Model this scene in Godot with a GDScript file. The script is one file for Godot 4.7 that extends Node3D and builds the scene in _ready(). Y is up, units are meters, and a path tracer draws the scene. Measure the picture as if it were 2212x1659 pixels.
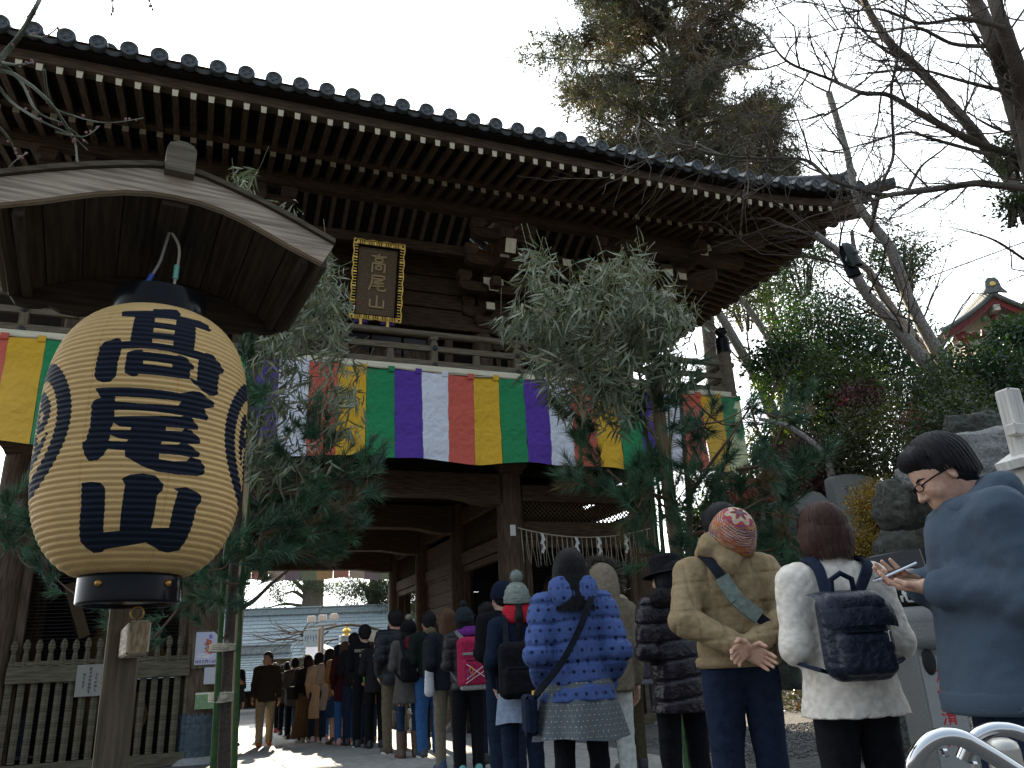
extends Node3D
# A temple gate with a queue of visitors, seen from beside a paper lantern on a post.

const EYE := Vector3(0, 1.05, 0)
const F := 1716.8                      # focal length in units of a 2212 x 1659 picture
var cam_basis := Basis()
var M := {}                            # materials
var taken := {}                        # names in use at top level
var rng := RandomNumberGenerator.new()


class MB:                              # collects faces and commits them as one mesh
	var v := PackedVector3Array()
	var n := PackedVector3Array()
	var t := PackedVector2Array()
	var x := PackedInt32Array()

	func quad(a: Vector3, b: Vector3, c: Vector3, d: Vector3, uo := Vector2.ZERO, swap := false) -> void:   # counter-clockwise seen from outside
		var nn := (b - a).cross(d - a)
		if nn.length_squared() < 1e-14:
			nn = (c - a).cross(d - a)
		nn = nn.normalized()
		var w := (b - a).length()
		var h := (d - a).length()
		var k := v.size()
		v.append_array(PackedVector3Array([a, b, c, d]))
		n.append_array(PackedVector3Array([nn, nn, nn, nn]))
		if swap:
			t.append_array(PackedVector2Array([uo, uo + Vector2(0, w), uo + Vector2(h, w), uo + Vector2(h, 0)]))
		else:
			t.append_array(PackedVector2Array([uo, uo + Vector2(w, 0), uo + Vector2(w, h), uo + Vector2(0, h)]))
		x.append_array(PackedInt32Array([k, k + 2, k + 1, k, k + 3, k + 2]))

	func tri(a: Vector3, b: Vector3, c: Vector3) -> void:
		var nn := (b - a).cross(c - a).normalized()
		var k := v.size()
		v.append_array(PackedVector3Array([a, b, c]))
		n.append_array(PackedVector3Array([nn, nn, nn]))
		t.append_array(PackedVector2Array([Vector2(a.x, a.y), Vector2(b.x, b.y), Vector2(c.x, c.y)]))
		x.append_array(PackedInt32Array([k, k + 2, k + 1]))

	func box(c: Vector3, s: Vector3, ch := 0.0, b := Basis.IDENTITY, uo := Vector2.ZERO) -> void:
		var h := s * 0.5
		var long := 0 if s.x >= s.y and s.x >= s.z else (1 if s.y >= s.z else 2)
		for k in 3:
			var i := (k + 1) % 3
			var j := (k + 2) % 3
			for sg in [-1.0, 1.0]:
				var p := []
				for q in [[-1, -1], [1, -1], [1, 1], [-1, 1]]:
					var w := Vector3.ZERO
					w[k] = sg * h[k]
					w[i] = q[0] * (h[i] - ch)
					w[j] = q[1] * (h[j] - ch)
					p.append(c + b * w)
				if sg > 0:
					quad(p[0], p[1], p[2], p[3], uo, j == long)
				else:
					quad(p[0], p[3], p[2], p[1], uo, i == long)
		if ch <= 0.0:
			return
		for k in 3:
			var i := (k + 1) % 3
			var j := (k + 2) % 3
			for si in [-1.0, 1.0]:
				for sj in [-1.0, 1.0]:
					var a := Vector3.ZERO
					a[i] = si * h[i]; a[j] = sj * (h[j] - ch); a[k] = -(h[k] - ch)
					var e := Vector3.ZERO
					e[i] = si * (h[i] - ch); e[j] = sj * h[j]; e[k] = -(h[k] - ch)
					var a2 := a; a2[k] = h[k] - ch
					var e2 := e; e2[k] = h[k] - ch
					if si * sj > 0:
						quad(c + b * a, c + b * e, c + b * e2, c + b * a2, uo, true)
					else:
						quad(c + b * e, c + b * a, c + b * a2, c + b * e2, uo, true)

	func bar(a: Vector3, b: Vector3, w: float, h: float, up := Vector3.UP, ch := 0.0, uo := Vector2.ZERO) -> void:   # a beam from a to b, w wide, h high
		var z := (b - a)
		var l := z.length()
		z /= l
		var xx := up.cross(z).normalized()
		var yy := z.cross(xx)
		box((a + b) * 0.5, Vector3(w, h, l), ch, Basis(xx, yy, z), uo)

	func tube(pts: PackedVector3Array, rad: PackedFloat32Array, sides := 8, caps := true, uo := Vector2.ZERO) -> void:
		var up := Vector3.ZERO
		var base := v.size()
		var run := 0.0
		var np := pts.size()
		for i in np:
			var d := (pts[mini(i + 1, np - 1)] - pts[maxi(i - 1, 0)]).normalized()
			if up == Vector3.ZERO:
				up = d.cross(Vector3.RIGHT if absf(d.x) < 0.9 else Vector3.UP).normalized()
			up = (up - d * up.dot(d)).normalized()
			var sd := d.cross(up)
			if i > 0:
				run += pts[i].distance_to(pts[i - 1])
			for k in sides + 1:
				var a := TAU * k / sides
				var o := up * cos(a) + sd * sin(a)
				v.append(pts[i] + o * rad[i])
				n.append(o)
				t.append(uo + Vector2(run, TAU * rad[0] * k / sides))
		var w := sides + 1
		for i in np - 1:
			for k in sides:
				var a := base + i * w + k
				x.append_array(PackedInt32Array([a, a + w, a + 1, a + 1, a + w, a + w + 1]))
		if caps:
			for e in [0, np - 1]:
				var d := (pts[1] - pts[0]).normalized() * -1.0 if e == 0 else (pts[np - 1] - pts[np - 2]).normalized()
				var k0 := v.size()
				v.append(pts[e]); n.append(d); t.append(Vector2.ZERO)
				for k in sides:
					v.append(v[base + e * w + k]); n.append(d); t.append(Vector2(cos(TAU * k / sides), sin(TAU * k / sides)) * rad[e])
				for k in sides:
					if e == 0:
						x.append_array(PackedInt32Array([k0, k0 + 1 + k, k0 + 1 + (k + 1) % sides]))
					else:
						x.append_array(PackedInt32Array([k0, k0 + 1 + (k + 1) % sides, k0 + 1 + k]))

	func lathe(prof: Array, sides := 24, at := Vector3.ZERO, arc0 := 0.0, arc := TAU, b := Basis.IDENTITY, flat := 1.0) -> void:   # prof: Vector2(radius, height) from the bottom up, u round, v along
		var base := v.size()
		var np := prof.size()
		for i in np:
			var d: Vector2 = prof[mini(i + 1, np - 1)] - prof[maxi(i - 1, 0)]
			var nr := Vector2(d.y, -d.x).normalized()
			for k in sides + 1:
				var a := arc0 + arc * k / sides
				var o := Vector3(sin(a), 0, cos(a) * flat)
				v.append(at + b * (o * prof[i].x + Vector3(0, prof[i].y, 0)))
				n.append((b * (Vector3(sin(a), 0, cos(a) / flat) * nr.x + Vector3(0, nr.y, 0))).normalized())
				t.append(Vector2(float(k) / sides, float(i) / (np - 1)))
		var w := sides + 1
		for i in np - 1:
			for k in sides:
				var a := base + i * w + k
				x.append_array(PackedInt32Array([a, a + w, a + 1, a + 1, a + w, a + w + 1]))

	func prism(poly: PackedVector2Array, z0: float, z1: float, xf := Transform3D.IDENTITY) -> void:   # outline counter-clockwise in x, y; uv = x, y
		var ix := Geometry2D.triangulate_polygon(poly)
		var m := poly.size()
		for s in 2:
			var k := v.size()
			var z := z1 if s == 0 else z0
			var nn := xf.basis.z * (1.0 if s == 0 else -1.0)
			for p in poly:
				v.append(xf * Vector3(p.x, p.y, z)); n.append(nn.normalized()); t.append(p)
			for i in range(0, ix.size(), 3):
				var a := ix[i]; var b := ix[i + 1]; var c := ix[i + 2]
				var ccw := (poly[b] - poly[a]).cross(poly[c] - poly[a]) > 0.0
				if ccw == (s == 0):
					x.append_array(PackedInt32Array([k + a, k + c, k + b]))
				else:
					x.append_array(PackedInt32Array([k + a, k + b, k + c]))
		for i in m:
			var p := poly[i]; var q := poly[(i + 1) % m]
			quad(xf * Vector3(p.x, p.y, z0), xf * Vector3(q.x, q.y, z0), xf * Vector3(q.x, q.y, z1), xf * Vector3(p.x, p.y, z1))

	func sheet(fn: Callable, nu: int, nv: int, us := 1.0, vs := 1.0) -> void:   # a smooth grid of points fn(u, v), u and v from 0 to 1
		var base := v.size()
		for j in nv + 1:
			for i in nu + 1:
				v.append(fn.call(float(i) / nu, float(j) / nv))
				t.append(Vector2(us * i / nu, vs * j / nv))
		var w := nu + 1
		for j in nv + 1:
			for i in nu + 1:
				var du := v[base + j * w + mini(i + 1, nu)] - v[base + j * w + maxi(i - 1, 0)]
				var dv := v[base + mini(j + 1, nv) * w + i] - v[base + maxi(j - 1, 0) * w + i]
				n.append(du.cross(dv).normalized())
		for j in nv:
			for i in nu:
				var a := base + j * w + i
				x.append_array(PackedInt32Array([a, a + w + 1, a + 1, a, a + w, a + w + 1]))

	func ball(c: Vector3, r: Vector3, sides := 12, rings := 8, b := Basis.IDENTITY) -> void:
		var base := v.size()
		for i in rings + 1:
			var e := PI * i / rings - PI / 2
			for k in sides + 1:
				var a := TAU * k / sides
				var o := Vector3(sin(a) * cos(e), sin(e), cos(a) * cos(e))
				v.append(c + b * (o * r)); n.append((b * (o / r)).normalized()); t.append(Vector2(float(k) / sides, float(i) / rings))
		var w := sides + 1
		for i in rings:
			for k in sides:
				var a := base + i * w + k
				x.append_array(PackedInt32Array([a, a + w, a + 1, a + 1, a + w, a + w + 1]))

	func ribbon(pts: PackedVector3Array, out: PackedVector3Array, w: float, th := 0.004) -> void:   # a flat strap along pts, facing out
		for i in pts.size() - 1:
			var d := (pts[i + 1] - pts[i]).normalized()
			var s0 := d.cross(out[i]).normalized() * w * 0.5
			var s1 := d.cross(out[i + 1]).normalized() * w * 0.5
			var o0 := out[i] * th; var o1 := out[i + 1] * th
			var a := pts[i]; var b := pts[i + 1]
			quad(a + s0 + o0, b + s1 + o1, b - s1 + o1, a - s0 + o0)
			quad(a + s0 - o0, b + s1 - o1, b + s1 + o1, a + s0 + o0)
			quad(a - s0 + o0, b - s1 + o1, b - s1 - o1, a - s0 - o0)
			quad(a - s0 - o0, b - s1 - o1, b + s1 - o1, a + s0 - o0)

	func mesh() -> ArrayMesh:
		var arr := []
		arr.resize(Mesh.ARRAY_MAX)
		arr[Mesh.ARRAY_VERTEX] = v
		arr[Mesh.ARRAY_NORMAL] = n
		arr[Mesh.ARRAY_TEX_UV] = t
		arr[Mesh.ARRAY_INDEX] = x
		var m := ArrayMesh.new()
		m.add_surface_from_arrays(Mesh.PRIMITIVE_TRIANGLES, arr)
		return m


func numbered(called: String) -> String:
	var k: int = taken.get(called, -1) + 1
	taken[called] = k
	return called if k == 0 else "%s_%03d" % [called, k]


func tag(o: Node, label: String, category := "", group := "") -> void:
	o.set_meta("label", label)
	if category:
		o.set_meta("category", category)
	if group:
		o.set_meta("group", group)


func thing(called: String, label: String, category: String, at := Vector3.ZERO, turn := 0.0, group := "") -> Node3D:
	var o := Node3D.new()
	o.name = numbered(called)
	o.position = at
	o.rotation.y = turn
	tag(o, label, category, group)
	add_child(o)
	return o


var part_names := {}

func part(called: String, shape, mat: Material, parent: Node, xf := Transform3D.IDENTITY, stuff := false) -> MeshInstance3D:
	var o := MeshInstance3D.new()
	var key := str(parent.get_instance_id()) + called
	var k: int = part_names.get(key, -1) + 1
	part_names[key] = k
	o.name = called if k == 0 else "%s_%03d" % [called, k]
	o.mesh = shape.mesh() if shape is MB else shape
	o.material_override = mat
	o.transform = xf
	if stuff:
		o.set_meta("kind", "stuff")
	parent.add_child(o)
	return o


func solo(called: String, shape, mat: Material, label: String, category: String, group := "", xf := Transform3D.IDENTITY) -> MeshInstance3D:   # a thing that is one mesh
	var o := MeshInstance3D.new()
	o.name = numbered(called)
	o.mesh = shape.mesh() if shape is MB else shape
	o.material_override = mat
	o.transform = xf
	tag(o, label, category, group)
	add_child(o)
	return o


func struct(called: String, shape, mat: Material, parent: Node = null) -> MeshInstance3D:
	var o := MeshInstance3D.new()
	o.name = numbered(called)
	o.mesh = shape.mesh() if shape is MB else shape
	o.material_override = mat
	o.set_meta("kind", "structure")
	(parent if parent else self).add_child(o)
	return o


func many(called: String, m: Mesh, mat: Material, parent: Node, places: Array, tints := []) -> MultiMeshInstance3D:   # far more copies than one could count
	var mm := MultiMesh.new()
	mm.transform_format = MultiMesh.TRANSFORM_3D
	mm.use_colors = tints.size() > 0
	mm.mesh = m
	mm.instance_count = places.size()
	for i in places.size():
		mm.set_instance_transform(i, places[i])
		if tints.size():
			mm.set_instance_color(i, tints[i])
	var o := MultiMeshInstance3D.new()
	o.multimesh = mm
	o.material_override = mat
	o.set_meta("kind", "stuff")
	var key := str(parent.get_instance_id()) + called
	var k: int = part_names.get(key, -1) + 1
	part_names[key] = k
	o.name = called if k == 0 else "%s_%03d" % [called, k]
	parent.add_child(o)
	return o


func lin(r: float, g: float, b: float) -> Color:      # a real-world base colour, as Godot's materials want it
	return Color(r, g, b).linear_to_srgb()


func grain(seed_: int, freq: float, a: Color, b: Color, c: Color, size := 256, octaves := 4, kind := FastNoiseLite.TYPE_SIMPLEX_SMOOTH) -> NoiseTexture2D:
	var fn := FastNoiseLite.new()
	fn.noise_type = kind
	fn.seed = seed_
	fn.frequency = freq
	fn.fractal_octaves = octaves
	var g := Gradient.new()
	g.offsets = PackedFloat32Array([0.15, 0.5, 0.85])
	g.colors = PackedColorArray([a, b, c])
	var t := NoiseTexture2D.new()
	t.width = size
	t.height = size
	t.seamless = true
	t.noise = fn
	t.color_ramp = g
	return t


var bumps := {}

func bump(seed_: int, freq: float, strength := 4.0, octaves := 4, size := 256) -> NoiseTexture2D:
	var key := "%d %f %f" % [seed_, freq, strength]
	if not bumps.has(key):
		var fn := FastNoiseLite.new()
		fn.seed = seed_
		fn.frequency = freq
		fn.fractal_octaves = octaves
		var t := NoiseTexture2D.new()
		t.width = size
		t.height = size
		t.seamless = true
		t.as_normal_map = true
		t.bump_strength = strength
		t.noise = fn
		bumps[key] = t
	return bumps[key]


func plain(c: Color, rough := 0.8, metal := 0.0) -> StandardMaterial3D:
	var m := StandardMaterial3D.new()
	m.albedo_color = c
	m.roughness = rough
	m.metallic = metal
	return m


func wood(seed_: int, c: Vector3, spread := 0.35, rough := 0.75, uvs := Vector3(0.45, 5.0, 1.0)) -> StandardMaterial3D:   # grain runs along u
	var m := plain(Color.WHITE, rough)
	m.albedo_texture = grain(seed_, 0.02, lin(c.x * (1 - spread), c.y * (1 - spread), c.z * (1 - spread)), lin(c.x, c.y, c.z), lin(c.x * (1 + spread), c.y * (1 + spread), c.z * (1 + spread * 1.1)))
	m.uv1_scale = uvs
	m.metallic_specular = 0.2
	m.normal_enabled = true
	m.normal_texture = bump(5, 0.03, 5.0)
	m.normal_scale = 0.5
	return m


func mottled(seed_: int, a: Vector3, b: Vector3, scale: float, rough := 0.85, freq := 0.02, nscale := 0.6, world := false) -> StandardMaterial3D:   # triplanar, for stone, soil, cloth
	var m := plain(Color.WHITE, rough)
	var mid := (a + b) * 0.5
	m.albedo_texture = grain(seed_, freq, lin(a.x, a.y, a.z), lin(mid.x, mid.y, mid.z), lin(b.x, b.y, b.z))
	m.uv1_triplanar = true
	m.uv1_world_triplanar = world
	m.uv1_scale = Vector3.ONE * scale
	if nscale > 0.0:
		m.normal_enabled = true
		m.normal_texture = bump(seed_ % 3 + 1, 0.03, 6.0)
		m.normal_scale = nscale
	return m


func at(u: float, w: float, d: float) -> Vector3:     # the point seen at picture place u, w (of 2212 x 1659) at distance d along the view
	return EYE + cam_basis * (Vector3((u - 1106.0) / F, -(w - 829.5) / F, -1.0) * d)


func xf(p: Vector3, b := Basis.IDENTITY) -> Transform3D:
	return Transform3D(b, p)


func rnd(a: float, b: float) -> float:
	return rng.randf_range(a, b)


func rdir() -> Vector3:
	var z := rng.randf_range(-1, 1)
	var a := rng.randf_range(0, TAU)
	return Vector3(sqrt(1 - z * z) * cos(a), z, sqrt(1 - z * z) * sin(a))


func frame(y: Vector3, roll := 0.0) -> Basis:         # a basis whose y axis points along y
	y = y.normalized()
	var s := y.cross(Vector3.UP if absf(y.y) < 0.95 else Vector3.RIGHT).normalized()
	return Basis(s, y, s.cross(y)).rotated(y, roll)


func fill_poly(im: Image, pts: PackedVector2Array, c: Color) -> void:     # scanline fill, pts in pixels
	var lo := 1e9
	var hi := -1e9
	for p in pts:
		lo = minf(lo, p.y); hi = maxf(hi, p.y)
	for y in range(maxi(0, int(lo)), mini(im.get_height() - 1, int(hi) + 1) + 1):
		var xs := PackedFloat32Array()
		var yy := y + 0.5
		for i in pts.size():
			var a := pts[i]
			var b := pts[(i + 1) % pts.size()]
			if (a.y <= yy) != (b.y <= yy):
				xs.append(a.x + (yy - a.y) / (b.y - a.y) * (b.x - a.x))
		xs.sort()
		for i in range(0, xs.size() - 1, 2):
			var x0 := int(round(xs[i]))
			var x1 := int(round(xs[i + 1]))
			if x1 > x0:
				im.fill_rect(Rect2i(x0, y, x1 - x0, 1), c)


func stroke(im: Image, pts: PackedVector2Array, w0: float, w1: float, c: Color) -> void:   # a brush line with round ends
	for i in pts.size() - 1:
		var a := pts[i]
		var b := pts[i + 1]
		var st := maxi(1, int(a.distance_to(b) / maxf(0.7, minf(w0, w1) * 0.3)))
		for k in st + 1:
			var f := float(k) / st
			var p := a.lerp(b, f)
			var w := lerpf(w0, w1, (i + f) / (pts.size() - 1)) * 0.5
			for dy in range(-int(ceil(w)), int(ceil(w)) + 1):
				var hw := w * w - dy * dy
				if hw >= 0.0:
					var h := int(round(sqrt(hw)))
					im.fill_rect(Rect2i(int(p.x) - h, int(p.y) + dy, maxi(1, 2 * h), 1), c)


const GATE_AT := Vector3(-0.5985, 0, -14.0083)
const GATE_TURN := 0.38614
var gate_tf := Transform3D(Basis(Vector3.UP, GATE_TURN), GATE_AT)

func gp(x: float, y: float, z: float) -> Vector3:      # gate coordinates to the world: x along the front, z out of it
	return gate_tf * Vector3(x, y, z)


func ground_y(p: Vector3) -> float:
	var z := 0.3766 * (p.x - GATE_AT.x) + 0.9264 * (p.z - GATE_AT.z)
	return -0.42 * smoothstep(4.0, -9.0, z)


func setup() -> void:
	cam_basis = Basis(Vector3(0.99872661, -0.04766815, -0.01651957), Vector3(0.05044947, 0.94366607, 0.3270309), Vector3(0, -0.32744787, 0.94486925)).orthonormalized()
	var cam := Camera3D.new()
	cam.name = "camera"
	cam.fov = 51.576
	cam.near = 0.05
	cam.far = 600.0
	cam.transform = Transform3D(cam_basis, EYE)
	add_child(cam)
	cam.current = true

	# low behind the gate, a little left of straight ahead: shadows fall towards the camera
	var az := deg_to_rad(-15.0)
	var el := deg_to_rad(14.5)
	var to_sun := Vector3(sin(az) * cos(el), sin(el), -cos(az) * cos(el))
	# a clear but milky winter sky, whitest round the sun and bluer away from it
	var pano := Image.create(256, 128, false, Image.FORMAT_RGBF)
	for y in 128:
		for x in 256:
			var th := (0.5 - (y + 0.5) / 128.0) * PI
			var ph := (x + 0.5) / 256.0 * TAU
			var dirn := Vector3(sin(ph) * cos(th), sin(th), -cos(ph) * cos(th))
			var g := (1.0 + dirn.dot(to_sun)) * 0.5
			var h := pow(1.0 - clampf(dirn.y, 0.0, 1.0), 3.0)
			var c := Color(0.155, 0.205, 0.275).lerp(Color(0.27, 0.29, 0.31), h)
			var w := 1.15 * pow(g, 2.6) + 0.9 * pow(g, 30.0)
			if dirn.y < 0:
				c = Color(0.10, 0.10, 0.095)
				w = 0.0
			pano.set_pixel(x, y, Color(c.r + w * 0.97, c.g + w * 0.985, c.b + w * 0.97))
	var sky := PanoramaSkyMaterial.new()
	sky.panorama = ImageTexture.create_from_image(pano)
	var env := Environment.new()
	env.background_mode = Environment.BG_SKY
	env.sky = Sky.new()
	env.sky.sky_material = sky
	env.tonemap_mode = Environment.TONE_MAPPER_LINEAR
	env.tonemap_exposure = 3.05
	env.sdfgi_enabled = true
	env.ssao_enabled = true
	env.ssil_enabled = true
	var we := WorldEnvironment.new()
	we.name = "environment"
	we.environment = env
	add_child(we)

	var sun := DirectionalLight3D.new()
	sun.name = "sun"
	sun.light_energy = 1.6
	sun.light_color = Color(1.0, 0.93, 0.82)
	sun.light_angular_distance = 0.5
	sun.shadow_enabled = true
	sun.transform = Transform3D(Basis.looking_at(-to_sun), Vector3(0, 30, 0))
	add_child(sun)


func materials() -> void:
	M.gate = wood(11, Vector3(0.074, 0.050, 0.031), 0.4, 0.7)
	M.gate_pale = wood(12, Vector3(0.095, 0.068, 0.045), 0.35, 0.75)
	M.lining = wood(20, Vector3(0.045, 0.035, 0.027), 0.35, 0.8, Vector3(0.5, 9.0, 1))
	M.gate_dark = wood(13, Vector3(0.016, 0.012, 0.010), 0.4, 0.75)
	M.rail = wood(14, Vector3(0.15, 0.125, 0.085), 0.3, 0.75)
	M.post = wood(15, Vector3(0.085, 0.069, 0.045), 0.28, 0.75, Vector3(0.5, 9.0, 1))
	M.barge = wood(16, Vector3(0.33, 0.27, 0.20), 0.4, 0.7, Vector3(0.7, 16.0, 1))
	M.fence = wood(17, Vector3(0.115, 0.10, 0.068), 0.35, 0.8)
	M.cream = wood(18, Vector3(0.74, 0.68, 0.50), 0.12, 0.7)
	M.cream_old = wood(19, Vector3(0.44, 0.37, 0.25), 0.35, 0.8, Vector3(6, 6, 1))
	M.tile = mottled(21, Vector3(0.026, 0.030, 0.031), Vector3(0.062, 0.074, 0.076), 1.2, 0.45)
	M.tile.metallic = 0.15
	M.plat = mottled(24, Vector3(0.10, 0.10, 0.095), Vector3(0.19, 0.185, 0.175), 0.9, 0.9, 0.04)
	M.stone = mottled(22, Vector3(0.20, 0.20, 0.19), Vector3(0.34, 0.34, 0.32), 1.3, 0.9, 0.04)
	M.shoe = mottled(23, Vector3(0.025, 0.045, 0.062), Vector3(0.055, 0.085, 0.10), 2.0, 0.5)
	M.black = plain(lin(0.006, 0.006, 0.008), 0.2)
	M.black.metallic_specular = 0.25
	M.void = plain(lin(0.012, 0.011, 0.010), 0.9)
	M.gold = plain(lin(0.72, 0.48, 0.12), 0.35, 0.85)
	M.rope = mottled(25, Vector3(0.36, 0.33, 0.24), Vector3(0.55, 0.5, 0.38), 12.0, 0.95)
	M.white = plain(lin(0.78, 0.78, 0.76), 0.85)
	M.iron = plain(lin(0.05, 0.05, 0.055), 0.5, 0.6)
	M.chrome = plain(lin(0.56, 0.57, 0.58), 0.1, 1.0)


const GLYPHS := [
	[1, -27.7, 0.816, -26.2, 0.833, -6.9, 0.847, -6.8, 0.872, 10.6, 0.903, 13, 0.879, 12.6, 0.834, 29.3, 0.845, 34.5, 0.823, 35.3, 0.778, 33.5, 0.759, 22.1, 0.76, 19.2, 0.54, 0.7, 0.522, -16.4, 0.543, -17.2, 0.768, -25.7, 0.772],
	[0, -4.7, 0.772, 9, 0.78, 8.4, 0.731, -4.6, 0.728],
	[0, -4.6, 0.677, 7.8, 0.681, 7.4, 0.643, -4.8, 0.639],
	[0, -4.7, 0.578, 7.1, 0.583, 7, 0.544, -4.6, 0.546],
	[1, -33.1, 0.512, -30.1, 0.551, -24.7, 0.572, -22.6, 0.571, -20.9, 0.542, -20.3, 0.457, -21.1, 0.38, -20.8, 0.296, -21.5, 0.264, -23.8, 0.237, -27.1, 0.233, -30.6, 0.25, -32.8, 0.28, -32.9, 0.303, -33.1, 0.387, -32.9, 0.464],
	[1, -22.4, 0.54, -16.5, 0.55, 19.1, 0.542, 25.5, 0.539, 24.6, 0.472, 4.3, 0.492, -8.9, 0.495, -21, 0.485],
	[1, 23.9, 0.52, 27.3, 0.548, 31.8, 0.549, 37.3, 0.499, 40.7, 0.452, 40.1, 0.429, 37, 0.412, 35.7, 0.323, 36.1, 0.247, 33, 0.222, 29.6, 0.216, 24.5, 0.248, 19.9, 0.281, 16.5, 0.31, 17.5, 0.322, 21.6, 0.305, 21.6, 0.383, 22.2, 0.494],
	[1, -17, 0.453, -13.4, 0.481, -9.2, 0.485, -8.7, 0.468, 9.1, 0.467, 11.1, 0.48, 14.8, 0.466, 19.7, 0.406, 19.4, 0.386, 17.2, 0.375, 17.4, 0.341, 16.9, 0.302, 10.7, 0.296, -1, 0.296, -9.8, 0.296, -10, 0.284, -12.8, 0.278, -16.7, 0.301, -17, 0.334],
	[0, -8.1, 0.403, 7.1, 0.4, 7.2, 0.371, -7.9, 0.373],
	[1, -31.2, 0.192, -27.7, 0.197, -5.7, 0.196, 12.9, 0.189, 19.3, 0.221, 23.7, 0.228, 33.9, 0.173, 33.8, 0.142, 27.3, 0.109, 30.7, 0.047, 29.6, 0.027, 20.2, 0.026, 24.9, -0.035, 24.5, -0.054, 17.7, -0.065, 20.8, -0.067, 26.6, -0.117, 26.3, -0.15, 19.4, -0.165, 26.8, -0.214, 27, -0.243, 22.2, -0.256, 27.8, -0.264, 31.2, -0.308, 31.1, -0.359, 26.7, -0.38, 15.3, -0.387, 4.9, -0.381, -3.4, -0.346, -8.9, -0.306, -11.7, -0.289, -12, -0.246, -20.9, -0.236, -22, -0.27, -24.9, -0.311, -29.6, -0.315, -32.3, -0.276, -34.6, -0.2, -34.3, -0.183, -32.8, -0.178, -31.3, -0.079, -31.7, 0.048, -32.4, 0.074, -29.9, 0.117, -27.5, 0.124],
	[0, -20, 0.129, 0.2, 0.126, 13.8, 0.131, 12.1, 0.094, -6.6, 0.083, -19.7, 0.093],
	[0, -19.5, 0.032, -4.5, 0.034, 15.5, 0.029, 14.1, 0.019, -4.2, -0.002, -19.1, -0.015],
	[0, -19.1, -0.057, -16, -0.082, -10.2, -0.087, -10.3, -0.108, -20.2, -0.107, -20.2, -0.091],
	[0, 7.1, -0.067, 16.6, -0.061, 15.8, -0.082, 7.1, -0.093],
	[0, -20.1, -0.141, -15.3, -0.166, -10.8, -0.174, -11.6, -0.188, -20.5, -0.184],
	[0, 5.6, -0.172, 15.4, -0.164, 14.1, -0.182, 5.2, -0.193],
	[0, 4.8, -0.258, 16.1, -0.254, 21.2, -0.258, 19.9, -0.286, 12.6, -0.301, 5.1, -0.295],
	[1, -32.6, -0.457, -27.8, -0.452, -22.6, -0.461, -20, -0.497, -19.8, -0.622, -21, -0.771, -11.7, -0.762, -11.4, -0.679, -10.3, -0.473, -12.2, -0.436, -8.1, -0.408, -2.1, -0.395, 4.2, -0.406, 8.9, -0.462, 8.8, -0.498, 6.4, -0.535, 6.4, -0.651, 5.8, -0.744, 16.2, -0.735, 15.9, -0.62, 17.1, -0.5, 14.4, -0.482, 21.2, -0.464, 28.2, -0.484, 32.1, -0.514, 32, -0.558, 30, -0.579, 30.6, -0.722, 30.4, -0.803, 28.7, -0.867, 21.4, -0.885, 14.3, -0.875, 4.1, -0.83, -7.2, -0.853, -21.8, -0.872, -24.1, -0.887, -30, -0.89, -35.2, -0.845, -36.6, -0.812, -33, -0.616],]


const COLS := [-7.19, -4.49, 0.47, 3.17]
const ROWS := [0.0, -2.85, -5.7, -8.55]
var gate: Node3D

func lift(x: float) -> float:                          # how far the eave rises towards its right corner
	return 0.29 * pow(maxf(0.0, (x - 3.2) / 3.33), 2.4)


func masu(w: float, h: float) -> ArrayMesh:            # a bearing block: square top, tapered foot
	var b := MB.new()
	var r := w * 0.5
	var q := w * 0.34
	b.box(Vector3(0, h * 0.7, 0), Vector3(w, h * 0.6, w), 0.008)
	for k in 4:
		var a := Basis(Vector3.UP, k * PI / 2)
		b.quad(a * Vector3(-q, 0, q), a * Vector3(q, 0, q), a * Vector3(r * 0.8, h * 0.22, r * 0.8), a * Vector3(-r * 0.8, h * 0.22, r * 0.8))
		b.quad(a * Vector3(-r * 0.8, h * 0.22, r * 0.8), a * Vector3(r * 0.8, h * 0.22, r * 0.8), a * Vector3(r, h * 0.4, r), a * Vector3(-r, h * 0.4, r))
	return b.mesh()


func hijiki(l: float, h: float, d: float) -> ArrayMesh:  # a bracket arm along x, its lower corners rounded up
	var b := MB.new()
	var p := PackedVector2Array()
	var k := l * 0.5
	p.append(Vector2(-k, h)); p.append(Vector2(-k, h * 0.55))
	for i in 5:
		var a := PI / 2 * (i + 1) / 6.0
		p.append(Vector2(-k + l * 0.16 * (1 - cos(a)), h * 0.55 * (1 - sin(a))))
	p.append(Vector2(-k + l * 0.2, 0)); p.append(Vector2(k - l * 0.2, 0))
	for i in 5:
		var a := PI / 2 * (5 - i) / 6.0
		p.append(Vector2(k - l * 0.16 * (1 - cos(a)), h * 0.55 * (1 - sin(a))))
	p.append(Vector2(k, h * 0.55)); p.append(Vector2(k, h))
	b.prism(p, -d * 0.5, d * 0.5)
	return b.mesh()


func rainbow(x0: float, x1: float, y0: float, y1: float, top: float, z: float, d: float) -> MB:   # a beam whose underside is arched
	var b := MB.new()
	var p := PackedVector2Array()
	var n := 20
	for i in n + 1:
		var f := float(i) / n
		var e := minf(f, 1 - f)
		p.append(Vector2(lerpf(x0, x1, f), lerpf(y0, y1, smoothstep(0.05, 0.2, e))))
	p.append(Vector2(x1, top)); p.append(Vector2(x0, top))
	b.prism(p, z - d * 0.5, z + d * 0.5)
	return b


func one_box(c: Vector3, s: Vector3, ch := 0.006) -> MB:
	var b := MB.new()
	b.box(c, s, ch, Basis.IDENTITY, Vector2(rnd(0, 9), rnd(0, 9)))
	return b


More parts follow.
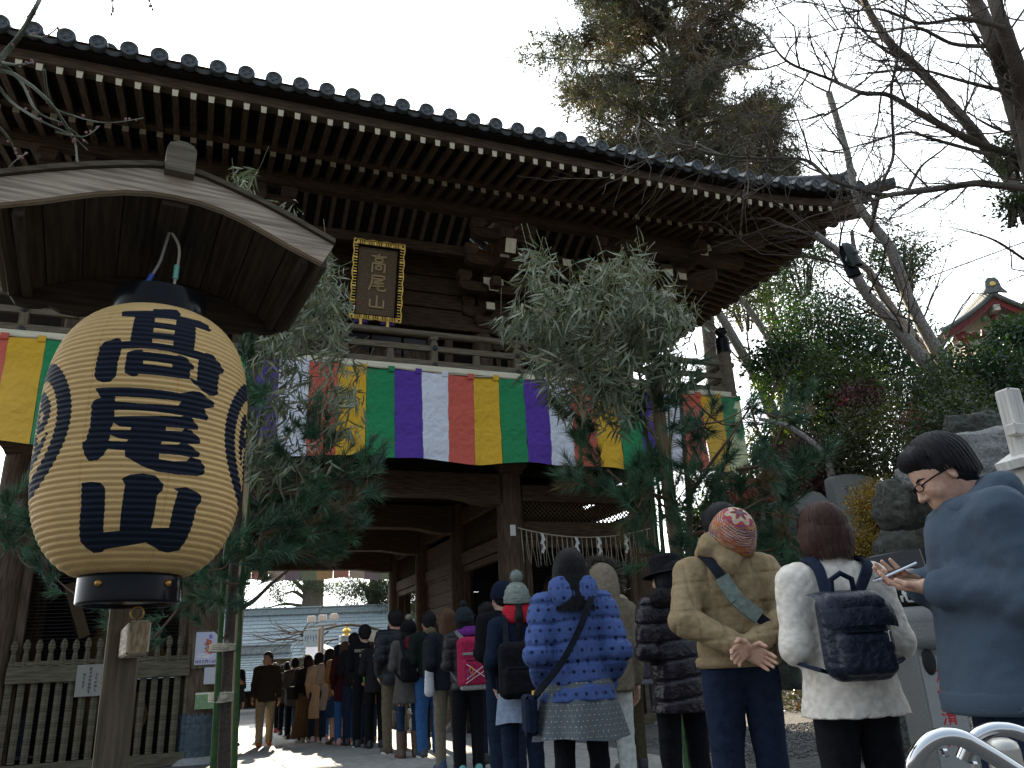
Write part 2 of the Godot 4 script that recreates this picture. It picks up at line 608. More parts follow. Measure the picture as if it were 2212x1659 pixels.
func lattice(x0: float, x1: float, y0: float, y1: float) -> MB:   # crossed slats in the x, y plane
	var b := MB.new()
	var h := y1 - y0
	var st := 0.085
	var x := x0 - h
	while x < x1:
		var a := Vector2(x, y0)
		var e := Vector2(x + h, y1)
		if a.x < x0:
			a = Vector2(x0, y0 + x0 - x)
		if e.x > x1:
			e = Vector2(x1, y1 - (x + h - x1))
		if e.x - a.x > 0.02:
			b.bar(Vector3(a.x, a.y, 0), Vector3(e.x, e.y, 0), 0.02, 0.018, Vector3.BACK)
			var m0 := Vector3(x0 + x1 - a.x, a.y, 0.02)
			var m1 := Vector3(x0 + x1 - e.x, e.y, 0.02)
			b.bar(m0, m1, 0.02, 0.018, Vector3.BACK)
		x += st
	return b


func build_gate() -> void:
	gate = thing("temple_gate", "large dark wooden two storey temple gate with a tiled curving roof and white tipped rafters", "gate", GATE_AT, GATE_TURN)
	var turn_x := Basis(Vector3.UP, PI / 2)            # x along the depth of the gate
	# columns on stone drums, with copper shoes
	var col := MB.new()
	col.tube(PackedVector3Array([Vector3(0, -0.03, 0), Vector3(0, 1.4, 0), Vector3(0, 2.8, 0), Vector3(0, 4.2, 0)]), PackedFloat32Array([0.245, 0.245, 0.238, 0.222]), 28)
	var colm := col.mesh()
	var drum := MB.new()
	drum.lathe([Vector2(0.40, -0.75), Vector2(0.40, -0.2), Vector2(0.385, -0.12), Vector2(0.33, -0.05), Vector2(0.28, -0.025), Vector2(0.0, -0.025)], 28)
	var drumm := drum.mesh()
	var shoe := MB.new()
	shoe.sheet(func(u: float, w: float) -> Vector3:
		var a := u * TAU
		var top := 0.5 + 0.055 * absf(sin(a * 9))
		var r := 0.262 + 0.004 * sin(a * 18)
		return Vector3(sin(a) * r, lerpf(-0.025, top, w), cos(a) * r), 108, 3)
	var shoem := shoe.mesh()
	var studs := MB.new()
	for y in [0.1, 0.42]:
		for k in 18:
			studs.ball(Vector3(sin(TAU * k / 18) * 0.264, y, cos(TAU * k / 18) * 0.264), Vector3.ONE * 0.013, 6, 4)
	var studm := studs.mesh()
	for i in 4:
		for j in 4:
			var tf := xf(Vector3(COLS[i], 0, ROWS[j]))
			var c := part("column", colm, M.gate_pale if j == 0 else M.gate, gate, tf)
			part("base_stone", drumm, M.stone, c)
			var s := part("copper_shoe", shoem, M.shoe, c)
			if j == 0:
				part("stud", studm, M.shoe, c, Transform3D.IDENTITY, true)
	var daito := masu(0.56, 0.34)
	for i in 4:
		for j in [0, 3]:
			part("bearing_block", daito, M.gate, gate, xf(Vector3(COLS[i], 4.2, ROWS[j])))
	# beams over the passage
	part("rainbow_beam", rainbow(-4.27, 0.25, 3.66, 3.79, 4.19, 0, 0.34), M.gate, gate)
	part("rainbow_beam", rainbow(-4.27, 0.25, 3.6, 3.70, 4.15, -2.85, 0.32), M.gate, gate)
	part("rainbow_beam", rainbow(-4.27, 0.25, 3.55, 3.63, 4.15, -5.7, 0.32), M.gate, gate)
	part("rainbow_beam", rainbow(-4.27, 0.25, 3.45, 3.52, 4.15, -8.55, 0.32), M.gate, gate)
	part("head_beam", one_box(Vector3(-2.01, 4.66, 0), Vector3(11.2, 0.26, 0.3), 0.01), M.gate, gate)
	part("head_beam", one_box(Vector3(-2.01, 4.66, -8.55), Vector3(11.2, 0.26, 0.3), 0.01), M.gate, gate)
	for i in 4:
		part("head_beam", one_box(Vector3(COLS[i], 4.67, -4.27), Vector3(0.28, 0.26, 8.1), 0.01), M.gate, gate)
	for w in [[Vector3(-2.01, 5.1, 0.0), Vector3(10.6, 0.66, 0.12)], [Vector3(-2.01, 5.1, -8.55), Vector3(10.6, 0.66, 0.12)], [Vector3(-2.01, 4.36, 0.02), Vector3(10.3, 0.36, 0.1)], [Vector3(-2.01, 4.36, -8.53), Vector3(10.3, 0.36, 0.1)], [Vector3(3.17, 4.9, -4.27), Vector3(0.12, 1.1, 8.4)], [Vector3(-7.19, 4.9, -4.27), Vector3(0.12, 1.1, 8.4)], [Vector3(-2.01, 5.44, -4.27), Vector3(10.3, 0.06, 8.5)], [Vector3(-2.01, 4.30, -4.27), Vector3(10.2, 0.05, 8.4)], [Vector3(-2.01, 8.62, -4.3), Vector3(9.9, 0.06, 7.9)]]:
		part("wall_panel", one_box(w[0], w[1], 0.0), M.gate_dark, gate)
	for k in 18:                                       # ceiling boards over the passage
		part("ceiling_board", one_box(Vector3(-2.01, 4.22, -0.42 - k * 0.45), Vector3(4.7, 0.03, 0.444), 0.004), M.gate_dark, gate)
	# side bays: beams, lattices, dark rooms
	for side in [[0.47, 3.17], [-7.19, -4.49]]:
		var x0: float = side[0] + 0.22
		var x1: float = side[1] - 0.22
		var xm := (x0 + x1) * 0.5
		for z in [0.0, -8.55]:
			part("tie_beam", one_box(Vector3(xm, 3.88, z), Vector3(x1 - x0, 0.30, 0.2)), M.gate, gate)
			part("tie_beam", one_box(Vector3(xm, 3.22, z), Vector3(x1 - x0, 0.30, 0.2)), M.gate, gate)
			part("lattice_panel", lattice(x0 + 0.01, x1 - 0.01, 3.375, 3.725), M.gate, gate, xf(Vector3(0, 0, z)))
			part("lintel", one_box(Vector3(xm, 2.99, z), Vector3(x1 - x0, 0.15, 0.14)), M.gate, gate)
			for x in [x0 + 0.08, x1 - 0.08]:
				part("jamb", one_box(Vector3(x, 1.45, z), Vector3(0.12, 2.92, 0.12)), M.gate_pale, gate)
		for z in [-2.7, -5.85]:                        # the back of the guardian's room
			for k in 16:
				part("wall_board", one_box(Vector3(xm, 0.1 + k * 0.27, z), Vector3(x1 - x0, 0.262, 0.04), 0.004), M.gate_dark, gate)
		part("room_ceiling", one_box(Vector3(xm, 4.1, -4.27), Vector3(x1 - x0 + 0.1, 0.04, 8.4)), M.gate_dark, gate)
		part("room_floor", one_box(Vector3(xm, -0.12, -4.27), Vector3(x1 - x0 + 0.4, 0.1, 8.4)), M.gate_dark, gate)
		# a fine net over the room
		var net := MB.new()
		for k in 46:
			net.bar(Vector3(lerpf(x0 + 0.14, x1 - 0.14, k / 45.0), 0.1, -0.07), Vector3(lerpf(x0 + 0.14, x1 - 0.14, k / 45.0), 2.92, -0.07), 0.003, 0.003)
		for k in 58:
			net.bar(Vector3(x0 + 0.14, 0.1 + k * 0.0495, -0.066), Vector3(x1 - 0.14, 0.1 + k * 0.0495, -0.066), 0.003, 0.003)
		part("wire_net", net, M.iron, gate, Transform3D.IDENTITY, true)
	# the walls along the passage and the outer walls
	for i in 4:
		var x: float = COLS[i]
		var outer := i == 0 or i == 3
		for j in 3:
			var zc: float = (ROWS[j] + ROWS[j + 1]) * 0.5
			var l := 2.85 - 0.46
			part("tie_beam", one_box(Vector3(x, 3.90, zc), Vector3(0.2, 0.30, l)), M.gate, gate)
			if j == 1 or outer:
				for k in 14:
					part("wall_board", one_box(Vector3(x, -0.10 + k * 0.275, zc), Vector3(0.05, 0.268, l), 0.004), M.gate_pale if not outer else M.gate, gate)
				for y in [0.95, 2.1, 2.98]:
					part("tie_beam", one_box(Vector3(x, y, zc), Vector3(0.14, 0.24, l)), M.gate_pale, gate)
				part("sill_beam", one_box(Vector3(x, -0.25, zc), Vector3(0.2, 0.25, l)), M.gate, gate)
			else:
				part("lattice_panel", lattice(-l * 0.5, l * 0.5, 3.16, 3.74), M.gate, gate, Transform3D(turn_x, Vector3(x, 0, zc)))
				part("tie_beam", one_box(Vector3(x, 3.04, zc), Vector3(0.18, 0.24, l)), M.gate_pale, gate)
				part("lintel", one_box(Vector3(x, 2.84, zc), Vector3(0.12, 0.12, l)), M.gate, gate)
				for z in [zc - l * 0.5 + 0.07, zc + l * 0.5 - 0.07]:
					part("jamb", one_box(Vector3(x, 1.3, z), Vector3(0.12, 2.95, 0.12)), M.gate, gate)
				part("sill_beam", one_box(Vector3(x, -0.2, zc), Vector3(0.2, 0.3, l)), M.gate, gate)
				if j == 0:
					part("wall_panel", one_box(Vector3(x + (0.12 if i == 2 else -0.12), 3.45, zc), Vector3(0.03, 0.7, l + 0.4), 0.0), M.gate_dark, gate)
					var bars := MB.new()
					for k in 40:
						bars.bar(Vector3(x, -0.1, zc - l * 0.5 + 0.14 + k * 0.053), Vector3(x, 2.8, zc - l * 0.5 + 0.14 + k * 0.053), 0.003, 0.003)
					part("wire_net", bars, M.iron, gate, Transform3D.IDENTITY, true)
	# the balcony: joists, floor, railing
	for x in [-7.19, -5.84, -4.49, -3.25, -2.01, -0.77, 0.47, 1.82, 3.17]:
		for k in 3:
			var arm := hijiki(0.9 + 0.7 * k, 0.18, 0.2)
			part("bracket_arm", arm, M.gate, gate, Transform3D(turn_x, Vector3(x, 4.82 + 0.2 * k, 0.0)))
		part("balcony_joist", one_box(Vector3(x, 5.46, 0.2), Vector3(0.18, 0.18, 2.5)), M.gate, gate)
	part("balcony_edge_beam", one_box(Vector3(-2.01, 5.34, 1.1), Vector3(12.9, 0.2, 0.2)), M.gate, gate)
	for k in 10:
		part("balcony_board", one_box(Vector3(-2.01, 5.575, 1.40 - 0.16 * k), Vector3(13.2, 0.05, 0.155), 0.004), M.gate_pale, gate)
	for k in 10:
		part("balcony_board", one_box(Vector3(4.62 - 0.16 * k, 5.573, -4.4), Vector3(0.155, 0.05, 9.5), 0.004), M.gate_pale, gate)
	part("balcony_fascia", one_box(Vector3(-2.01, 5.575, 1.50), Vector3(13.2, 0.09, 0.04), 0.004), M.cream, gate)
	var zr := 1.4
	var xr := 4.5
	for r in [[5.66, 0.12, 0.12], [5.94, 0.075, 0.10]]:
		part("railing_beam", one_box(Vector3(-2.01, r[0] + 0.02, zr), Vector3(13.0, r[2], r[1])), M.rail, gate)
		part("railing_beam", one_box(Vector3(xr, r[0] + 0.02, -4.2), Vector3(r[1], r[2], 11.0)), M.rail, gate)
	var hr := MB.new()
	hr.tube(PackedVector3Array([Vector3(-8.6, 6.22, zr), Vector3(-2, 6.22, zr), Vector3(4.7, 6.22, zr)]), PackedFloat32Array([0.055, 0.055, 0.055]), 14)
	part("handrail", hr, M.rail, gate)
	var hr2 := MB.new()
	hr2.tube(PackedVector3Array([Vector3(xr, 6.215, zr), Vector3(xr, 6.215, -9.8)]), PackedFloat32Array([0.054, 0.054]), 14)
	part("handrail", hr2, M.rail, gate)
	var baluster := MB.new()
	baluster.box(Vector3(0, 5.85, 0), Vector3(0.115, 0.42, 0.115), 0.006)
	baluster.box(Vector3(0, 6.08, 0), Vector3(0.085, 0.07, 0.085), 0.004)
	baluster.box(Vector3(0, 6.145, 0), Vector3(0.14, 0.06, 0.12), 0.006)
	var balm := baluster.mesh()
	var strut := one_box(Vector3(0, 5.80, 0), Vector3(0.11, 0.2, 0.09)).mesh()
	var boss := MB.new()
	boss.lathe([Vector2(0.045, 0), Vector2(0.045, 0.008), Vector2(0.03, 0.02), Vector2(0.018, 0.022), Vector2(0.015, 0.03), Vector2(0, 0.034)], 14, Vector3.ZERO, 0, TAU, Basis(Vector3.RIGHT, PI / 2))
	var bossm := boss.mesh()
	var k := 0
	var bx := 3.12
	while bx > -8.6:
		var b := part("baluster", balm, M.rail, gate, xf(Vector3(bx, 0, zr)))
		part("boss", bossm, M.iron, b, xf(Vector3(0, 5.96, 0.06)))
		part("boss", bossm, M.iron, b, xf(Vector3(0, 5.66, 0.065)))
		part("strut", strut, M.rail, gate, xf(Vector3(bx - 0.735, 0, zr)))
		bx -= 1.47
	for kk in 7:
		part("baluster", balm, M.rail, gate, Transform3D(turn_x, Vector3(xr, 0, zr - 1.4 * (kk + 1))))
	var newel := MB.new()
	newel.lathe([Vector2(0.125, 5.5), Vector2(0.12, 6.45)], 20)
	var nw := part("newel_post", newel, M.rail, gate, xf(Vector3(xr + 0.03, 0, zr + 0.01)))
	var cap := MB.new()
	cap.lathe([Vector2(0.135, 6.44), Vector2(0.14, 6.5), Vector2(0.13, 6.58), Vector2(0.135, 6.6), Vector2(0.135, 6.72), Vector2(0.12, 6.76), Vector2(0.085, 6.79), Vector2(0.075, 6.815), Vector2(0.11, 6.85), Vector2(0.125, 6.9), Vector2(0.10, 6.955), Vector2(0.04, 6.985), Vector2(0, 7.0)], 20)
	part("finial", cap, M.black, nw)
	build_upper()
	build_eaves()


func build_upper() -> void:
	var ux := [-6.75, -4.2, 0.18, 2.72]
	var zw := -0.3
	var ucol := MB.new()
	ucol.tube(PackedVector3Array([Vector3(0, 5.6, 0), Vector3(0, 7.02, 0)]), PackedFloat32Array([0.21, 0.2]), 24)
	var um := ucol.mesh()
	for x in ux:
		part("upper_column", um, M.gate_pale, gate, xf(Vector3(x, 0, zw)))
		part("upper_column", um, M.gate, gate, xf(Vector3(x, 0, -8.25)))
	# stacked wall beams above, panels below
	var y := 7.02
	var hs := [0.16, 0.20, 0.10, 0.22, 0.10, 0.24, 0.12, 0.24, 0.3]
	var ds := [0.42, 0.26, 0.16, 0.26, 0.16, 0.26, 0.16, 0.26, 0.2]
	for i in hs.size():
		part("wall_beam", one_box(Vector3(-2.01, y + hs[i] * 0.5, zw), Vector3(9.9, hs[i] - 0.006, ds[i]), 0.008), M.gate, gate)
		part("wall_beam", one_box(Vector3(3.06, y + hs[i] * 0.5, -4.3), Vector3(ds[i], hs[i] - 0.006, 8.0), 0.008), M.gate, gate)
		y += hs[i]
	for b in 3:
		var x0: float = ux[b] + 0.2
		var x1: float = ux[b + 1] - 0.2
		part("wall_panel", one_box(Vector3((x0 + x1) * 0.5, 6.3, zw - 0.1), Vector3(x1 - x0, 1.45, 0.05)), M.gate_dark, gate)
		part("lintel", one_box(Vector3((x0 + x1) * 0.5, 6.93, zw), Vector3(x1 - x0, 0.16, 0.16)), M.gate, gate)
		if b != 1:
			for k in 9:
				part("window_slat", one_box(Vector3(lerpf(x0 + 0.12, x1 - 0.12, k / 8.0), 6.3, zw), Vector3(0.09, 1.15, 0.07)), M.gate_pale, gate)
			for yy in [5.72, 6.82]:
				part("window_rail", one_box(Vector3((x0 + x1) * 0.5, yy, zw + 0.01), Vector3(x1 - x0, 0.12, 0.1)), M.gate, gate)
		else:
			for x in [x0 + 0.12, -0.85, -3.2, x1 - 0.5]:
				part("door_post", one_box(Vector3(x, 6.25, zw + 0.02), Vector3(0.16, 1.3, 0.14)), M.gate_pale, gate)
			for k in 4:
				var dx := -2.9 + k * 0.6
				var leaf := part("door_leaf", one_box(Vector3(dx, 6.22, zw - 0.03), Vector3(0.56, 1.3, 0.06)), M.gate_pale, gate)
				var orn := MB.new()      # a dark fitting with a cusped lower edge
				var pl := PackedVector2Array([Vector2(-0.27, 6.86), Vector2(-0.27, 6.5), Vector2(-0.2, 6.52), Vector2(-0.14, 6.6), Vector2(-0.05, 6.63), Vector2(0, 6.7), Vector2(0.05, 6.63), Vector2(0.14, 6.6), Vector2(0.2, 6.52), Vector2(0.27, 6.5), Vector2(0.27, 6.86)])
				orn.prism(pl, zw + 0.002, zw + 0.012, xf(Vector3(dx, 0, 0)))
				part("metal_fitting", orn, M.iron, leaf)
				var knob := MB.new()
				knob.lathe([Vector2(0.1, 0), Vector2(0.09, 0.012), Vector2(0.05, 0.02), Vector2(0, 0.025)], 8, Vector3(dx + (0.2 if k % 2 == 0 else -0.2), 6.12, zw), 0, TAU, Basis(Vector3.RIGHT, PI / 2))
				part("metal_fitting", knob, M.iron, leaf)
	for w in [[Vector3(-2.0, 7.0, -8.3), Vector3(9.8, 3.0, 0.1)], [Vector3(-6.95, 7.0, -4.3), Vector3(0.1, 3.0, 8.0)], [Vector3(2.95, 6.3, -4.3), Vector3(0.1, 1.5, 8.0)]]:
		part("wall_panel", one_box(w[0], w[1]), M.gate, gate)
	# bracket sets
	var block := masu(0.26, 0.2)
	var big := masu(0.42, 0.27)
	var arm_s := hijiki(0.86, 0.2, 0.17)
	var arm_l := hijiki(1.24, 0.2, 0.17)
	var nose := MB.new()
	nose.prism(PackedVector2Array([Vector2(-0.2, 0.26), Vector2(-0.2, 0.14), Vector2(-0.1, 0.1), Vector2(-0.09, 0), Vector2(0.09, 0), Vector2(0.1, 0.1), Vector2(0.2, 0.14), Vector2(0.2, 0.26)]), 0, 0.012)
	var nosem := nose.mesh()
	var tip := one_box(Vector3.ZERO, Vector3(0.17, 0.14, 0.008), 0.0).mesh()
	var tail_tip := one_box(Vector3.ZERO, Vector3(0.2, 0.26, 0.008), 0.0).mesh()
	for x in [-6.75, -5.5, -4.2, 0.18, 1.45, 2.72]:
		var full: bool = x in ux
		var root_y := 7.12
		part("bearing_block", big, M.gate, gate, xf(Vector3(x, root_y, zw + 0.1)))
		for s in 4:
			var yy := root_y + 0.3 + s * 0.34
			var z := zw + 0.12 + s * 0.42
			if s < 3 or full:
				part("bracket_arm", arm_s if s == 0 else arm_l, M.gate, gate, xf(Vector3(x, yy - 0.06, z)))
				for o in [-0.5, 0.0, 0.5]:
					var ox: float = o * (0.64 if s == 0 else 1.02)
					part("bracket_block", block, M.gate_pale if s > 0 else M.gate, gate, xf(Vector3(x + ox, yy + 0.14, z)))
			if s < 3:
				var arm := MB.new()
				arm.box(Vector3(x, yy + 0.02, (zw + z) * 0.5 + 0.22), Vector3(0.17, 0.2, z - zw + 0.44), 0.01)
				var a := part("bracket_arm", arm, M.gate, gate)
				if s == 1:
					part("arm_end", nosem, M.cream, a, xf(Vector3(x, yy - 0.1, z + 0.23)))
				else:
					part("arm_end", tip, M.cream, a, xf(Vector3(x, yy + 0.02, z + 0.448)))
		if full:
			var tail := MB.new()
			tail.bar(Vector3(x, 8.62, 0.2), Vector3(x, 8.12, 1.42), 0.2, 0.26, Vector3.UP, 0.01)
			var t := part("tail_rafter", tail, M.gate, gate)
			part("arm_end", tail_tip, M.cream, t, Transform3D(Basis(Vector3.RIGHT, 0.39), Vector3(x, 8.118, 1.425)))
			part("bracket_block", block, M.gate_pale, gate, xf(Vector3(x, 8.36, 1.2)))
	# longitudinal beams carried by the brackets, slats between them
	part("purlin", one_box(Vector3(-1.6, 8.86, 1.2), Vector3(12.6, 0.24, 0.2), 0.01), M.gate, gate)
	part("purlin", one_box(Vector3(-1.75, 8.33, 0.54), Vector3(10.6, 0.2, 0.16), 0.01), M.gate, gate)
	part("purlin", one_box(Vector3(4.62, 8.86, -4.0), Vector3(0.2, 0.24, 11.0), 0.01), M.gate, gate)
	for seg in [[-3.65, -0.55, 14], [0.85, 2.1, 6], [-6.2, -4.75, 7]]:
		var cnt: int = seg[2]
		for i in cnt:
			var x: float = lerpf(seg[0], seg[1], i / (cnt - 1.0))
			var sl := MB.new()
			var pts := [Vector3(x, 8.43, 0.54), Vector3(x, 8.5, 0.68), Vector3(x, 8.6, 0.85), Vector3(x, 8.74, 1.12)]
			for q in 3:
				sl.bar(pts[q], pts[q + 1] + (pts[q + 1] - pts[q]) * 0.05, 0.075, 0.05)
			part("cove_slat", sl, M.gate_pale, gate)
		part("cove_board", one_box(Vector3((seg[0] + seg[1]) * 0.5, 0, 0), Vector3(seg[1] - seg[0] + 0.4, 0.03, 0.78), 0.0), M.gate_dark, gate, Transform3D(Basis(Vector3.RIGHT, -0.5), Vector3(0, 8.66, 0.84)))
	# beams crossing beyond the right corner
	for b in [[1.15, 8.68, 5.5, 0.27], [0.8, 8.28, 4.93, 0.27]]:
		part("corner_beam", one_box(Vector3((2.6 + b[2]) * 0.5, b[1], b[0]), Vector3(b[2] - 2.6, b[3], 0.22), 0.012), M.gate_pale, gate)
		part("corner_beam", one_box(Vector3(b[0] + 3.1, b[1] - 0.01, (b[2] - 5.2) * 0.5), Vector3(0.22, b[3], b[2] - 2.6), 0.012), M.gate, gate)
	for c in [[Vector3(4.35, 8.62, 1.3), true], [Vector3(3.5, 8.05, 1.25), false], [Vector3(3.95, 8.12, 1.05), false]]:
		var bl := part("bracket_block", block, M.gate_pale, gate, xf(c[0]))
		part("arm_end", nosem if c[1] else tip, M.cream, bl, xf(Vector3(0, -0.1 if c[1] else 0.0, 0.17)))
	part("corner_bracket", one_box(Vector3.ZERO, Vector3(0.2, 0.24, 2.6), 0.01), M.gate, gate, Transform3D(Basis(Vector3.UP, PI / 4), Vector3(3.7, 8.15, 0.5)))


func build_eaves() -> void:
	var turn_x := Basis(Vector3.UP, PI / 2)
	var pitch := 0.235
	var fly_m := {}
	# front rafters, two tiers
	for n in 73:
		var x := 6.53 - pitch * n
		var dy := lift(x)
		var hip := x - 3.2                             # no rafter reaches past the hip
		var z0 := maxf(1.7, hip + 0.1)
		if 3.2 - z0 > 0.12:
			var b := MB.new()
			b.bar(Vector3(x, 8.67 + dy, 3.2), Vector3(x, 8.67 + dy * 0.7 + (3.2 - z0) * 0.17, z0), 0.085, 0.1, Vector3.UP, 0.0, Vector2(rnd(0, 9), rnd(0, 9)))
			var r := part("flying_rafter", b, M.gate, gate)
			var e := MB.new()
			e.prism(PackedVector2Array([Vector2(-0.042, 0.055), Vector2(-0.034, -0.05), Vector2(0.034, -0.05), Vector2(0.042, 0.055)]), 0, 0.006)
			part("rafter_end", e, M.cream, r, Transform3D(Basis(Vector3.RIGHT, 0.1), Vector3(x, 8.67 + dy, 3.2)))
		if n >= 4:
			var dy2 := lift(x) * 0.55
			var z1 := maxf(-0.3, hip + 0.1)
			if 2.0 - z1 > 0.1:
				var b2 := MB.new()
				b2.bar(Vector3(x, 8.79 + dy2, 2.0), Vector3(x, 8.79 + (2.0 - z1) * 0.2, z1), 0.09, 0.11, Vector3.UP, 0.0, Vector2(rnd(0, 9), rnd(0, 9)))
				var r2 := part("base_rafter", b2, M.gate, gate)
				part("rafter_end", one_box(Vector3(x, 8.79 + dy2, 2.004), Vector3(0.088, 0.108, 0.006), 0.0), M.cream_old, r2)
	# side rafters on the right
	for n in 50:
		var z := 3.0 - pitch * n
		var dy := lift(z + 3.3)
		var x0 := maxf(4.9, z + 3.35)
		if 6.5 - x0 > 0.12:
			var b := MB.new()
			b.bar(Vector3(6.5, 8.66 + dy, z), Vector3(x0, 8.66 + dy * 0.7 + (6.5 - x0) * 0.17, z), 0.085, 0.1)
			part("side_rafter", b, M.gate, gate)
		if z < 1.9:
			var x1 := maxf(2.9, z + 3.35)
			var b2 := MB.new()
			b2.bar(Vector3(5.3, 8.78 + dy * 0.5, z), Vector3(x1, 8.78 + (5.3 - x1) * 0.2, z), 0.09, 0.11)
			part("side_base_rafter", b2, M.gate, gate)
	# the long boards of the eave follow its curve
	var xs := PackedFloat32Array()
	for i in 33:
		xs.append(lerpf(-10.7, 6.62, i / 32.0))
	var strips := [["eave_purlin", 2.03, 8.92, 0.14, 0.15, M.gate, 0.55], ["eave_fascia", 3.16, 8.80, 0.16, 0.16, M.gate_pale, 1.0], ["eave_board", 3.28, 8.90, 0.24, 0.06, M.gate_dark, 1.0], ["eave_board", 3.33, 8.965, 0.2, 0.07, M.gate, 1.0]]
	for s in strips:
		for dirn in 2:
			var b := MB.new()
			for i in 32:
				var k0: float = xs[i]
				var k1: float = xs[i + 1]
				if dirn == 0:
					b.bar(Vector3(k0, s[2] + lift(k0) * s[6], s[1]), Vector3(k1, s[2] + lift(k1) * s[6], s[1]), s[3], s[4], Vector3.UP, 0.0, Vector2(k0, 0))
				else:
					var e: float = s[1] + 3.3
					b.bar(Vector3(e, s[2] - 0.004 + lift(k0) * s[6], k0 - 3.3), Vector3(e, s[2] - 0.004 + lift(k1) * s[6], k1 - 3.3), s[3], s[4], Vector3.UP, 0.0, Vector2(k0, 0))
			part(s[0], b, s[5], gate)
	# boards above the rafters
	var ceil_f := MB.new()
	ceil_f.sheet(func(u: float, w: float) -> Vector3:
		var x := lerpf(-10.7, 6.6, u)
		var z := lerpf(maxf(-0.4, x - 3.3), 3.2, w)
		return Vector3(x, 8.745 + lift(x) * clampf(z / 3.2, 0, 1) + (3.2 - z) * 0.17 + (0.03 if z < 2.0 else 0.0), z), 40, 8)
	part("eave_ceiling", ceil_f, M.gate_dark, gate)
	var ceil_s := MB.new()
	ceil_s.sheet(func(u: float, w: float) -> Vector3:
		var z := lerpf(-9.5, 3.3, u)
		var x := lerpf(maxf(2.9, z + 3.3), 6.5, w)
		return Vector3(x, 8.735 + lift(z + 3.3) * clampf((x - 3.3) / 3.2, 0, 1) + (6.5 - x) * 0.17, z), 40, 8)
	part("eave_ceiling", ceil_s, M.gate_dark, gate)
	part("eave_ceiling", one_box(Vector3(-8.6, 9.25, -4.2), Vector3(4.4, 0.04, 12.0), 0.0), M.gate_dark, gate, Transform3D(Basis(Vector3.BACK, 0.1), Vector3(0.0, 0.85, 0)))
	# hip rafter to the corner
	var hipb := MB.new()
	hipb.bar(Vector3(3.0, 9.05, -0.2), Vector3(5.35, 8.72, 2.1), 0.26, 0.3, Vector3.UP, 0.01)
	part("hip_rafter", hipb, M.gate_pale, gate)
	var hipc := MB.new()
	hipc.bar(Vector3(4.7, 8.93, 1.5), Vector3(6.68, 8.86, 3.42), 0.24, 0.26, Vector3.UP, 0.01)
	part("hip_rafter", hipc, M.gate_pale, gate)
	# the roof: one sheet of flat tiles under rows of round tiles that end in discs
	var slope := func(x: float, d: float) -> float:       # height over the eave line, d metres up the roof
		return 0.42 * d + 0.035 * d * d
	for side in 2:
		var roof := MB.new()
		if side == 0:
			roof.sheet(func(u: float, w: float) -> Vector3:
				var x := lerpf(-10.8, 6.85, u)
				var d := w * minf(6.2, maxf(0.0, 6.9 - x))
				return Vector3(x, 8.99 + lift(x) * (1 - w) + slope.call(x, d), 3.46 - d), 60, 10)
		else:
			roof.sheet(func(u: float, w: float) -> Vector3:
				var z := lerpf(-9.6, 3.5, u)
				var d := w * minf(6.2, maxf(0.0, 3.5 - z))
				return Vector3(6.86 - d, 8.985 + lift(z + 3.3) * (1 - w) + slope.call(z, d), z), 60, 10)
		part("roof_slope", roof, M.tile, gate)
	var back := MB.new()
	back.quad(Vector3(-8.7, 12.9, -2.74), Vector3(0.6, 12.9, -2.74), Vector3(0.6, 9.0, -10.5), Vector3(-8.7, 9.0, -10.5))
	part("roof_slope", back, M.tile, gate)
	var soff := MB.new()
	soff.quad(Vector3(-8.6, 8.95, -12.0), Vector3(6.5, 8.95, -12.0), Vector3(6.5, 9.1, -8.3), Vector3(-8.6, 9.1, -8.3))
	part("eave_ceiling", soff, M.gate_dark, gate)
	var disc := MB.new()
	disc.lathe([Vector2(0.115, -0.05), Vector2(0.115, 0.02), Vector2(0.108, 0.036), Vector2(0.08, 0.034), Vector2(0.075, 0.018), Vector2(0.03, 0.018), Vector2(0.018, 0.03), Vector2(0, 0.03)], 22, Vector3.ZERO, 0, TAU, Basis(Vector3.RIGHT, PI / 2))
	for q in 3:                                         # a whorl of three commas on the disc
		var a := TAU * q / 3
		disc.ball(Vector3(cos(a) * 0.038, sin(a) * 0.038, 0.018), Vector3(0.022, 0.022, 0.01), 8, 4)
		disc.ball(Vector3(cos(a + 0.7) * 0.058, sin(a + 0.7) * 0.058, 0.018), Vector3(0.012, 0.014, 0.008), 6, 4)
	var discm := disc.mesh()
	var pan := MB.new()                                 # the hanging lip of a flat tile between two rows
	pan.sheet(func(u: float, w: float) -> Vector3:
		var a := lerpf(-1.0, 1.0, u)
		return Vector3(a * 0.15, -0.01 - 0.055 * (1 - a * a) - 0.06 * w * (1 - 0.5 * a * a), 0.03 - 0.02 * w), 10, 2)
	var panm := pan.mesh()
	for i in 48:
		var x := 6.62 - 0.3725 * i
		if x < -10.7:
			break
		var y0 := 8.98 + lift(x) * 1.0
		var dm := clampf(6.9 - x, 0.35, 6.0)
		var pts := PackedVector3Array()
		var rad := PackedFloat32Array()
		for q in 7:
			var d := dm * q / 6.0
			pts.append(Vector3(x, y0 + 0.012 - lift(x) * q / 6.0 + slope.call(x, d), 3.46 - d))
			rad.append(0.105)
		var t := MB.new()
		t.tube(pts, rad, 12)
		var row := part("round_tile_row", t, M.tile, gate)
		part("tile_disc", discm, M.tile, row, xf(Vector3(x, y0 + 0.01, 3.5)))
		part("tile_lip", panm, M.tile, row, xf(Vector3(x - 0.186, y0 - 0.0, 3.46)))
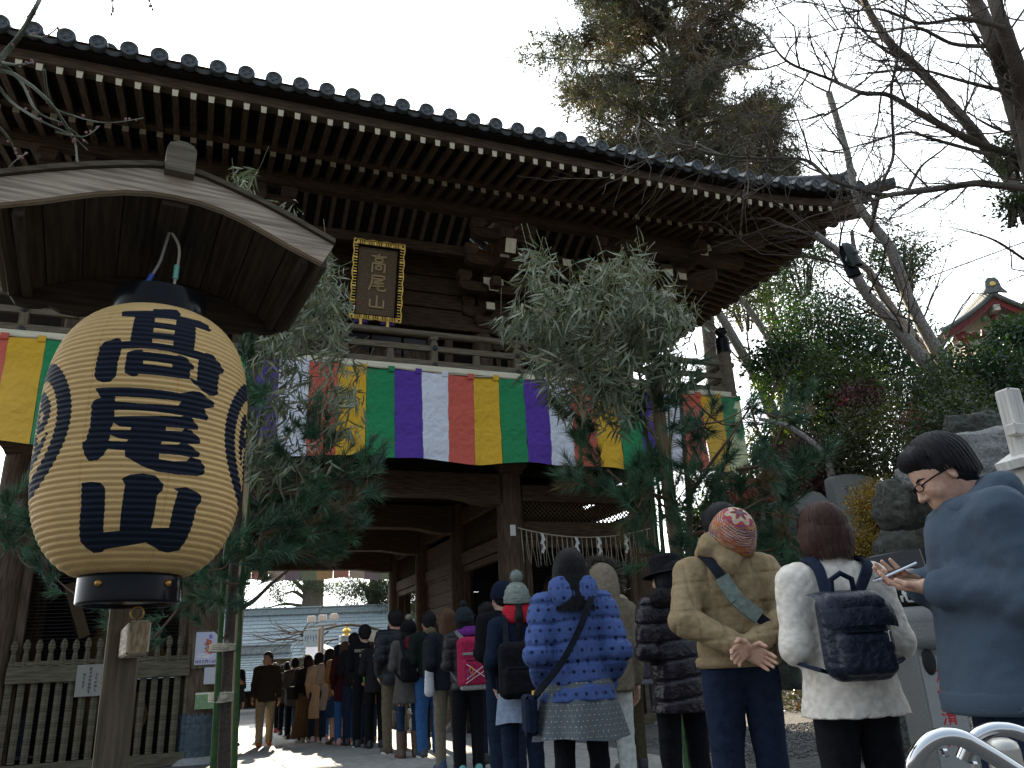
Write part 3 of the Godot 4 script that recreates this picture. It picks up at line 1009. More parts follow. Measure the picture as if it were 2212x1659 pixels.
	for i in 34:
		var z := 3.2 - 0.3725 * i
		var y0 := 8.98 + lift(z + 3.4)
		var dm := clampf(3.5 - z, 0.3, 6.0)
		var pts := PackedVector3Array()
		var rad := PackedFloat32Array()
		for q in 7:
			var d := dm * q / 6.0
			pts.append(Vector3(6.86 - d, y0 - lift(z + 3.4) * q / 6.0 + slope.call(z, d), z))
			rad.append(0.105)
		var t := MB.new()
		t.tube(pts, rad, 10)
		var row := part("round_tile_row", t, M.tile, gate)
		part("tile_disc", discm, M.tile, row, Transform3D(turn_x, Vector3(6.9, y0, z)))
	# hip ridge and its end tiles at the corner
	var ridge := MB.new()
	var rp := []
	for q in 12:
		var d := q * 0.5
		rp.append(Vector3(6.55 - d, 9.42 - 0.29 * minf(1, d / 2.5) + slope.call(0, d), 3.15 - d))
	for q in 11:
		for l in 3:
			ridge.bar(rp[q] + Vector3(0, 0.02 + l * 0.075, 0), rp[q + 1] + Vector3(0, 0.02 + l * 0.075, 0), 0.3 - 0.03 * l, 0.066)
	part("hip_ridge", ridge, M.tile, gate)
	var rt := MB.new()
	var rpts := PackedVector3Array([Vector3(6.75, 9.74, 3.35)])
	var rr := PackedFloat32Array([0.1])
	for q in 12:
		rpts.append(rp[q] + Vector3(0, 0.26, 0)); rr.append(0.1)
	rt.tube(rpts, rr, 12)
	part("ridge_cover", rt, M.tile, gate)
	var horn := MB.new()
	horn.bar(Vector3(6.2, 9.22, 2.8), Vector3(7.2, 9.30, 3.8), 0.22, 0.16, Vector3.UP, 0.02)
	part("corner_tile", horn, M.tile, gate)
	var ogre := MB.new()                                # the plate that closes the ridge
	ogre.prism(PackedVector2Array([Vector2(-0.2, -0.05), Vector2(0.2, -0.05), Vector2(0.17, 0.15), Vector2(0.12, 0.26), Vector2(-0.12, 0.26), Vector2(-0.17, 0.15)]), 0, 0.06, Transform3D(Basis(Vector3.UP, PI / 4), Vector3(6.6, 9.4, 3.2)))
	part("ridge_end", ogre, M.tile, gate)
	# the ends of two descending ridges that peep over the eave
	for e in [[-6.35, 9.24], [1.2, 9.2], [0.95, 9.2]]:
		var dr := MB.new()
		dr.tube(PackedVector3Array([Vector3(e[0], e[1], 3.05), Vector3(e[0], e[1] + 1.2, 0.6)]), PackedFloat32Array([0.11, 0.11]), 12)
		var d := part("descending_ridge", dr, M.tile, gate)
		part("tile_disc", discm, M.tile, d, xf(Vector3(e[0], e[1], 3.08)))


func build_ground() -> void:
	var gm := mottled(31, Vector3(0.055, 0.053, 0.050), Vector3(0.12, 0.115, 0.105), 0.9, 0.95, 0.05, 0.8, true)
	M.ground = gm
	var b := MB.new()
	var span := func(f: float) -> float:               # fine near the gate, coarse towards the horizon
		var g := f * 2 - 1
		return g * 30.0 + 170.0 * g * g * g * g * g
	b.sheet(func(u: float, w: float) -> Vector3:
		var p := Vector3(span.call(u), 0, -12.0 - span.call(w))
		p.y = ground_y(p) - 0.03
		return p, 90, 90)
	struct("ground", b, gm)
	# the paved way through the gate, slab by slab
	M.paving = mottled(32, Vector3(0.25, 0.245, 0.23), Vector3(0.38, 0.37, 0.345), 0.8, 0.85, 0.03, 0.3, true)
	var walk := Node3D.new()
	walk.name = "pavement"
	walk.transform = gate_tf
	walk.set_meta("kind", "structure")
	add_child(walk)
	var z := 7.0
	var row := 0
	while z > -13.5:
		var x := -4.1 - (0.55 if row % 2 else 0.0)
		while x < 0.1:
			var x0 := maxf(x, -4.1)
			var x1 := minf(x + 1.1, 0.1)
			if x1 - x0 > 0.1:
				var c := Vector3((x0 + x1) * 0.5, 0, z - 0.3)
				var ya := ground_y(gp(c.x, 0, z))
				var yb := ground_y(gp(c.x, 0, z - 0.6))
				var s := MB.new()
				s.bar(Vector3(c.x, ya + rnd(0, 0.004), z - 0.004), Vector3(c.x, yb + rnd(0, 0.004), z - 0.596), x1 - x0 - 0.012, 0.08, Vector3.UP, 0.004)
				part("paving_slab", s, M.paving, walk, xf(Vector3(0, -0.036, 0)))
			x += 1.1
		z -= 0.6
		row += 1
	# stone platform and kerb on the right of the gate
	var plat := MB.new()
	plat.box(Vector3(3.6, -0.26, 0.55), Vector3(6.4, 0.3, 3.0), 0.015)
	part("stone_platform", plat, M.plat, walk)
	for k in 6:
		part("kerb_stone", one_box(Vector3(1.3 + k * 1.05, -0.18, 2.75), Vector3(1.04, 0.24, 0.16), 0.012), M.stone, walk)
	# loose gravel between the kerb and the queue
	var peb := MB.new()
	peb.ball(Vector3.ZERO, Vector3(1, 0.6, 0.8), 6, 4)
	var spots := []
	var tints := []
	for k in 9000:
		var g := gp(rnd(0.6, 7.5), 0, rnd(2.9, 6.0))
		g.y = ground_y(g) - 0.022
		spots.append(Transform3D(Basis(Vector3.UP, rnd(0, TAU)) * Basis.from_scale(Vector3.ONE * rnd(0.008, 0.022)), g))
		var t := rnd(0.07, 0.18)
		tints.append(Color(t, t, t * 0.96))
	var gm2 := plain(Color.WHITE, 0.9)
	gm2.vertex_color_use_as_albedo = true
	var gravel := many("gravel", peb.mesh(), gm2, self, spots, tints)
	tag(gravel, "grey gravel strip between the stone kerb and the feet of the queue", "gravel")


func cloth_mat(c: Vector3, back := 0.25) -> StandardMaterial3D:
	var m := plain(lin(c.x, c.y, c.z), 0.85)
	m.normal_enabled = true
	m.normal_texture = bump(2, 0.02, 9.0)
	m.normal_scale = 0.8
	m.uv1_scale = Vector3(1.1, 1.1, 1)
	m.backlight_enabled = true
	m.backlight = Color(back, back, back)
	m.rim_enabled = true
	m.rim = 0.15
	return m


func build_banners() -> void:
	var cols := [Vector3(0.012, 0.25, 0.085), Vector3(0.095, 0.035, 0.33), Vector3(0.74, 0.76, 0.82), Vector3(0.64, 0.115, 0.075), Vector3(0.74, 0.43, 0.025)]
	var names := ["green", "purple", "white", "red", "yellow"]
	var mats := []
	for c in cols:
		mats.append(cloth_mat(c, 0.3))
	for side in 2:
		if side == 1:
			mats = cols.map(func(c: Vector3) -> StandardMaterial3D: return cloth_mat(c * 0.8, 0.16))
		var o: Node3D
		if side == 0:
			o = thing("striped_banner", "long cloth banner of five repeating colours hung along the balcony on the near side", "banner", GATE_AT, GATE_TURN, "")
		else:
			o = thing("striped_banner", "sunlit five colour banner seen beyond the passage on the far side of the gate", "banner", GATE_AT, GATE_TURN)
		var ph := 3.1 * side
		var zz := 1.54 if side == 0 else -10.1
		var y0 := 5.49 if side == 0 else 4.95
		var y1 := 4.045 if side == 0 else 3.44
		var sag := func(x: float) -> float:
			return 0.018 * sin(x * 2.1 + ph) + 0.012 * sin(x * 4.3 + 1.0 + ph)
		for m in range(-4, 26) if side == 0 else range(-6, 14):
			var x0: float = (-6.84 + 0.4415 * m) if side == 0 else (-3.22 + 0.442 * m)
			var x1 := x0 + 0.4415
			var ci := posmod(m, 5) if side == 0 else posmod(3 - m, 5)
			var b := MB.new()
			b.sheet(func(u: float, w: float) -> Vector3:
				var x := lerpf(x0, x1, u)
				var e := 1.0 - w
				var y := lerpf(y1 + sag.call(x) * 1.4, y0 + sag.call(x * 0.8) * 0.5, w)
				var dz := 0.03 * sin(x * 3.4 + e * 1.3 + ph) * (0.25 + e) + 0.012 * sin(x * 9.0 + e * 4.0) * e + 0.006 * sin(e * 11.0 + x * 5.0 + m) + 0.005 * sin(e * 23.0 + m * 1.7)
				return Vector3(x + 0.01 * e * sin(m * 1.3), y, zz + dz), 8, 24, 0.44, 1.45)
			var s := part("%s_stripe" % names[ci], b, mats[ci], o)
			if side == 0:
				part("loop", one_box(Vector3(x1 - 0.05, y0 + 0.005 + sag.call(x1 * 0.8) * 0.5, zz + 0.012), Vector3(0.1, 0.09, 0.03), 0.004), mats[ci], s)
		if side == 0:
			var rope := MB.new()
			var pts := PackedVector3Array()
			var rad := PackedFloat32Array()
			for i in 140:
				var x := lerpf(-8.6, 4.65, i / 139.0)
				pts.append(Vector3(x, 5.508 + sag.call(x * 0.8) * 0.5 + 0.006 * sin(i * 1.1), zz + 0.006))
				rad.append(0.012 + 0.003 * (i % 2))
			rope.tube(pts, rad, 6)
			part("rope", rope, M.rope, o)


func build_lantern() -> void:
	var at0 := Vector3(-0.8557, 0, -1.7995)
	var turn := 0.49362
	# --- the lantern itself
	var lan := thing("paper_lantern", "big ribbed tan paper lantern painted with black characters and black lacquer rims", "lantern", at0, turn)
	var lx := -0.003
	var lz := -0.2134
	var yc := 1.62825
	var half := 0.34327
	var im := Image.create(2048, 1024, false, Image.FORMAT_RGB8)
	var paper := lin(0.53, 0.355, 0.15)
	im.fill(paper)
	for k in 5200:                                      # fibres and stains of the paper
		var f := rng.randf_range(0.9, 1.1)
		var w := int(rnd(10, 120))
		var c := Color(minf(1, paper.r * f), minf(1, paper.g * f * rnd(0.99, 1.01)), paper.b * f * rnd(0.95, 1.03))
		im.fill_rect(Rect2i(int(rnd(0, 2040)), int(rnd(0, 1023)), w, 1 + int(rnd(0, 2.2))), c)
	for k in 170:
		var s := paper * rnd(0.6, 0.85)
		im.fill_rect(Rect2i(int(rnd(0, 2040)), int(rnd(0, 420)), int(rnd(2, 7)), int(rnd(1, 4))), Color(s.r, s.g, s.b))
	for k in 8:                                        # glued seams
		im.fill_rect(Rect2i(k * 256 + 60, 0, 5, 1024), Color(paper.r * 0.96, paper.g * 0.93, paper.b * 0.85))
	var ink := lin(0.010, 0.013, 0.024)
	for g in GLYPHS:
		var pp := PackedVector2Array()
		for i in range(1, g.size(), 2):
			pp.append(Vector2((g[i] + 180.0) / 360.0 * 2048.0, (g[i + 1] + 1.0) * 512.0))
		fill_poly(im, pp, ink if g[0] == 1 else paper)
	for sd in [-1.0, 1.0]:                             # round crests on the two flanks
		var cx: float = (sd * 83.0 + 180.0) / 360.0 * 2048.0
		var sx := 2048.0 / (TAU * 0.248)               # pixels per metre round the lantern
		var sy := 512.0 / half
		var ring := func(r: float, col: Color, ox: float, oy: float, kx := 1.0) -> void:
			var q := PackedVector2Array()
			for i in 72:
				q.append(Vector2(cx + (ox + cos(TAU * i / 72) * r * kx) * sx, 512.0 + (oy + sin(TAU * i / 72) * r) * sy))
			fill_poly(im, q, col)
		ring.call(0.170, ink, 0, 0)
		ring.call(0.124, paper, 0, 0)
		for k in 3:
			var a := TAU * k / 3 + 0.5
			ring.call(0.046, ink, cos(a) * 0.055, sin(a) * 0.055)
			for q in 9:
				var e := a + 0.16 * q
				ring.call(0.034 - 0.0034 * q, ink, cos(e) * (0.062 + 0.004 * q), sin(e) * (0.062 + 0.004 * q))
			ring.call(0.014, paper, cos(a) * 0.05, sin(a) * 0.05)
	var pm := plain(Color.WHITE, 0.62)
	pm.albedo_texture = ImageTexture.create_from_image(im)
	pm.backlight_enabled = true
	pm.backlight = Color(0.16, 0.13, 0.09)
	pm.normal_enabled = true
	pm.normal_texture = bump(3, 0.05, 3.0)
	pm.normal_scale = 0.25
	pm.metallic_specular = 0.22
	var prof := []
	var ribs := 50
	for i in ribs * 5 + 1:
		var t := lerpf(-1, 1, i / (ribs * 5.0))
		var r := 0.112 + 0.136 * pow(maxf(0.0, 1.0 - pow(absf(t), 3.412)), 1.0 / 1.591)
		var e := float(i % 5) / 5.0
		r -= 0.0042 * (1.0 - sin(PI * e)) if i % 5 else 0.0042
		prof.append(Vector2(r, yc + half * t))
	var body := MB.new()
	body.lathe(prof, 160, Vector3(lx, 0, lz), -PI, TAU)
	part("paper_body", body, pm, lan)
	var top := MB.new()
	top.lathe([Vector2(0.10, yc + half - 0.01), Vector2(0.118, yc + half - 0.01), Vector2(0.118, yc + half + 0.065), Vector2(0.106, yc + half + 0.068), Vector2(0.104, yc + half - 0.01)], 64, Vector3(lx, 0, lz))
	part("upper_rim", top, M.black, lan)
	var bot := MB.new()
	var yb := yc - half
	bot.lathe([Vector2(0, yb - 0.058), Vector2(0.10, yb - 0.058), Vector2(0.102, yb - 0.066), Vector2(0.113, yb - 0.066), Vector2(0.117, yb - 0.06), Vector2(0.117, yb + 0.006), Vector2(0.10, yb + 0.006)], 64, Vector3(lx, 0, lz))
	var lr := part("lower_rim", bot, M.black, lan)
	var brass := plain(lin(0.42, 0.22, 0.06), 0.4, 0.8)
	for a in [-0.65, 0.72, 2.0, -2.0]:
		var st := MB.new()
		st.ball(Vector3(lx + sin(a) * 0.117, yb - 0.022, lz + cos(a) * 0.117), Vector3.ONE * 0.009, 10, 6)
		part("stud", st, brass, lr)
	var ringm := TorusMesh.new()
	ringm.inner_radius = 0.0125
	ringm.outer_radius = 0.0165
	part("hook_ring", ringm, brass, lan, Transform3D(Basis(Vector3.RIGHT, PI / 2), Vector3(0.018, yb - 0.086, -0.185)))
	# --- the stand: post, arm, roof
	var sd := thing("lantern_stand", "weathered wooden post with a small arched roof sheltering the big paper lantern", "lantern stand", at0, turn)
	var post := MB.new()
	post.box(Vector3(0.012, 1.05, -0.60), Vector3(0.086, 2.3, 0.086), 0.006)
	part("post", post, M.post, sd)
	var arm := MB.new()
	arm.box(Vector3(0.026, 1.143, -0.37), Vector3(0.05, 0.078, 0.385), 0.005)
	var am := part("arm", arm, M.barge, sd)
	var endg := MB.new()
	endg.box(Vector3(0.026, 1.143, -0.1765), Vector3(0.042, 0.07, 0.003), 0.0)
	part("end_grain", endg, wood(41, Vector3(0.20, 0.145, 0.085), 0.35, 0.85, Vector3(5, 16, 1)), am)
	var rod := MB.new()
	rod.tube(PackedVector3Array([Vector3(0.018, 1.17, -0.185), Vector3(0.018, yb - 0.095, -0.185)]), PackedFloat32Array([0.004, 0.004]), 8)
	part("hook_rod", rod, M.iron, am)
	var top_c := [Vector2(0, 2.322), Vector2(0.07, 2.311), Vector2(0.14, 2.292), Vector2(0.215, 2.268), Vector2(0.30, 2.236), Vector2(0.36, 2.211), Vector2(0.42, 2.186)]
	var und_c := [Vector2(0, 2.246), Vector2(0.06, 2.243), Vector2(0.12, 2.232), Vector2(0.18, 2.213), Vector2(0.24, 2.188), Vector2(0.30, 2.161), Vector2(0.345, 2.144), Vector2(0.39, 2.127)]
	for s in [-1.0, 1.0]:
		var p := PackedVector2Array()                  # one half of the arched front board
		for q in und_c:
			p.append(Vector2(q.x * s, q.y))
		for i in range(top_c.size() - 1, -1, -1):
			p.append(Vector2(top_c[i].x * s, top_c[i].y))
		if s < 0:
			p.reverse()
		var bb := MB.new()
		bb.prism(p, -0.028, 0.0)
		part("barge_board", bb, M.barge, sd)
		for i in 6:                                    # boards of the roof, running front to back
			var a: Vector2 = top_c[i]
			var c: Vector2 = top_c[i + 1]
			var q := MB.new()
			q.prism(PackedVector2Array([Vector2(a.x * s, a.y + 0.002), Vector2(c.x * s + 0.001 * s, c.y + 0.002), Vector2(c.x * s + 0.001 * s, c.y + 0.016), Vector2(a.x * s, a.y + 0.016)]) if s > 0 else PackedVector2Array([Vector2(c.x * s - 0.001, c.y + 0.002), Vector2(a.x * s, a.y + 0.002), Vector2(a.x * s, a.y + 0.016), Vector2(c.x * s - 0.001, c.y + 0.016)]), -0.575, 0.012)
			part("roof_board", q, M.post, sd)
		# the lower lining seen from below
		for i in 4:
			var x0 := 0.035 + i * 0.09
			var x1 := x0 + 0.087
			var y0 := 2.262 - 0.85 * x0 * x0
			var y1 := 2.262 - 0.85 * x1 * x1
			var q := MB.new()
			q.bar(Vector3(s * (x0 + x1) * 0.5, (y0 + y1) * 0.5, -0.03), Vector3(s * (x0 + x1) * 0.5, (y0 + y1) * 0.5 - 0.012, -0.52), Vector2(x1 - x0, y1 - y0).length(), 0.012, Vector3(s * (y0 - y1), x1 - x0, 0).normalized(), 0.001, Vector2(rnd(0, 5), rnd(0, 5)))
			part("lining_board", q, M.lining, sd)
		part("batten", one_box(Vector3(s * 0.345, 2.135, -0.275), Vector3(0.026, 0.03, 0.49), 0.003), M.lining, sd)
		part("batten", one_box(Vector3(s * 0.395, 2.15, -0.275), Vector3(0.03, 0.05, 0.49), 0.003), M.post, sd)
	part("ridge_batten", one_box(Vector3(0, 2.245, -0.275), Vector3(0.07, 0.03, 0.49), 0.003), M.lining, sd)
	var bk := MB.new()
	var sc := PackedVector2Array()
	for q in [Vector2(-0.40, 2.14), Vector2(-0.375, 2.104), Vector2(-0.345, 2.098), Vector2(-0.31, 2.103), Vector2(-0.292, 2.112), Vector2(-0.26, 2.097), Vector2(-0.21, 2.092), Vector2(-0.17, 2.104), Vector2(-0.13, 2.136), Vector2(-0.08, 2.15), Vector2(0, 2.155), Vector2(0.08, 2.15), Vector2(0.13, 2.136), Vector2(0.17, 2.113), Vector2(0.21, 2.105), Vector2(0.26, 2.107), Vector2(0.292, 2.121), Vector2(0.32, 2.112), Vector2(0.36, 2.118), Vector2(0.40, 2.14)]:
		sc.append(q)
	for i in range(6, -1, -1):
		sc.append(Vector2(top_c[i].x * 0.97, top_c[i].y))
	for i in range(1, 7):
		sc.append(Vector2(-top_c[i].x * 0.97, top_c[i].y))
	bk.prism(sc, -0.556, -0.530)
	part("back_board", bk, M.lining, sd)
	var rb := MB.new()
	var rp := PackedVector2Array([Vector2(-0.036, 2.30), Vector2(0.036, 2.30), Vector2(0.037, 2.372), Vector2(0.028, 2.386), Vector2(0.010, 2.394), Vector2(-0.010, 2.394), Vector2(-0.030, 2.384), Vector2(-0.037, 2.366)])
	rb.prism(rp, -0.575, 0.03)
	part("ridge_block", rb, M.fence, sd)
	# cables from the roof into the lantern
	var ty := yc + half + 0.06
	for c in [[Vector3(0.0, 2.235, -0.18), Vector3(-0.014, 2.15, -0.2), Vector3(-0.045, 2.07, -0.21), Vector3(-0.07, ty - 0.03, -0.22), 0.004, plain(lin(0.3, 0.3, 0.28), 0.6)], [Vector3(0.004, 2.235, -0.18), Vector3(0.03, 2.19, -0.19), Vector3(0.028, 2.1, -0.2), Vector3(0.02, ty - 0.03, -0.21), 0.004, plain(lin(0.5, 0.46, 0.36), 0.6)]]:
		var cb := MB.new()
		var cv := Curve3D.new()
		for i in 4:
			cv.add_point(c[i], (c[maxi(i - 1, 0)] - c[mini(i + 1, 3)]) / 6.0, (c[mini(i + 1, 3)] - c[maxi(i - 1, 0)]) / 6.0)
		var pts := cv.tessellate(3)
		var rad := PackedFloat32Array()
		rad.resize(pts.size())
		rad.fill(c[4])
		cb.tube(pts, rad, 8)
		var cp := part("cable", cb, c[5], sd)
		var sl := MB.new()
		sl.tube(PackedVector3Array([c[2] + (c[1] - c[2]) * 0.45, c[2]]), PackedFloat32Array([0.0075, 0.0075]), 8)
		part("sleeve", sl, plain(lin(0.02, 0.08, 0.35) if c[0].x == 0.0 else lin(0.2, 0.55, 0.42), 0.4), cp)


class SDF:                                             # a field of distances on a grid, joined smoothly, meshed as surface nets
	var c := 0.02
	var o := Vector3.ZERO
	var nx := 0
	var ny := 0
	var nz := 0
	var f := PackedFloat32Array()

	func _init(lo: Vector3, hi: Vector3, cell: float) -> void:
		c = cell
		o = lo
		nx = int((hi.x - lo.x) / c) + 2
		ny = int((hi.y - lo.y) / c) + 2
		nz = int((hi.z - lo.z) / c) + 2
		f.resize(nx * ny * nz)
		f.fill(0.5)

	func cap(a: Vector3, b: Vector3, ra: float, rb: float, k := 0.03, flat := 1.0) -> void:
		var m := maxf(ra, rb) + k + c * 2.0
		var x0 := maxi(0, int((minf(a.x, b.x) - m - o.x) / c)); var x1 := mini(nx - 1, int((maxf(a.x, b.x) + m - o.x) / c) + 1)
		var y0 := maxi(0, int((minf(a.y, b.y) - m - o.y) / c)); var y1 := mini(ny - 1, int((maxf(a.y, b.y) + m - o.y) / c) + 1)
		var z0 := maxi(0, int((minf(a.z, b.z) - m - o.z) / c)); var z1 := mini(nz - 1, int((maxf(a.z, b.z) + m - o.z) / c) + 1)
		var ba := b - a
		ba.z *= flat
		var bb := 1.0 / maxf(ba.length_squared(), 1e-9)
		for z in range(z0, z1 + 1):
			for y in range(y0, y1 + 1):
				var i := (z * ny + y) * nx + x0
				var p := Vector3(o.x + x0 * c - a.x, o.y + y * c - a.y, (o.z + z * c - a.z) * flat)
				for x in range(x0, x1 + 1):
					var h := clampf(p.dot(ba) * bb, 0.0, 1.0)
					var d := (p - ba * h).length() - ra - (rb - ra) * h
					var e := f[i]
					var w := k - absf(d - e)
					f[i] = minf(d, e) - (w * w * 0.25 / k if w > 0.0 else 0.0)
					p.x += c
					i += 1

	func ell(q: Vector3, r: Vector3, k := 0.02, b := Basis.IDENTITY, carve := false) -> void:
		var m := maxf(r.x, maxf(r.y, r.z)) + k + c * 2.0
		var x0 := maxi(0, int((q.x - m - o.x) / c)); var x1 := mini(nx - 1, int((q.x + m - o.x) / c) + 1)
		var y0 := maxi(0, int((q.y - m - o.y) / c)); var y1 := mini(ny - 1, int((q.y + m - o.y) / c) + 1)
		var z0 := maxi(0, int((q.z - m - o.z) / c)); var z1 := mini(nz - 1, int((q.z + m - o.z) / c) + 1)
		var bi := b.inverse()
		var s := minf(r.x, minf(r.y, r.z))
		var stp := bi * Vector3(c, 0, 0) / r
		for z in range(z0, z1 + 1):
			for y in range(y0, y1 + 1):
				var i := (z * ny + y) * nx + x0
				var p := (bi * Vector3(o.x + x0 * c - q.x, o.y + y * c - q.y, o.z + z * c - q.z)) / r
				for x in range(x0, x1 + 1):
					var l := p.length()
					var d := l * (l - 1.0) / maxf((p / r).length(), 1e-6)
					var e := f[i]
					if carve:
						d = -d
						var w := k - absf(d - e)
						f[i] = maxf(d, e) + (w * w * 0.25 / k if w > 0.0 else 0.0)
					else:
						var w := k - absf(d - e)
						f[i] = minf(d, e) - (w * w * 0.25 / k if w > 0.0 else 0.0)
					p += stp
					i += 1

	func rbox(q: Vector3, h: Vector3, r: float, k := 0.01, b := Basis.IDENTITY) -> void:
		var m := h.length() + k + c * 2.0
		var x0 := maxi(0, int((q.x - m - o.x) / c)); var x1 := mini(nx - 1, int((q.x + m - o.x) / c) + 1)
		var y0 := maxi(0, int((q.y - m - o.y) / c)); var y1 := mini(ny - 1, int((q.y + m - o.y) / c) + 1)
		var z0 := maxi(0, int((q.z - m - o.z) / c)); var z1 := mini(nz - 1, int((q.z + m - o.z) / c) + 1)
		var bi := b.inverse()
		var hh := h - Vector3.ONE * r
		for z in range(z0, z1 + 1):
			for y in range(y0, y1 + 1):
				var i := (z * ny + y) * nx + x0
				for x in range(x0, x1 + 1):
					var p := (bi * Vector3(o.x + x * c - q.x, o.y + y * c - q.y, o.z + z * c - q.z)).abs() - hh
					var d := p.max(Vector3.ZERO).length() + minf(maxf(p.x, maxf(p.y, p.z)), 0.0) - r
					var e := f[i]
					var w := k - absf(d - e)
					f[i] = minf(d, e) - (w * w * 0.25 / k if w > 0.0 else 0.0)
					i += 1

	func cut_below(y0: float) -> void:
		for y in mini(ny, int((y0 + 0.5 - o.y) / c)):
			var d := y0 - (o.y + y * c)
			if d < -0.1:
				break
			for z in nz:
				var i := (z * ny + y) * nx
				for x in nx:
					if f[i] < d:
						f[i] = d
					i += 1

	func cut_above(y0: float) -> void:
		for y in ny:
			var d := (o.y + y * c) - y0
			if d < -0.06:
				continue
			for z in nz:
				var i := (z * ny + y) * nx
				for x in nx:
					if f[i] < d:
						f[i] = d
					i += 1

	func shift(fn: Callable) -> void:                  # move the surface by fn(point)
		var lim := c * 2.5
		var i := 0
		for z in nz:
			for y in ny:
				for x in nx:
					if absf(f[i]) < lim:
						f[i] -= fn.call(Vector3(o.x + x * c, o.y + y * c, o.z + z * c))
					i += 1

	func mesh_into(mb: MB, tf := Transform3D.IDENTITY) -> void:
		var id := PackedInt32Array()
		id.resize(f.size())
		id.fill(-1)
		var sx := 1
		var sy := nx
		var sz := nx * ny
		var lim := c * 2.2
		var flip := tf.basis.determinant() < 0.0
		var nb := tf.basis.inverse().transposed()
		for z in nz - 1:
			for y in ny - 1:
				var i := z * sz + y * sy - 1
				for x in nx - 1:
					i += 1
					var a := f[i]
					if a > lim or a < -lim:
						continue
					var b1 := f[i + 1]; var b2 := f[i + sy]; var b3 := f[i + sy + 1]
					var b4 := f[i + sz]; var b5 := f[i + sz + 1]; var b6 := f[i + sz + sy]; var b7 := f[i + sz + sy + 1]
					var s := int(a < 0) + int(b1 < 0) + int(b2 < 0) + int(b3 < 0) + int(b4 < 0) + int(b5 < 0) + int(b6 < 0) + int(b7 < 0)
					if s == 0 or s == 8:
						continue
					var q := Vector3.ZERO
					var n := 0
					if (a < 0) != (b1 < 0): q += Vector3(a / (a - b1), 0, 0); n += 1
					if (b2 < 0) != (b3 < 0): q += Vector3(b2 / (b2 - b3), 1, 0); n += 1
					if (b4 < 0) != (b5 < 0): q += Vector3(b4 / (b4 - b5), 0, 1); n += 1
					if (b6 < 0) != (b7 < 0): q += Vector3(b6 / (b6 - b7), 1, 1); n += 1
					if (a < 0) != (b2 < 0): q += Vector3(0, a / (a - b2), 0); n += 1
					if (b1 < 0) != (b3 < 0): q += Vector3(1, b1 / (b1 - b3), 0); n += 1
					if (b4 < 0) != (b6 < 0): q += Vector3(0, b4 / (b4 - b6), 1); n += 1
					if (b5 < 0) != (b7 < 0): q += Vector3(1, b5 / (b5 - b7), 1); n += 1
					if (a < 0) != (b4 < 0): q += Vector3(0, 0, a / (a - b4)); n += 1
					if (b1 < 0) != (b5 < 0): q += Vector3(1, 0, b1 / (b1 - b5)); n += 1
					if (b2 < 0) != (b6 < 0): q += Vector3(0, 1, b2 / (b2 - b6)); n += 1
					if (b3 < 0) != (b7 < 0): q += Vector3(1, 1, b3 / (b3 - b7)); n += 1
					q /= n
					var g := Vector3((b1 - a) + (b3 - b2) + (b5 - b4) + (b7 - b6), (b2 - a) + (b3 - b1) + (b6 - b4) + (b7 - b5), (b4 - a) + (b5 - b1) + (b6 - b2) + (b7 - b3))
					id[i] = mb.v.size()
					mb.v.append(tf * (o + Vector3(x, y, z) * c + q * c))
					mb.n.append((nb * g).normalized())
					mb.t.append(Vector2(o.x + (x + q.x) * c, o.y + (y + q.y) * c))
		for z in range(1, nz - 1):
			for y in range(1, ny - 1):
				var i := z * sz + y * sy
				for x in range(1, nx - 1):
					i += 1
					if id[i] < 0:
						continue
					var a := f[i] < 0
					for ax in 3:
						var st := sx if ax == 0 else (sy if ax == 1 else sz)
						if a == (f[i + st] < 0):
							continue
						var u := sy if ax == 0 else (sz if ax == 1 else sx)
						var w := sz if ax == 0 else (sx if ax == 1 else sy)
						var p0 := id[i - u - w]; var p1 := id[i - w]; var p2 := id[i]; var p3 := id[i - u]
						if p0 < 0 or p1 < 0 or p3 < 0:
							continue
						if a == flip:
							mb.x.append_array(PackedInt32Array([p0, p1, p2, p0, p2, p3]))
						else:
							mb.x.append_array(PackedInt32Array([p0, p2, p1, p0, p3, p2]))


var shared := {}                                       # meshes that many people use
var fold := FastNoiseLite.new()


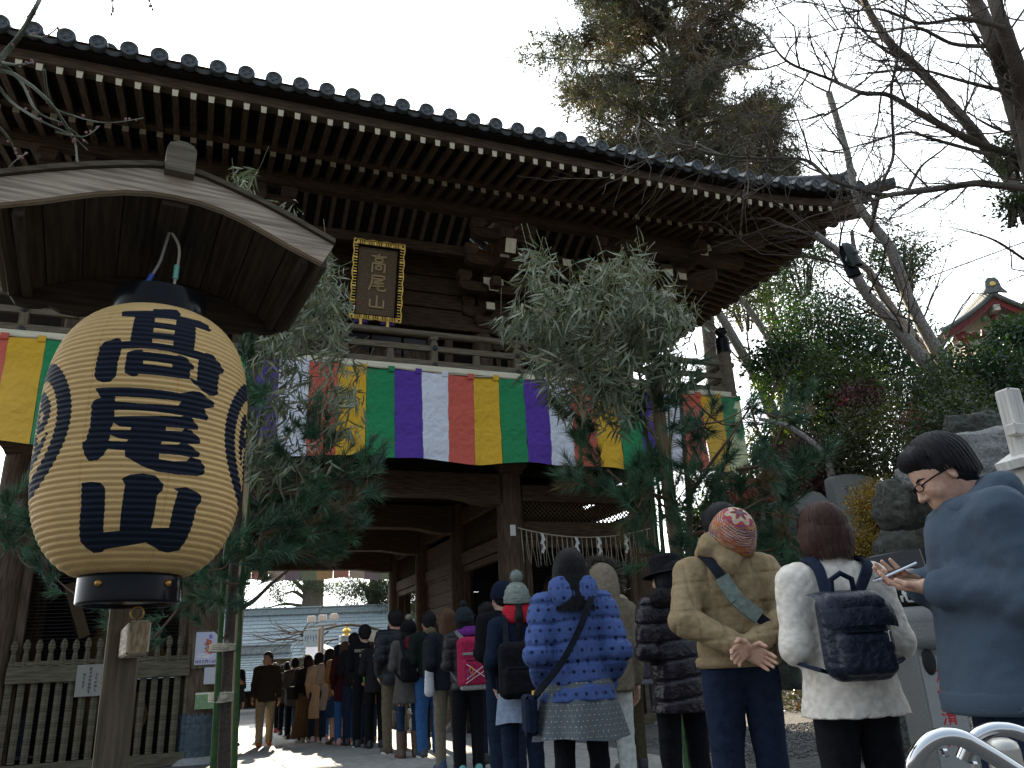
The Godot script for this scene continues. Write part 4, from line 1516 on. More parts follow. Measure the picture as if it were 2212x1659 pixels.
func head_parts() -> void:
	# a head about 0.235 m high, chin at y 0, face towards +z
	var s := SDF.new(Vector3(-0.11, -0.16, -0.13), Vector3(0.11, 0.26, 0.15), 0.0048)
	s.ell(Vector3(0, 0.145, -0.012), Vector3(0.076, 0.094, 0.098), 0.02)
	s.ell(Vector3(0, 0.09, 0.026), Vector3(0.066, 0.088, 0.066), 0.03)
	s.ell(Vector3(0, 0.035, 0.045), Vector3(0.045, 0.036, 0.046), 0.03)      # jaw
	s.ell(Vector3(0, 0.012, 0.067), Vector3(0.022, 0.016, 0.018), 0.02)      # chin
	s.cap(Vector3(-0.04, 0.085, 0.068), Vector3(-0.045, 0.075, 0.06), 0.022, 0.02, 0.02)
	s.cap(Vector3(0.04, 0.085, 0.068), Vector3(0.045, 0.075, 0.06), 0.022, 0.02, 0.02)
	s.ell(Vector3(-0.032, 0.118, 0.096), Vector3(0.019, 0.013, 0.014), 0.012, Basis.IDENTITY, true)
	s.ell(Vector3(0.032, 0.118, 0.096), Vector3(0.019, 0.013, 0.014), 0.012, Basis.IDENTITY, true)
	s.ell(Vector3(-0.031, 0.117, 0.077), Vector3(0.0145, 0.0105, 0.012), 0.004)
	s.ell(Vector3(0.031, 0.117, 0.077), Vector3(0.0145, 0.0105, 0.012), 0.004)
	s.cap(Vector3(0, 0.122, 0.086), Vector3(0, 0.078, 0.107), 0.008, 0.0125, 0.012)     # nose
	s.ell(Vector3(-0.011, 0.074, 0.096), Vector3(0.0085, 0.008, 0.01), 0.008)
	s.ell(Vector3(0.011, 0.074, 0.096), Vector3(0.0085, 0.008, 0.01), 0.008)
	s.cap(Vector3(-0.02, 0.0495, 0.083), Vector3(0.02, 0.0495, 0.083), 0.0062, 0.0062, 0.006)   # lips
	s.cap(Vector3(-0.016, 0.0405, 0.084), Vector3(0.016, 0.0405, 0.084), 0.0068, 0.0068, 0.006)
	for e in [-1.0, 1.0]:                              # ears
		s.ell(Vector3(e * 0.078, 0.108, -0.008), Vector3(0.009, 0.031, 0.019), 0.008, Basis(Vector3.UP, e * 0.5))
		s.ell(Vector3(e * 0.087, 0.112, -0.002), Vector3(0.006, 0.018, 0.010), 0.005, Basis(Vector3.UP, e * 0.5), true)
	s.cap(Vector3(0, 0.06, -0.028), Vector3(0, -0.13, -0.042), 0.056, 0.062, 0.03)     # neck
	var b := MB.new()
	s.mesh_into(b)
	shared.head = b
	var eye := MB.new()
	for e in [-1.0, 1.0]:
		eye.ball(Vector3(e * 0.031, 0.1165, 0.0835), Vector3(0.0105, 0.0035, 0.0075), 10, 6)
	shared.eyes = eye.mesh()
	var brow := MB.new()
	for e in [-1.0, 1.0]:
		brow.tube(PackedVector3Array([Vector3(e * 0.016, 0.134, 0.091), Vector3(e * 0.034, 0.139, 0.084), Vector3(e * 0.05, 0.133, 0.070)]), PackedFloat32Array([0.003, 0.0038, 0.002]), 6)
	shared.brows = brow.mesh()
	# hands: palm hangs along -y, thumb towards +z, palm facing -x (a left hand seen on the +x side)
	var h := SDF.new(Vector3(-0.06, -0.21, -0.06), Vector3(0.05, 0.04, 0.08), 0.0042)
	h.cap(Vector3(0, 0.03, 0), Vector3(0, -0.02, 0), 0.025, 0.026, 0.01, 1.0)
	h.rbox(Vector3(0, -0.055, 0), Vector3(0.0135, 0.046, 0.04), 0.013, 0.016)
	var lens := [0.068, 0.078, 0.072, 0.058]
	for q in 4:
		var z := 0.030 - 0.020 * q
		var l: float = lens[q]
		var a := Vector3(0.0, -0.092 + absf(q - 1.3) * 0.004, z)
		var m := a + Vector3(-0.012, -l * 0.5, z * 0.08)
		var e := m + Vector3(-0.026, -l * 0.40, 0)
		h.cap(a, m, 0.0092, 0.0085, 0.005)
		h.cap(m, e, 0.0085, 0.0068, 0.004)
	h.cap(Vector3(-0.006, -0.03, 0.028), Vector3(-0.018, -0.062, 0.056), 0.0125, 0.0105, 0.012)
	h.cap(Vector3(-0.018, -0.062, 0.056), Vector3(-0.028, -0.092, 0.056), 0.0105, 0.0085, 0.004)
	var hb := MB.new()
	h.mesh_into(hb)
	shared.hand = hb
	# a shoe, toe towards +z
	var sh := SDF.new(Vector3(-0.08, -0.02, -0.14), Vector3(0.08, 0.13, 0.22), 0.009)
	sh.cap(Vector3(0, 0.035, -0.06), Vector3(0, 0.03, 0.11), 0.043, 0.042, 0.03)
	sh.cap(Vector3(0, 0.06, -0.055), Vector3(0, 0.05, 0.03), 0.04, 0.035, 0.03)
	sh.cap(Vector3(0, 0.09, -0.05), Vector3(0, 0.07, -0.04), 0.043, 0.043, 0.02)
	sh.cut_below(0.004)
	var sb := MB.new()
	sh.mesh_into(sb)
	shared.shoe = sb.mesh()
	var sole := MB.new()
	var op := PackedVector2Array()
	for i in 20:
		var a := TAU * i / 20
		op.append(Vector2(cos(a) * 0.046, sin(a) * 0.125))
	sole.prism(op, -0.026, 0.0, Transform3D(Basis(Vector3.RIGHT, PI / 2), Vector3(0, 0, 0.026)))
	shared.sole = sole.mesh()


func add_copy(to: MB, from: MB, tf: Transform3D) -> void:
	var k := to.v.size()
	var flip := tf.basis.determinant() < 0.0
	var nb := tf.basis.inverse().transposed()
	for i in from.v.size():
		to.v.append(tf * from.v[i])
		to.n.append((nb * from.n[i]).normalized())
	to.t.append_array(from.t)
	for i in range(0, from.x.size(), 3):
		if flip:
			to.x.append_array(PackedInt32Array([k + from.x[i], k + from.x[i + 2], k + from.x[i + 1]]))
		else:
			to.x.append_array(PackedInt32Array([k + from.x[i], k + from.x[i + 1], k + from.x[i + 2]]))


# arm poses for a 1.70 m figure: elbow and wrist of the right (-x) and left (+x) arm, then how each hand is turned
const POSES := {
	"down": [Vector3(-0.222, 1.12, -0.04), Vector3(-0.235, 0.86, 0.04), Vector3(0.222, 1.12, -0.04), Vector3(0.235, 0.86, 0.04)],
	"pocket": [Vector3(-0.238, 1.12, -0.09), Vector3(-0.19, 0.94, 0.07), Vector3(0.238, 1.12, -0.09), Vector3(0.19, 0.94, 0.07)],
	"front": [Vector3(-0.225, 1.12, -0.03), Vector3(-0.10, 1.09, 0.21), Vector3(0.225, 1.12, -0.03), Vector3(0.10, 1.09, 0.21)],
	"phone": [Vector3(-0.245, 1.12, -0.06), Vector3(-0.085, 1.20, 0.185), Vector3(0.245, 1.12, -0.06), Vector3(0.085, 1.18, 0.185)],
	"behind": [Vector3(-0.25, 1.16, -0.12), Vector3(-0.03, 1.045, -0.235), Vector3(0.25, 1.16, -0.12), Vector3(0.035, 1.03, -0.228)],
	"brow": [Vector3(-0.32, 1.34, 0.16), Vector3(-0.10, 1.56, 0.16), Vector3(0.225, 1.12, -0.02), Vector3(0.10, 1.08, 0.2)],
	"walk": [Vector3(-0.228, 1.12, -0.10), Vector3(-0.25, 0.90, 0.06), Vector3(0.228, 1.12, 0.02), Vector3(0.245, 0.88, -0.02)],
}
const STEPS := {
	"stand": [Vector3(-0.10, 0.07, 0.0), Vector3(0.10, 0.07, 0.0)],
	"walk": [Vector3(-0.09, 0.07, 0.20), Vector3(0.09, 0.09, -0.24)],
}


func leg_joints(step: String, i: int) -> Array:
	var e := -1.0 if i == 0 else 1.0
	var foot: Vector3 = STEPS[step][i]
	var hip := Vector3(e * 0.09, 0.90, 0)
	var knee := (hip + foot) * 0.5 + Vector3(e * 0.005, 0.02, 0.03 if step == "stand" else 0.06)
	return [hip, knee, foot]


func body_mesh(pose: String, step: String, nod: float, turn: float) -> ArrayMesh:     # skin: one continuous figure under the clothes
	var key := "body %s %s %.2f %.2f" % [pose, step, nod, turn]
	if shared.has(key):
		return shared[key]
	var s := SDF.new(Vector3(-0.45, 0.0, -0.36), Vector3(0.45, 1.56, 0.42), 0.028)
	s.cap(Vector3(0, 1.30, 0), Vector3(0, 1.00, 0), 0.125, 0.115, 0.04, 1.4)
	s.cap(Vector3(-0.13, 1.385, 0), Vector3(0.13, 1.385, 0), 0.055, 0.055, 0.05)
	s.cap(Vector3(0, 1.38, -0.01), Vector3(0, 1.52, 0.0), 0.058, 0.054, 0.04)
	s.cap(Vector3(-0.07, 0.93, 0), Vector3(0.07, 0.93, 0), 0.095, 0.095, 0.05)
	var pp: Array = POSES[pose]
	for i in 2:
		var e := -1.0 if i == 0 else 1.0
		var sh := Vector3(e * 0.17, 1.385, 0)
		s.cap(sh, pp[i * 2], 0.045, 0.036, 0.03)
		s.cap(pp[i * 2], pp[i * 2 + 1], 0.036, 0.027, 0.03)
		var j := leg_joints(step, i)
		s.cap(j[0], j[1], 0.078, 0.05, 0.03)
		s.cap(j[1], j[2], 0.05, 0.034, 0.03)
		s.cap(j[2], j[2] + Vector3(0, -0.03, 0.12), 0.032, 0.026, 0.02)
	var b := MB.new()
	s.mesh_into(b)
	var hb := Basis(Vector3.UP, turn) * Basis(Vector3.RIGHT, nod)
	add_copy(b, shared.head, Transform3D(hb, Vector3(0, 1.468, 0.015) + hb * Vector3(0, 0, 0)))
	for i in 2:
		var e := -1.0 if i == 0 else 1.0
		var d: Vector3 = (pp[i * 2 + 1] - pp[i * 2]).normalized()
		var y := -d
		var z := Vector3(0, 0, 1) - y * y.z
		if z.length() < 0.4:
			z = Vector3(0, 1, 0) - y * y.y
		if pose == "behind":
			z = Vector3(0, 1, 0) - y * y.y
		z = z.normalized()
		add_copy(b, shared.hand, Transform3D(Basis(y.cross(z) * e, y, z), pp[i * 2 + 1] + d * 0.02))
	shared[key] = b.mesh()
	return shared[key]


func cloth(c: Vector3, kind := "knit", rough := 0.9) -> StandardMaterial3D:
	var m := plain(lin(c.x * 1.2, c.y * 1.2, c.z * 1.2), rough)
	m.albedo_texture = shared_grain()
	m.metallic_specular = 0.18
	m.uv1_triplanar = true
	m.uv1_scale = Vector3.ONE * 3.0
	m.normal_enabled = true
	m.normal_texture = bump(2, 0.03, 6.0)
	m.normal_scale = 0.55
	if kind == "puff":
		m.roughness = 0.42
		m.metallic_specular = 0.35
		m.normal_scale = 0.9
	elif kind == "fur":
		m.normal_scale = 2.0
		m.uv1_scale = Vector3.ONE * 9.0
	else:
		m.rim_enabled = true
		m.rim = 0.06
	return m


func shared_grain() -> NoiseTexture2D:                 # a pale neutral weave that every cloth and head of hair tints
	if not shared.has("weave"):
		shared.weave = grain(51, 0.06, lin(0.66, 0.66, 0.66), lin(0.83, 0.83, 0.83), lin(1, 1, 1), 128)
	return shared.weave


func hair_mesh(style: String) -> ArrayMesh:            # in head coordinates, chin at y 0
	var key := "hair " + style
	if shared.has(key):
		return shared[key]
	var s := SDF.new(Vector3(-0.16, -0.42, -0.22), Vector3(0.16, 0.29, 0.16), 0.009)
	s.ell(Vector3(0, 0.152, -0.028), Vector3(0.088, 0.102, 0.104), 0.02)
	if style == "short":
		s.ell(Vector3(0, 0.10, -0.055), Vector3(0.082, 0.075, 0.075), 0.02)
		s.ell(Vector3(0, 0.205, 0.04), Vector3(0.070, 0.045, 0.055), 0.03)
		s.ell(Vector3(0.0, 0.09, 0.062), Vector3(0.072, 0.088, 0.075), 0.012, Basis.IDENTITY, true)
		for e in [-1.0, 1.0]:
			s.ell(Vector3(e * 0.095, 0.095, -0.002), Vector3(0.025, 0.045, 0.03), 0.01, Basis.IDENTITY, true)
	elif style == "crop":
		s.ell(Vector3(0, 0.10, -0.055), Vector3(0.078, 0.07, 0.07), 0.02)
		s.ell(Vector3(0.0, 0.085, 0.062), Vector3(0.080, 0.105, 0.085), 0.012, Basis.IDENTITY, true)
		for e in [-1.0, 1.0]:
			s.ell(Vector3(e * 0.095, 0.095, 0.0), Vector3(0.028, 0.05, 0.04), 0.01, Basis.IDENTITY, true)
	else:
		var low: float = {"bob": 0.02, "long": -0.10, "longer": -0.26, "pony": 0.08, "round": 0.015}[style]
		s.cap(Vector3(-0.035, 0.15, -0.03), Vector3(-0.045, low + 0.05, -0.03), 0.06, 0.062, 0.03)
		s.cap(Vector3(0.035, 0.15, -0.03), Vector3(0.045, low + 0.05, -0.03), 0.06, 0.062, 0.03)
		s.cap(Vector3(0, 0.14, -0.06), Vector3(0, low + 0.05, -0.06), 0.07, 0.062, 0.03)
		if style.begins_with("long"):
			s.cap(Vector3(-0.055, 0.12, -0.035), Vector3(-0.075, low + 0.04, -0.05), 0.055, 0.055, 0.03)
			s.cap(Vector3(0.055, 0.12, -0.035), Vector3(0.075, low + 0.04, -0.05), 0.055, 0.055, 0.03)
		if style == "round":
			s.ell(Vector3(0, 0.10, -0.04), Vector3(0.115, 0.10, 0.105), 0.04)
		s.ell(Vector3(0, 0.07, 0.085), Vector3(0.060, 0.095, 0.075), 0.012, Basis.IDENTITY, true)
		s.ell(Vector3(0, 0.20, 0.05), Vector3(0.07, 0.04, 0.05), 0.02)
		if style == "pony":
			s.cap(Vector3(0, 0.11, -0.12), Vector3(0.01, -0.02, -0.15), 0.026, 0.034, 0.02)
			s.cap(Vector3(0.01, -0.02, -0.15), Vector3(0.015, -0.20, -0.135), 0.034, 0.012, 0.02)
	fold.frequency = 11.0
	s.shift(func(p: Vector3) -> float: return 0.006 * fold.get_noise_3d(p.x * 3.2, p.y * 0.4, p.z * 3.2))
	var b := MB.new()
	s.mesh_into(b)
	shared[key] = b.mesh()
	return shared[key]


func strands(style: String) -> ArrayMesh:              # locks of hair laid over the scalp, each a narrow strip
	var key := "strands " + style
	if shared.has(key):
		return shared[key]
	var g := RandomNumberGenerator.new()
	g.seed = 77
	var b := MB.new()
	var low: float = {"short": 0.055, "crop": 0.06, "bob": 0.0, "long": -0.12, "longer": -0.28, "pony": 0.09, "round": -0.005}[style]
	var big := 1.13 if style == "round" else (1.02 if style == "crop" else 1.06)
	for i in 1100:
		var a := g.randf_range(-PI, PI)
		var fa := absf(a)
		var th0 := g.randf_range(0.05, 1.1)
		var end := low + g.randf_range(-0.012, 0.03)
		if style == "short" or style == "crop":
			end = lerpf(low, 0.125, smoothstep(2.3, 1.2, fa)) + g.randf_range(-0.01, 0.012)
			if fa < 1.1:
				end = 0.2 + g.randf_range(-0.02, 0.015)
		elif fa < 0.75:
			end = 0.168 + g.randf_range(-0.015, 0.02)
		elif fa < 1.25:
			end = maxf(end, low + 0.02)
		var off := 1.0 + g.randf_range(-0.02, 0.055)
		var w := g.randf_range(0.003, 0.0065)
		var n := 8
		var k := b.v.size()
		var sw := g.randf_range(-0.12, 0.12)
		var last := Vector3.ZERO
		for j in n + 1:
			var f := float(j) / n
			var y0 := 0.152 + 0.102 * big * cos(th0)
			var y := lerpf(y0, end, f)
			var c := clampf((y - 0.152) / (0.102 * big), -0.25, 1.0)
			var s := sqrt(1.0 - c * c)
			if y < 0.126:
				s *= 1.0 - 0.10 * smoothstep(0.126, low - 0.02, y) * (2.2 if style == "pony" else (-5.0 if style.begins_with("long") else 1.0))
			var aa := a + sw * f
			var d := Vector3(sin(aa) * s * 0.089 * big, 0, cos(aa) * s * 0.105 * big) * off
			var p := Vector3(d.x, y + 0.004 * off, d.z - 0.028)
			var nrm := Vector3(d.x, (y - 0.152) * 0.9 if y > 0.126 else -0.01, d.z).normalized()
			var side := Vector3(cos(aa), 0, -sin(aa)) * w * (1.0 - 0.75 * f * f)
			b.v.append(p - side); b.v.append(p + side)
			b.n.append((nrm - side.normalized() * 0.35).normalized()); b.n.append((nrm + side.normalized() * 0.35).normalized())
			b.t.append(Vector2(p.x, p.y)); b.t.append(Vector2(p.x + w, p.y))
		for j in n:
			var q := k + j * 2
			b.x.append_array(PackedInt32Array([q, q + 1, q + 2, q + 1, q + 3, q + 2]))
	shared[key] = b.mesh()
	return shared[key]


func hair_mat(c: Vector3) -> StandardMaterial3D:
	var m := plain(lin(c.x * 1.2, c.y * 1.2, c.z * 1.2), 0.55)
	m.albedo_texture = shared_grain()
	m.metallic_specular = 0.22
	m.uv1_triplanar = true
	m.uv1_scale = Vector3(26, 1.6, 26)
	m.normal_enabled = true
	m.normal_texture = bump(2, 0.03, 6.0)
	m.normal_scale = 0.8
	return m


func coat_mesh(pose: String, hem: float, w: float, puff := "", cell := 0.024, flare := 0.0, collar := 0.0, sl := 1.0) -> ArrayMesh:
	var pp: Array = POSES[pose]
	var lo := Vector3(-0.52, minf(hem - 0.05, 0.78), -0.40)
	var s := SDF.new(lo, Vector3(0.52, 1.66, 0.46), cell)
	s.cap(Vector3(0, 1.30, 0), Vector3(0, 1.06, 0.0), 0.165 * w, 0.155 * w, 0.05, 1.32)
	s.cap(Vector3(0, 1.06, 0), Vector3(0, hem - 0.05, 0.0), 0.160 * w, (0.172 + flare) * w, 0.06, 1.12)
	s.cap(Vector3(-0.135, 1.385, -0.005), Vector3(0.135, 1.385, -0.005), 0.072 * w, 0.072 * w, 0.06)
	s.cut_below(hem)
	for i in 2:
		var e := -1.0 if i == 0 else 1.0
		var a := Vector3(e * 0.175 * lerpf(1.0, w, 0.6), 1.385, -0.005)
		var g: float = w * sl
		s.cap(a, pp[i * 2], 0.066 * g, 0.058 * g, 0.04)
		s.cap(pp[i * 2], pp[i * 2 + 1] + (pp[i * 2] - pp[i * 2 + 1]) * 0.06, 0.058 * g, 0.044 * g, 0.035)
	if collar > 0.0:
		s.cap(Vector3(0, 1.42, -0.015), Vector3(0, 1.44 + collar, -0.01), 0.085, 0.08, 0.03)
		s.cut_above(1.44 + collar + 0.03)
		s.ell(Vector3(0, 1.50 + collar, 0.02), Vector3(0.066, 0.09, 0.075), 0.01, Basis.IDENTITY, true)
	else:
		s.cut_above(1.475)
	fold.frequency = 1.0
	var amp := 0.011
	if puff == "rows":                                 # quilted across: seams drawn in, the down swelling between them
		s.shift(func(p: Vector3) -> float:
			var q := fposmod(p.y + 0.014 * sin(p.x * 9.0 + p.z * 4.0), 0.118) - 0.059
			var e := 0.059 - absf(q)
			return 0.005 * (1.0 - q * q * 287.0) - 0.010 * exp(-e * e * 9000.0) + 0.006 * fold.get_noise_3d(p.x * 16, p.y * 9, p.z * 16) * smoothstep(0.0, 0.03, e))
	elif puff == "grid":
		s.shift(func(p: Vector3) -> float:
			var q := fposmod(p.y + 0.02 * sin(p.x * 6.0), 0.135) - 0.0675
			var r := fposmod(p.x + 0.06 * absf(p.z) + 0.012 * sin(p.y * 8.0), 0.105) - 0.0525
			var e := minf(0.0675 - absf(q), 0.0525 - absf(r))
			return 0.003 - 0.006 * exp(-e * e * 16000.0) + 0.005 * fold.get_noise_3d(p.x * 8 + p.y * 5, p.y * 14, p.z * 8))
	elif puff == "diamond":
		s.shift(func(p: Vector3) -> float:
			var q := absf(fposmod(p.y + p.x * 0.9 + p.z * 0.5, 0.084) - 0.042)
			var r := absf(fposmod(p.y - p.x * 0.9 - p.z * 0.5, 0.084) - 0.042)
			var e := minf(q, r)
			return 0.001 - 0.0028 * exp(-e * e * 11000.0) + 0.007 * fold.get_noise_3d(p.x * 4, p.y * 3 + p.x * 3, p.z * 4))
	else:
		s.shift(func(p: Vector3) -> float:
			return amp * fold.get_noise_3d(p.x * 5.0 + p.y * 3.0, p.y * 7.0 - absf(p.x) * 5.0, p.z * 5.0))
	var b := MB.new()
	s.mesh_into(b)
	return b.mesh()


func trouser_mesh(step: String, w := 1.0, cell := 0.026) -> ArrayMesh:
	var key := "trousers %s %.2f %.3f" % [step, w, cell]
	if shared.has(key):
		return shared[key]
	var s := SDF.new(Vector3(-0.32, 0.0, -0.36), Vector3(0.32, 1.06, 0.36), cell)
	s.cap(Vector3(-0.06, 0.95, 0), Vector3(0.06, 0.95, 0), 0.112 * w, 0.112 * w, 0.04, 1.1)
	for i in 2:
		var j := leg_joints(step, i)
		s.cap(j[0] + Vector3(0, -0.02, 0), j[1], 0.088 * w, 0.068 * w, 0.02)
		s.cap(j[1], j[2], 0.068 * w, 0.060 * w, 0.02)
	s.cut_below(0.045)
	fold.frequency = 1.0
	s.shift(func(p: Vector3) -> float: return 0.009 * fold.get_noise_3d(p.x * 6, p.y * 11 + p.z * 4, p.z * 6))
	var b := MB.new()
	s.mesh_into(b)
	shared[key] = b.mesh()
	return shared[key]


func skirt_mesh(y1: float, y0: float, r1: float, r0: float, pleats: int, depth: float) -> ArrayMesh:
	var b := MB.new()
	b.sheet(func(u: float, w: float) -> Vector3:
		var a := u * TAU
		var e := 1.0 - w
		var r := lerpf(r0, r1, w) + depth * e * (sin(a * pleats) + 0.4 * sin(a * (pleats * 0.5 + 2) + 1.0))
		return Vector3(sin(a) * r, lerpf(y0, y1, w) + 0.01 * e * sin(a * 3), cos(a) * r * 0.86), maxi(64, pleats * 8), 14)
	return b.mesh()


var skin: StandardMaterial3D
var eye_mat: StandardMaterial3D

# a person standing at x, z; d holds what they wear
func person(label: String, x: float, z: float, tall: float, yaw: float, d: Dictionary, group := "visitors queueing through the gate") -> Node3D:
	var p := thing("person", label, "person", Vector3(x, ground_y(Vector3(x, 0, z)) + 0.002, z), GATE_TURN + PI + yaw, group)
	var s := tall / 1.70
	p.scale = Vector3.ONE * s
	var pose: String = d.get("pose", "front")
	var step: String = d.get("step", "stand")
	var nod: float = d.get("nod", 0.05)
	var turn: float = d.get("turn", 0.0)
	var body := part("body", body_mesh(pose, step, nod, turn), skin, p)
	var hb := Basis(Vector3.UP, turn) * Basis(Vector3.RIGHT, nod)
	var ht := Transform3D(hb, Vector3(0, 1.468, 0.015))
	if d.get("face", false):
		part("eyes", shared.eyes, eye_mat, body, ht)
		part("eyebrows", shared.brows, M.hair_black, body, ht)
	if d.has("hair"):
		var hr := part("hair", hair_mesh(d.hair), d.get("hairmat", M.hair_black), p, ht)
		part("locks", strands(d.hair), d.get("hairmat", M.hair_black), hr, Transform3D.IDENTITY, true)
	if d.has("coat"):
		part(d.get("coatname", "coat"), d.coat, d.coatmat, p)
	if d.has("trousers"):
		part("trousers", trouser_mesh(step, d.get("legw", 1.0)), d.trousers, p)
	if d.has("skirt"):
		part("skirt", d.skirt, d.skirtmat, p)
	for i in 2:
		var foot: Vector3 = STEPS[step][i]
		var ft := Transform3D(Basis(Vector3.UP, (-0.15 if i == 0 else 0.15)) * Basis(Vector3.RIGHT, -0.25 if foot.z > 0.1 else (0.35 if foot.z < -0.1 else 0.0)), foot + Vector3(0, -0.07, 0.02))
		var shoe := part("shoe", shared.shoe, d.get("shoes", M.shoe_black), p, ft)
		if d.has("sole"):
			part("sole", shared.sole, d.sole, shoe)
	return p


func p_head(p: Node3D, d: Dictionary) -> Transform3D:   # where that person's head is, in the person's own coordinates
	return Transform3D(Basis(Vector3.UP, d.get("turn", 0.0)) * Basis(Vector3.RIGHT, d.get("nod", 0.05)), Vector3(0, 1.468, 0.015))


func beanie(p: Node3D, ht: Transform3D, mat: Material, pom: Material = null, high := 0.125, pr := 0.055) -> void:
	var b := MB.new()
	var prof := []
	for i in 15:
		var a := PI / 2 * i / 14.0
		prof.append(Vector2(0.104 * cos(a) + 0.003 * sin(i * 2.2), 0.155 + high * sin(a)))
	b.lathe([Vector2(0.100, 0.10), Vector2(0.110, 0.103), Vector2(0.112, 0.15), Vector2(0.106, 0.156)] + prof, 40, Vector3(0, 0, -0.022), 0, TAU, Basis(Vector3.RIGHT, -0.12), 1.1)
	var h := part("knit_hat", b, mat, p, ht)
	if pom:
		var q := MB.new()
		var places := []
		for i in 420:
			var d := rdir()
			q.tri(d * pr * 0.3, d * pr * 0.3 + rdir() * pr * 0.14, d * pr * rnd(0.85, 1.12))
			q.tri(d * pr * 0.35, d * pr * rnd(0.85, 1.1), d * pr * 0.35 + rdir() * pr * 0.14)
		q.ball(Vector3.ZERO, Vector3.ONE * pr * 0.8, 12, 8)
		part("pompom", q, pom, h, xf(Vector3(0, 0.155 + high + pr * 0.6, -0.06)))


func backpack(label: String, p: Node3D, pos: Vector3, sz: Vector3, mat: Material, kind := "", strap: Material = null, body_w := 1.0, tint2: Material = null) -> Node3D:   # sz: width, height, depth; pos: middle of the face that lies on the back
	var o := thing("backpack", label, "backpack", p.position, p.rotation.y)
	o.scale = p.scale
	var cell := 0.012
	var s := SDF.new(pos + Vector3(-sz.x * 0.62, -sz.y * 0.62, -sz.z * 1.5), pos + Vector3(sz.x * 0.62, sz.y * 0.62, sz.z * 0.5), cell)
	var mid := pos + Vector3(0, 0, -sz.z * 0.5)
	s.rbox(mid, Vector3(sz.x * 0.5, sz.y * 0.5, sz.z * 0.5), minf(sz.z * 0.45, 0.07), 0.02)
	s.rbox(mid + Vector3(0, -sz.y * 0.2, -sz.z * 0.42), Vector3(sz.x * 0.41, sz.y * 0.24, sz.z * 0.28), 0.035, 0.01)
	fold.frequency = 1.0
	s.shift(func(q: Vector3) -> float: return 0.004 * fold.get_noise_3d(q.x * 11, q.y * 11, q.z * 11))
	var b := MB.new()
	s.mesh_into(b)
	part("bag_body", b, mat, o)
	var sm: Material = strap if strap else M.strap
	if kind == "flap":
		var fl := MB.new()
		fl.sheet(func(u: float, w: float) -> Vector3:
			var x := lerpf(-0.53, 0.53, u) * sz.x
			var e := w
			var yy := sz.y * (0.52 - 0.42 * pow(maxf(0.0, 1.0 - e), 1.0)) + 0.0
			var zz := -sz.z * (0.12 + 1.0 * sqrt(maxf(0.0, 1.0 - e * e)))
			return pos + Vector3(x, yy - 0.012 * pow(absf(u * 2 - 1), 3.0), zz + 0.02 * pow(absf(u * 2 - 1), 4.0)), 14, 12)
		part("flap", fl, mat, o)
		var hd := MB.new()
		hd.tube(PackedVector3Array([pos + Vector3(-0.05, sz.y * 0.47, -0.03), pos + Vector3(-0.045, sz.y * 0.47 + 0.06, -0.035), pos + Vector3(0, sz.y * 0.47 + 0.085, -0.035), pos + Vector3(0.045, sz.y * 0.47 + 0.06, -0.035), pos + Vector3(0.05, sz.y * 0.47, -0.03)]), PackedFloat32Array([0.012, 0.012, 0.012, 0.012, 0.012]), 8)
		part("handle", hd, sm, o)
	var zip := MB.new()
	var zy := mid.y + sz.y * 0.035
	var zz2 := mid.z - sz.z * 0.7
	zip.box(Vector3(pos.x, zy, zz2 + 0.008), Vector3(sz.x * 0.62, 0.007, 0.012), 0.001)
	var zp := part("zip", zip, M.strap, o)
	part("zip_pull", one_box(Vector3(pos.x - sz.x * 0.3, zy - 0.022, zz2 - 0.004), Vector3(0.012, 0.042, 0.004), 0.001), M.chrome, zp)
	if tint2:
		part("trim", one_box(mid + Vector3(0, sz.y * 0.16, -sz.z * 0.52), Vector3(sz.x * 0.8, 0.028, 0.014), 0.004), tint2, o)
		part("trim", one_box(mid + Vector3(0, -sz.y * 0.49, -sz.z * 0.2), Vector3(sz.x * 0.86, 0.05, sz.z * 0.8), 0.014), tint2, o)
	for e in [-1.0, 1.0]:                              # straps over the shoulders and back under the arms
		var pts := PackedVector3Array()
		var out := PackedVector3Array()
		var way := [Vector3(e * sz.x * 0.24 + pos.x, pos.y + sz.y * 0.45, pos.z - 0.02), Vector3(e * 0.115, 1.44, -0.085 * body_w), Vector3(e * 0.125, 1.472 + 0.02 * (body_w - 1.0), -0.01), Vector3(e * 0.13, 1.42, 0.085 * body_w), Vector3(e * 0.14, 1.28, 0.135 * body_w), Vector3(e * 0.175, 1.12, 0.10 * body_w), Vector3(e * 0.185 * body_w, 1.06, -0.02), Vector3(e * sz.x * 0.46 + pos.x, pos.y - sz.y * 0.38, pos.z - 0.03)]
		var cv := Curve3D.new()
		for i in way.size():
			var t: Vector3 = (way[mini(i + 1, 7)] - way[maxi(i - 1, 0)]) * 0.18
			cv.add_point(way[i], -t, t)
		for q in cv.tessellate(3, 6):
			pts.append(q)
		for q in pts:
			var nrm := Vector3(q.x * 0.5, (q.y - 1.36) * 1.2, q.z).normalized()
			out.append(nrm)
		var rb := MB.new()
		rb.ribbon(pts, out, 0.045, 0.007)
		part("shoulder_strap", rb, sm, o)
	return o


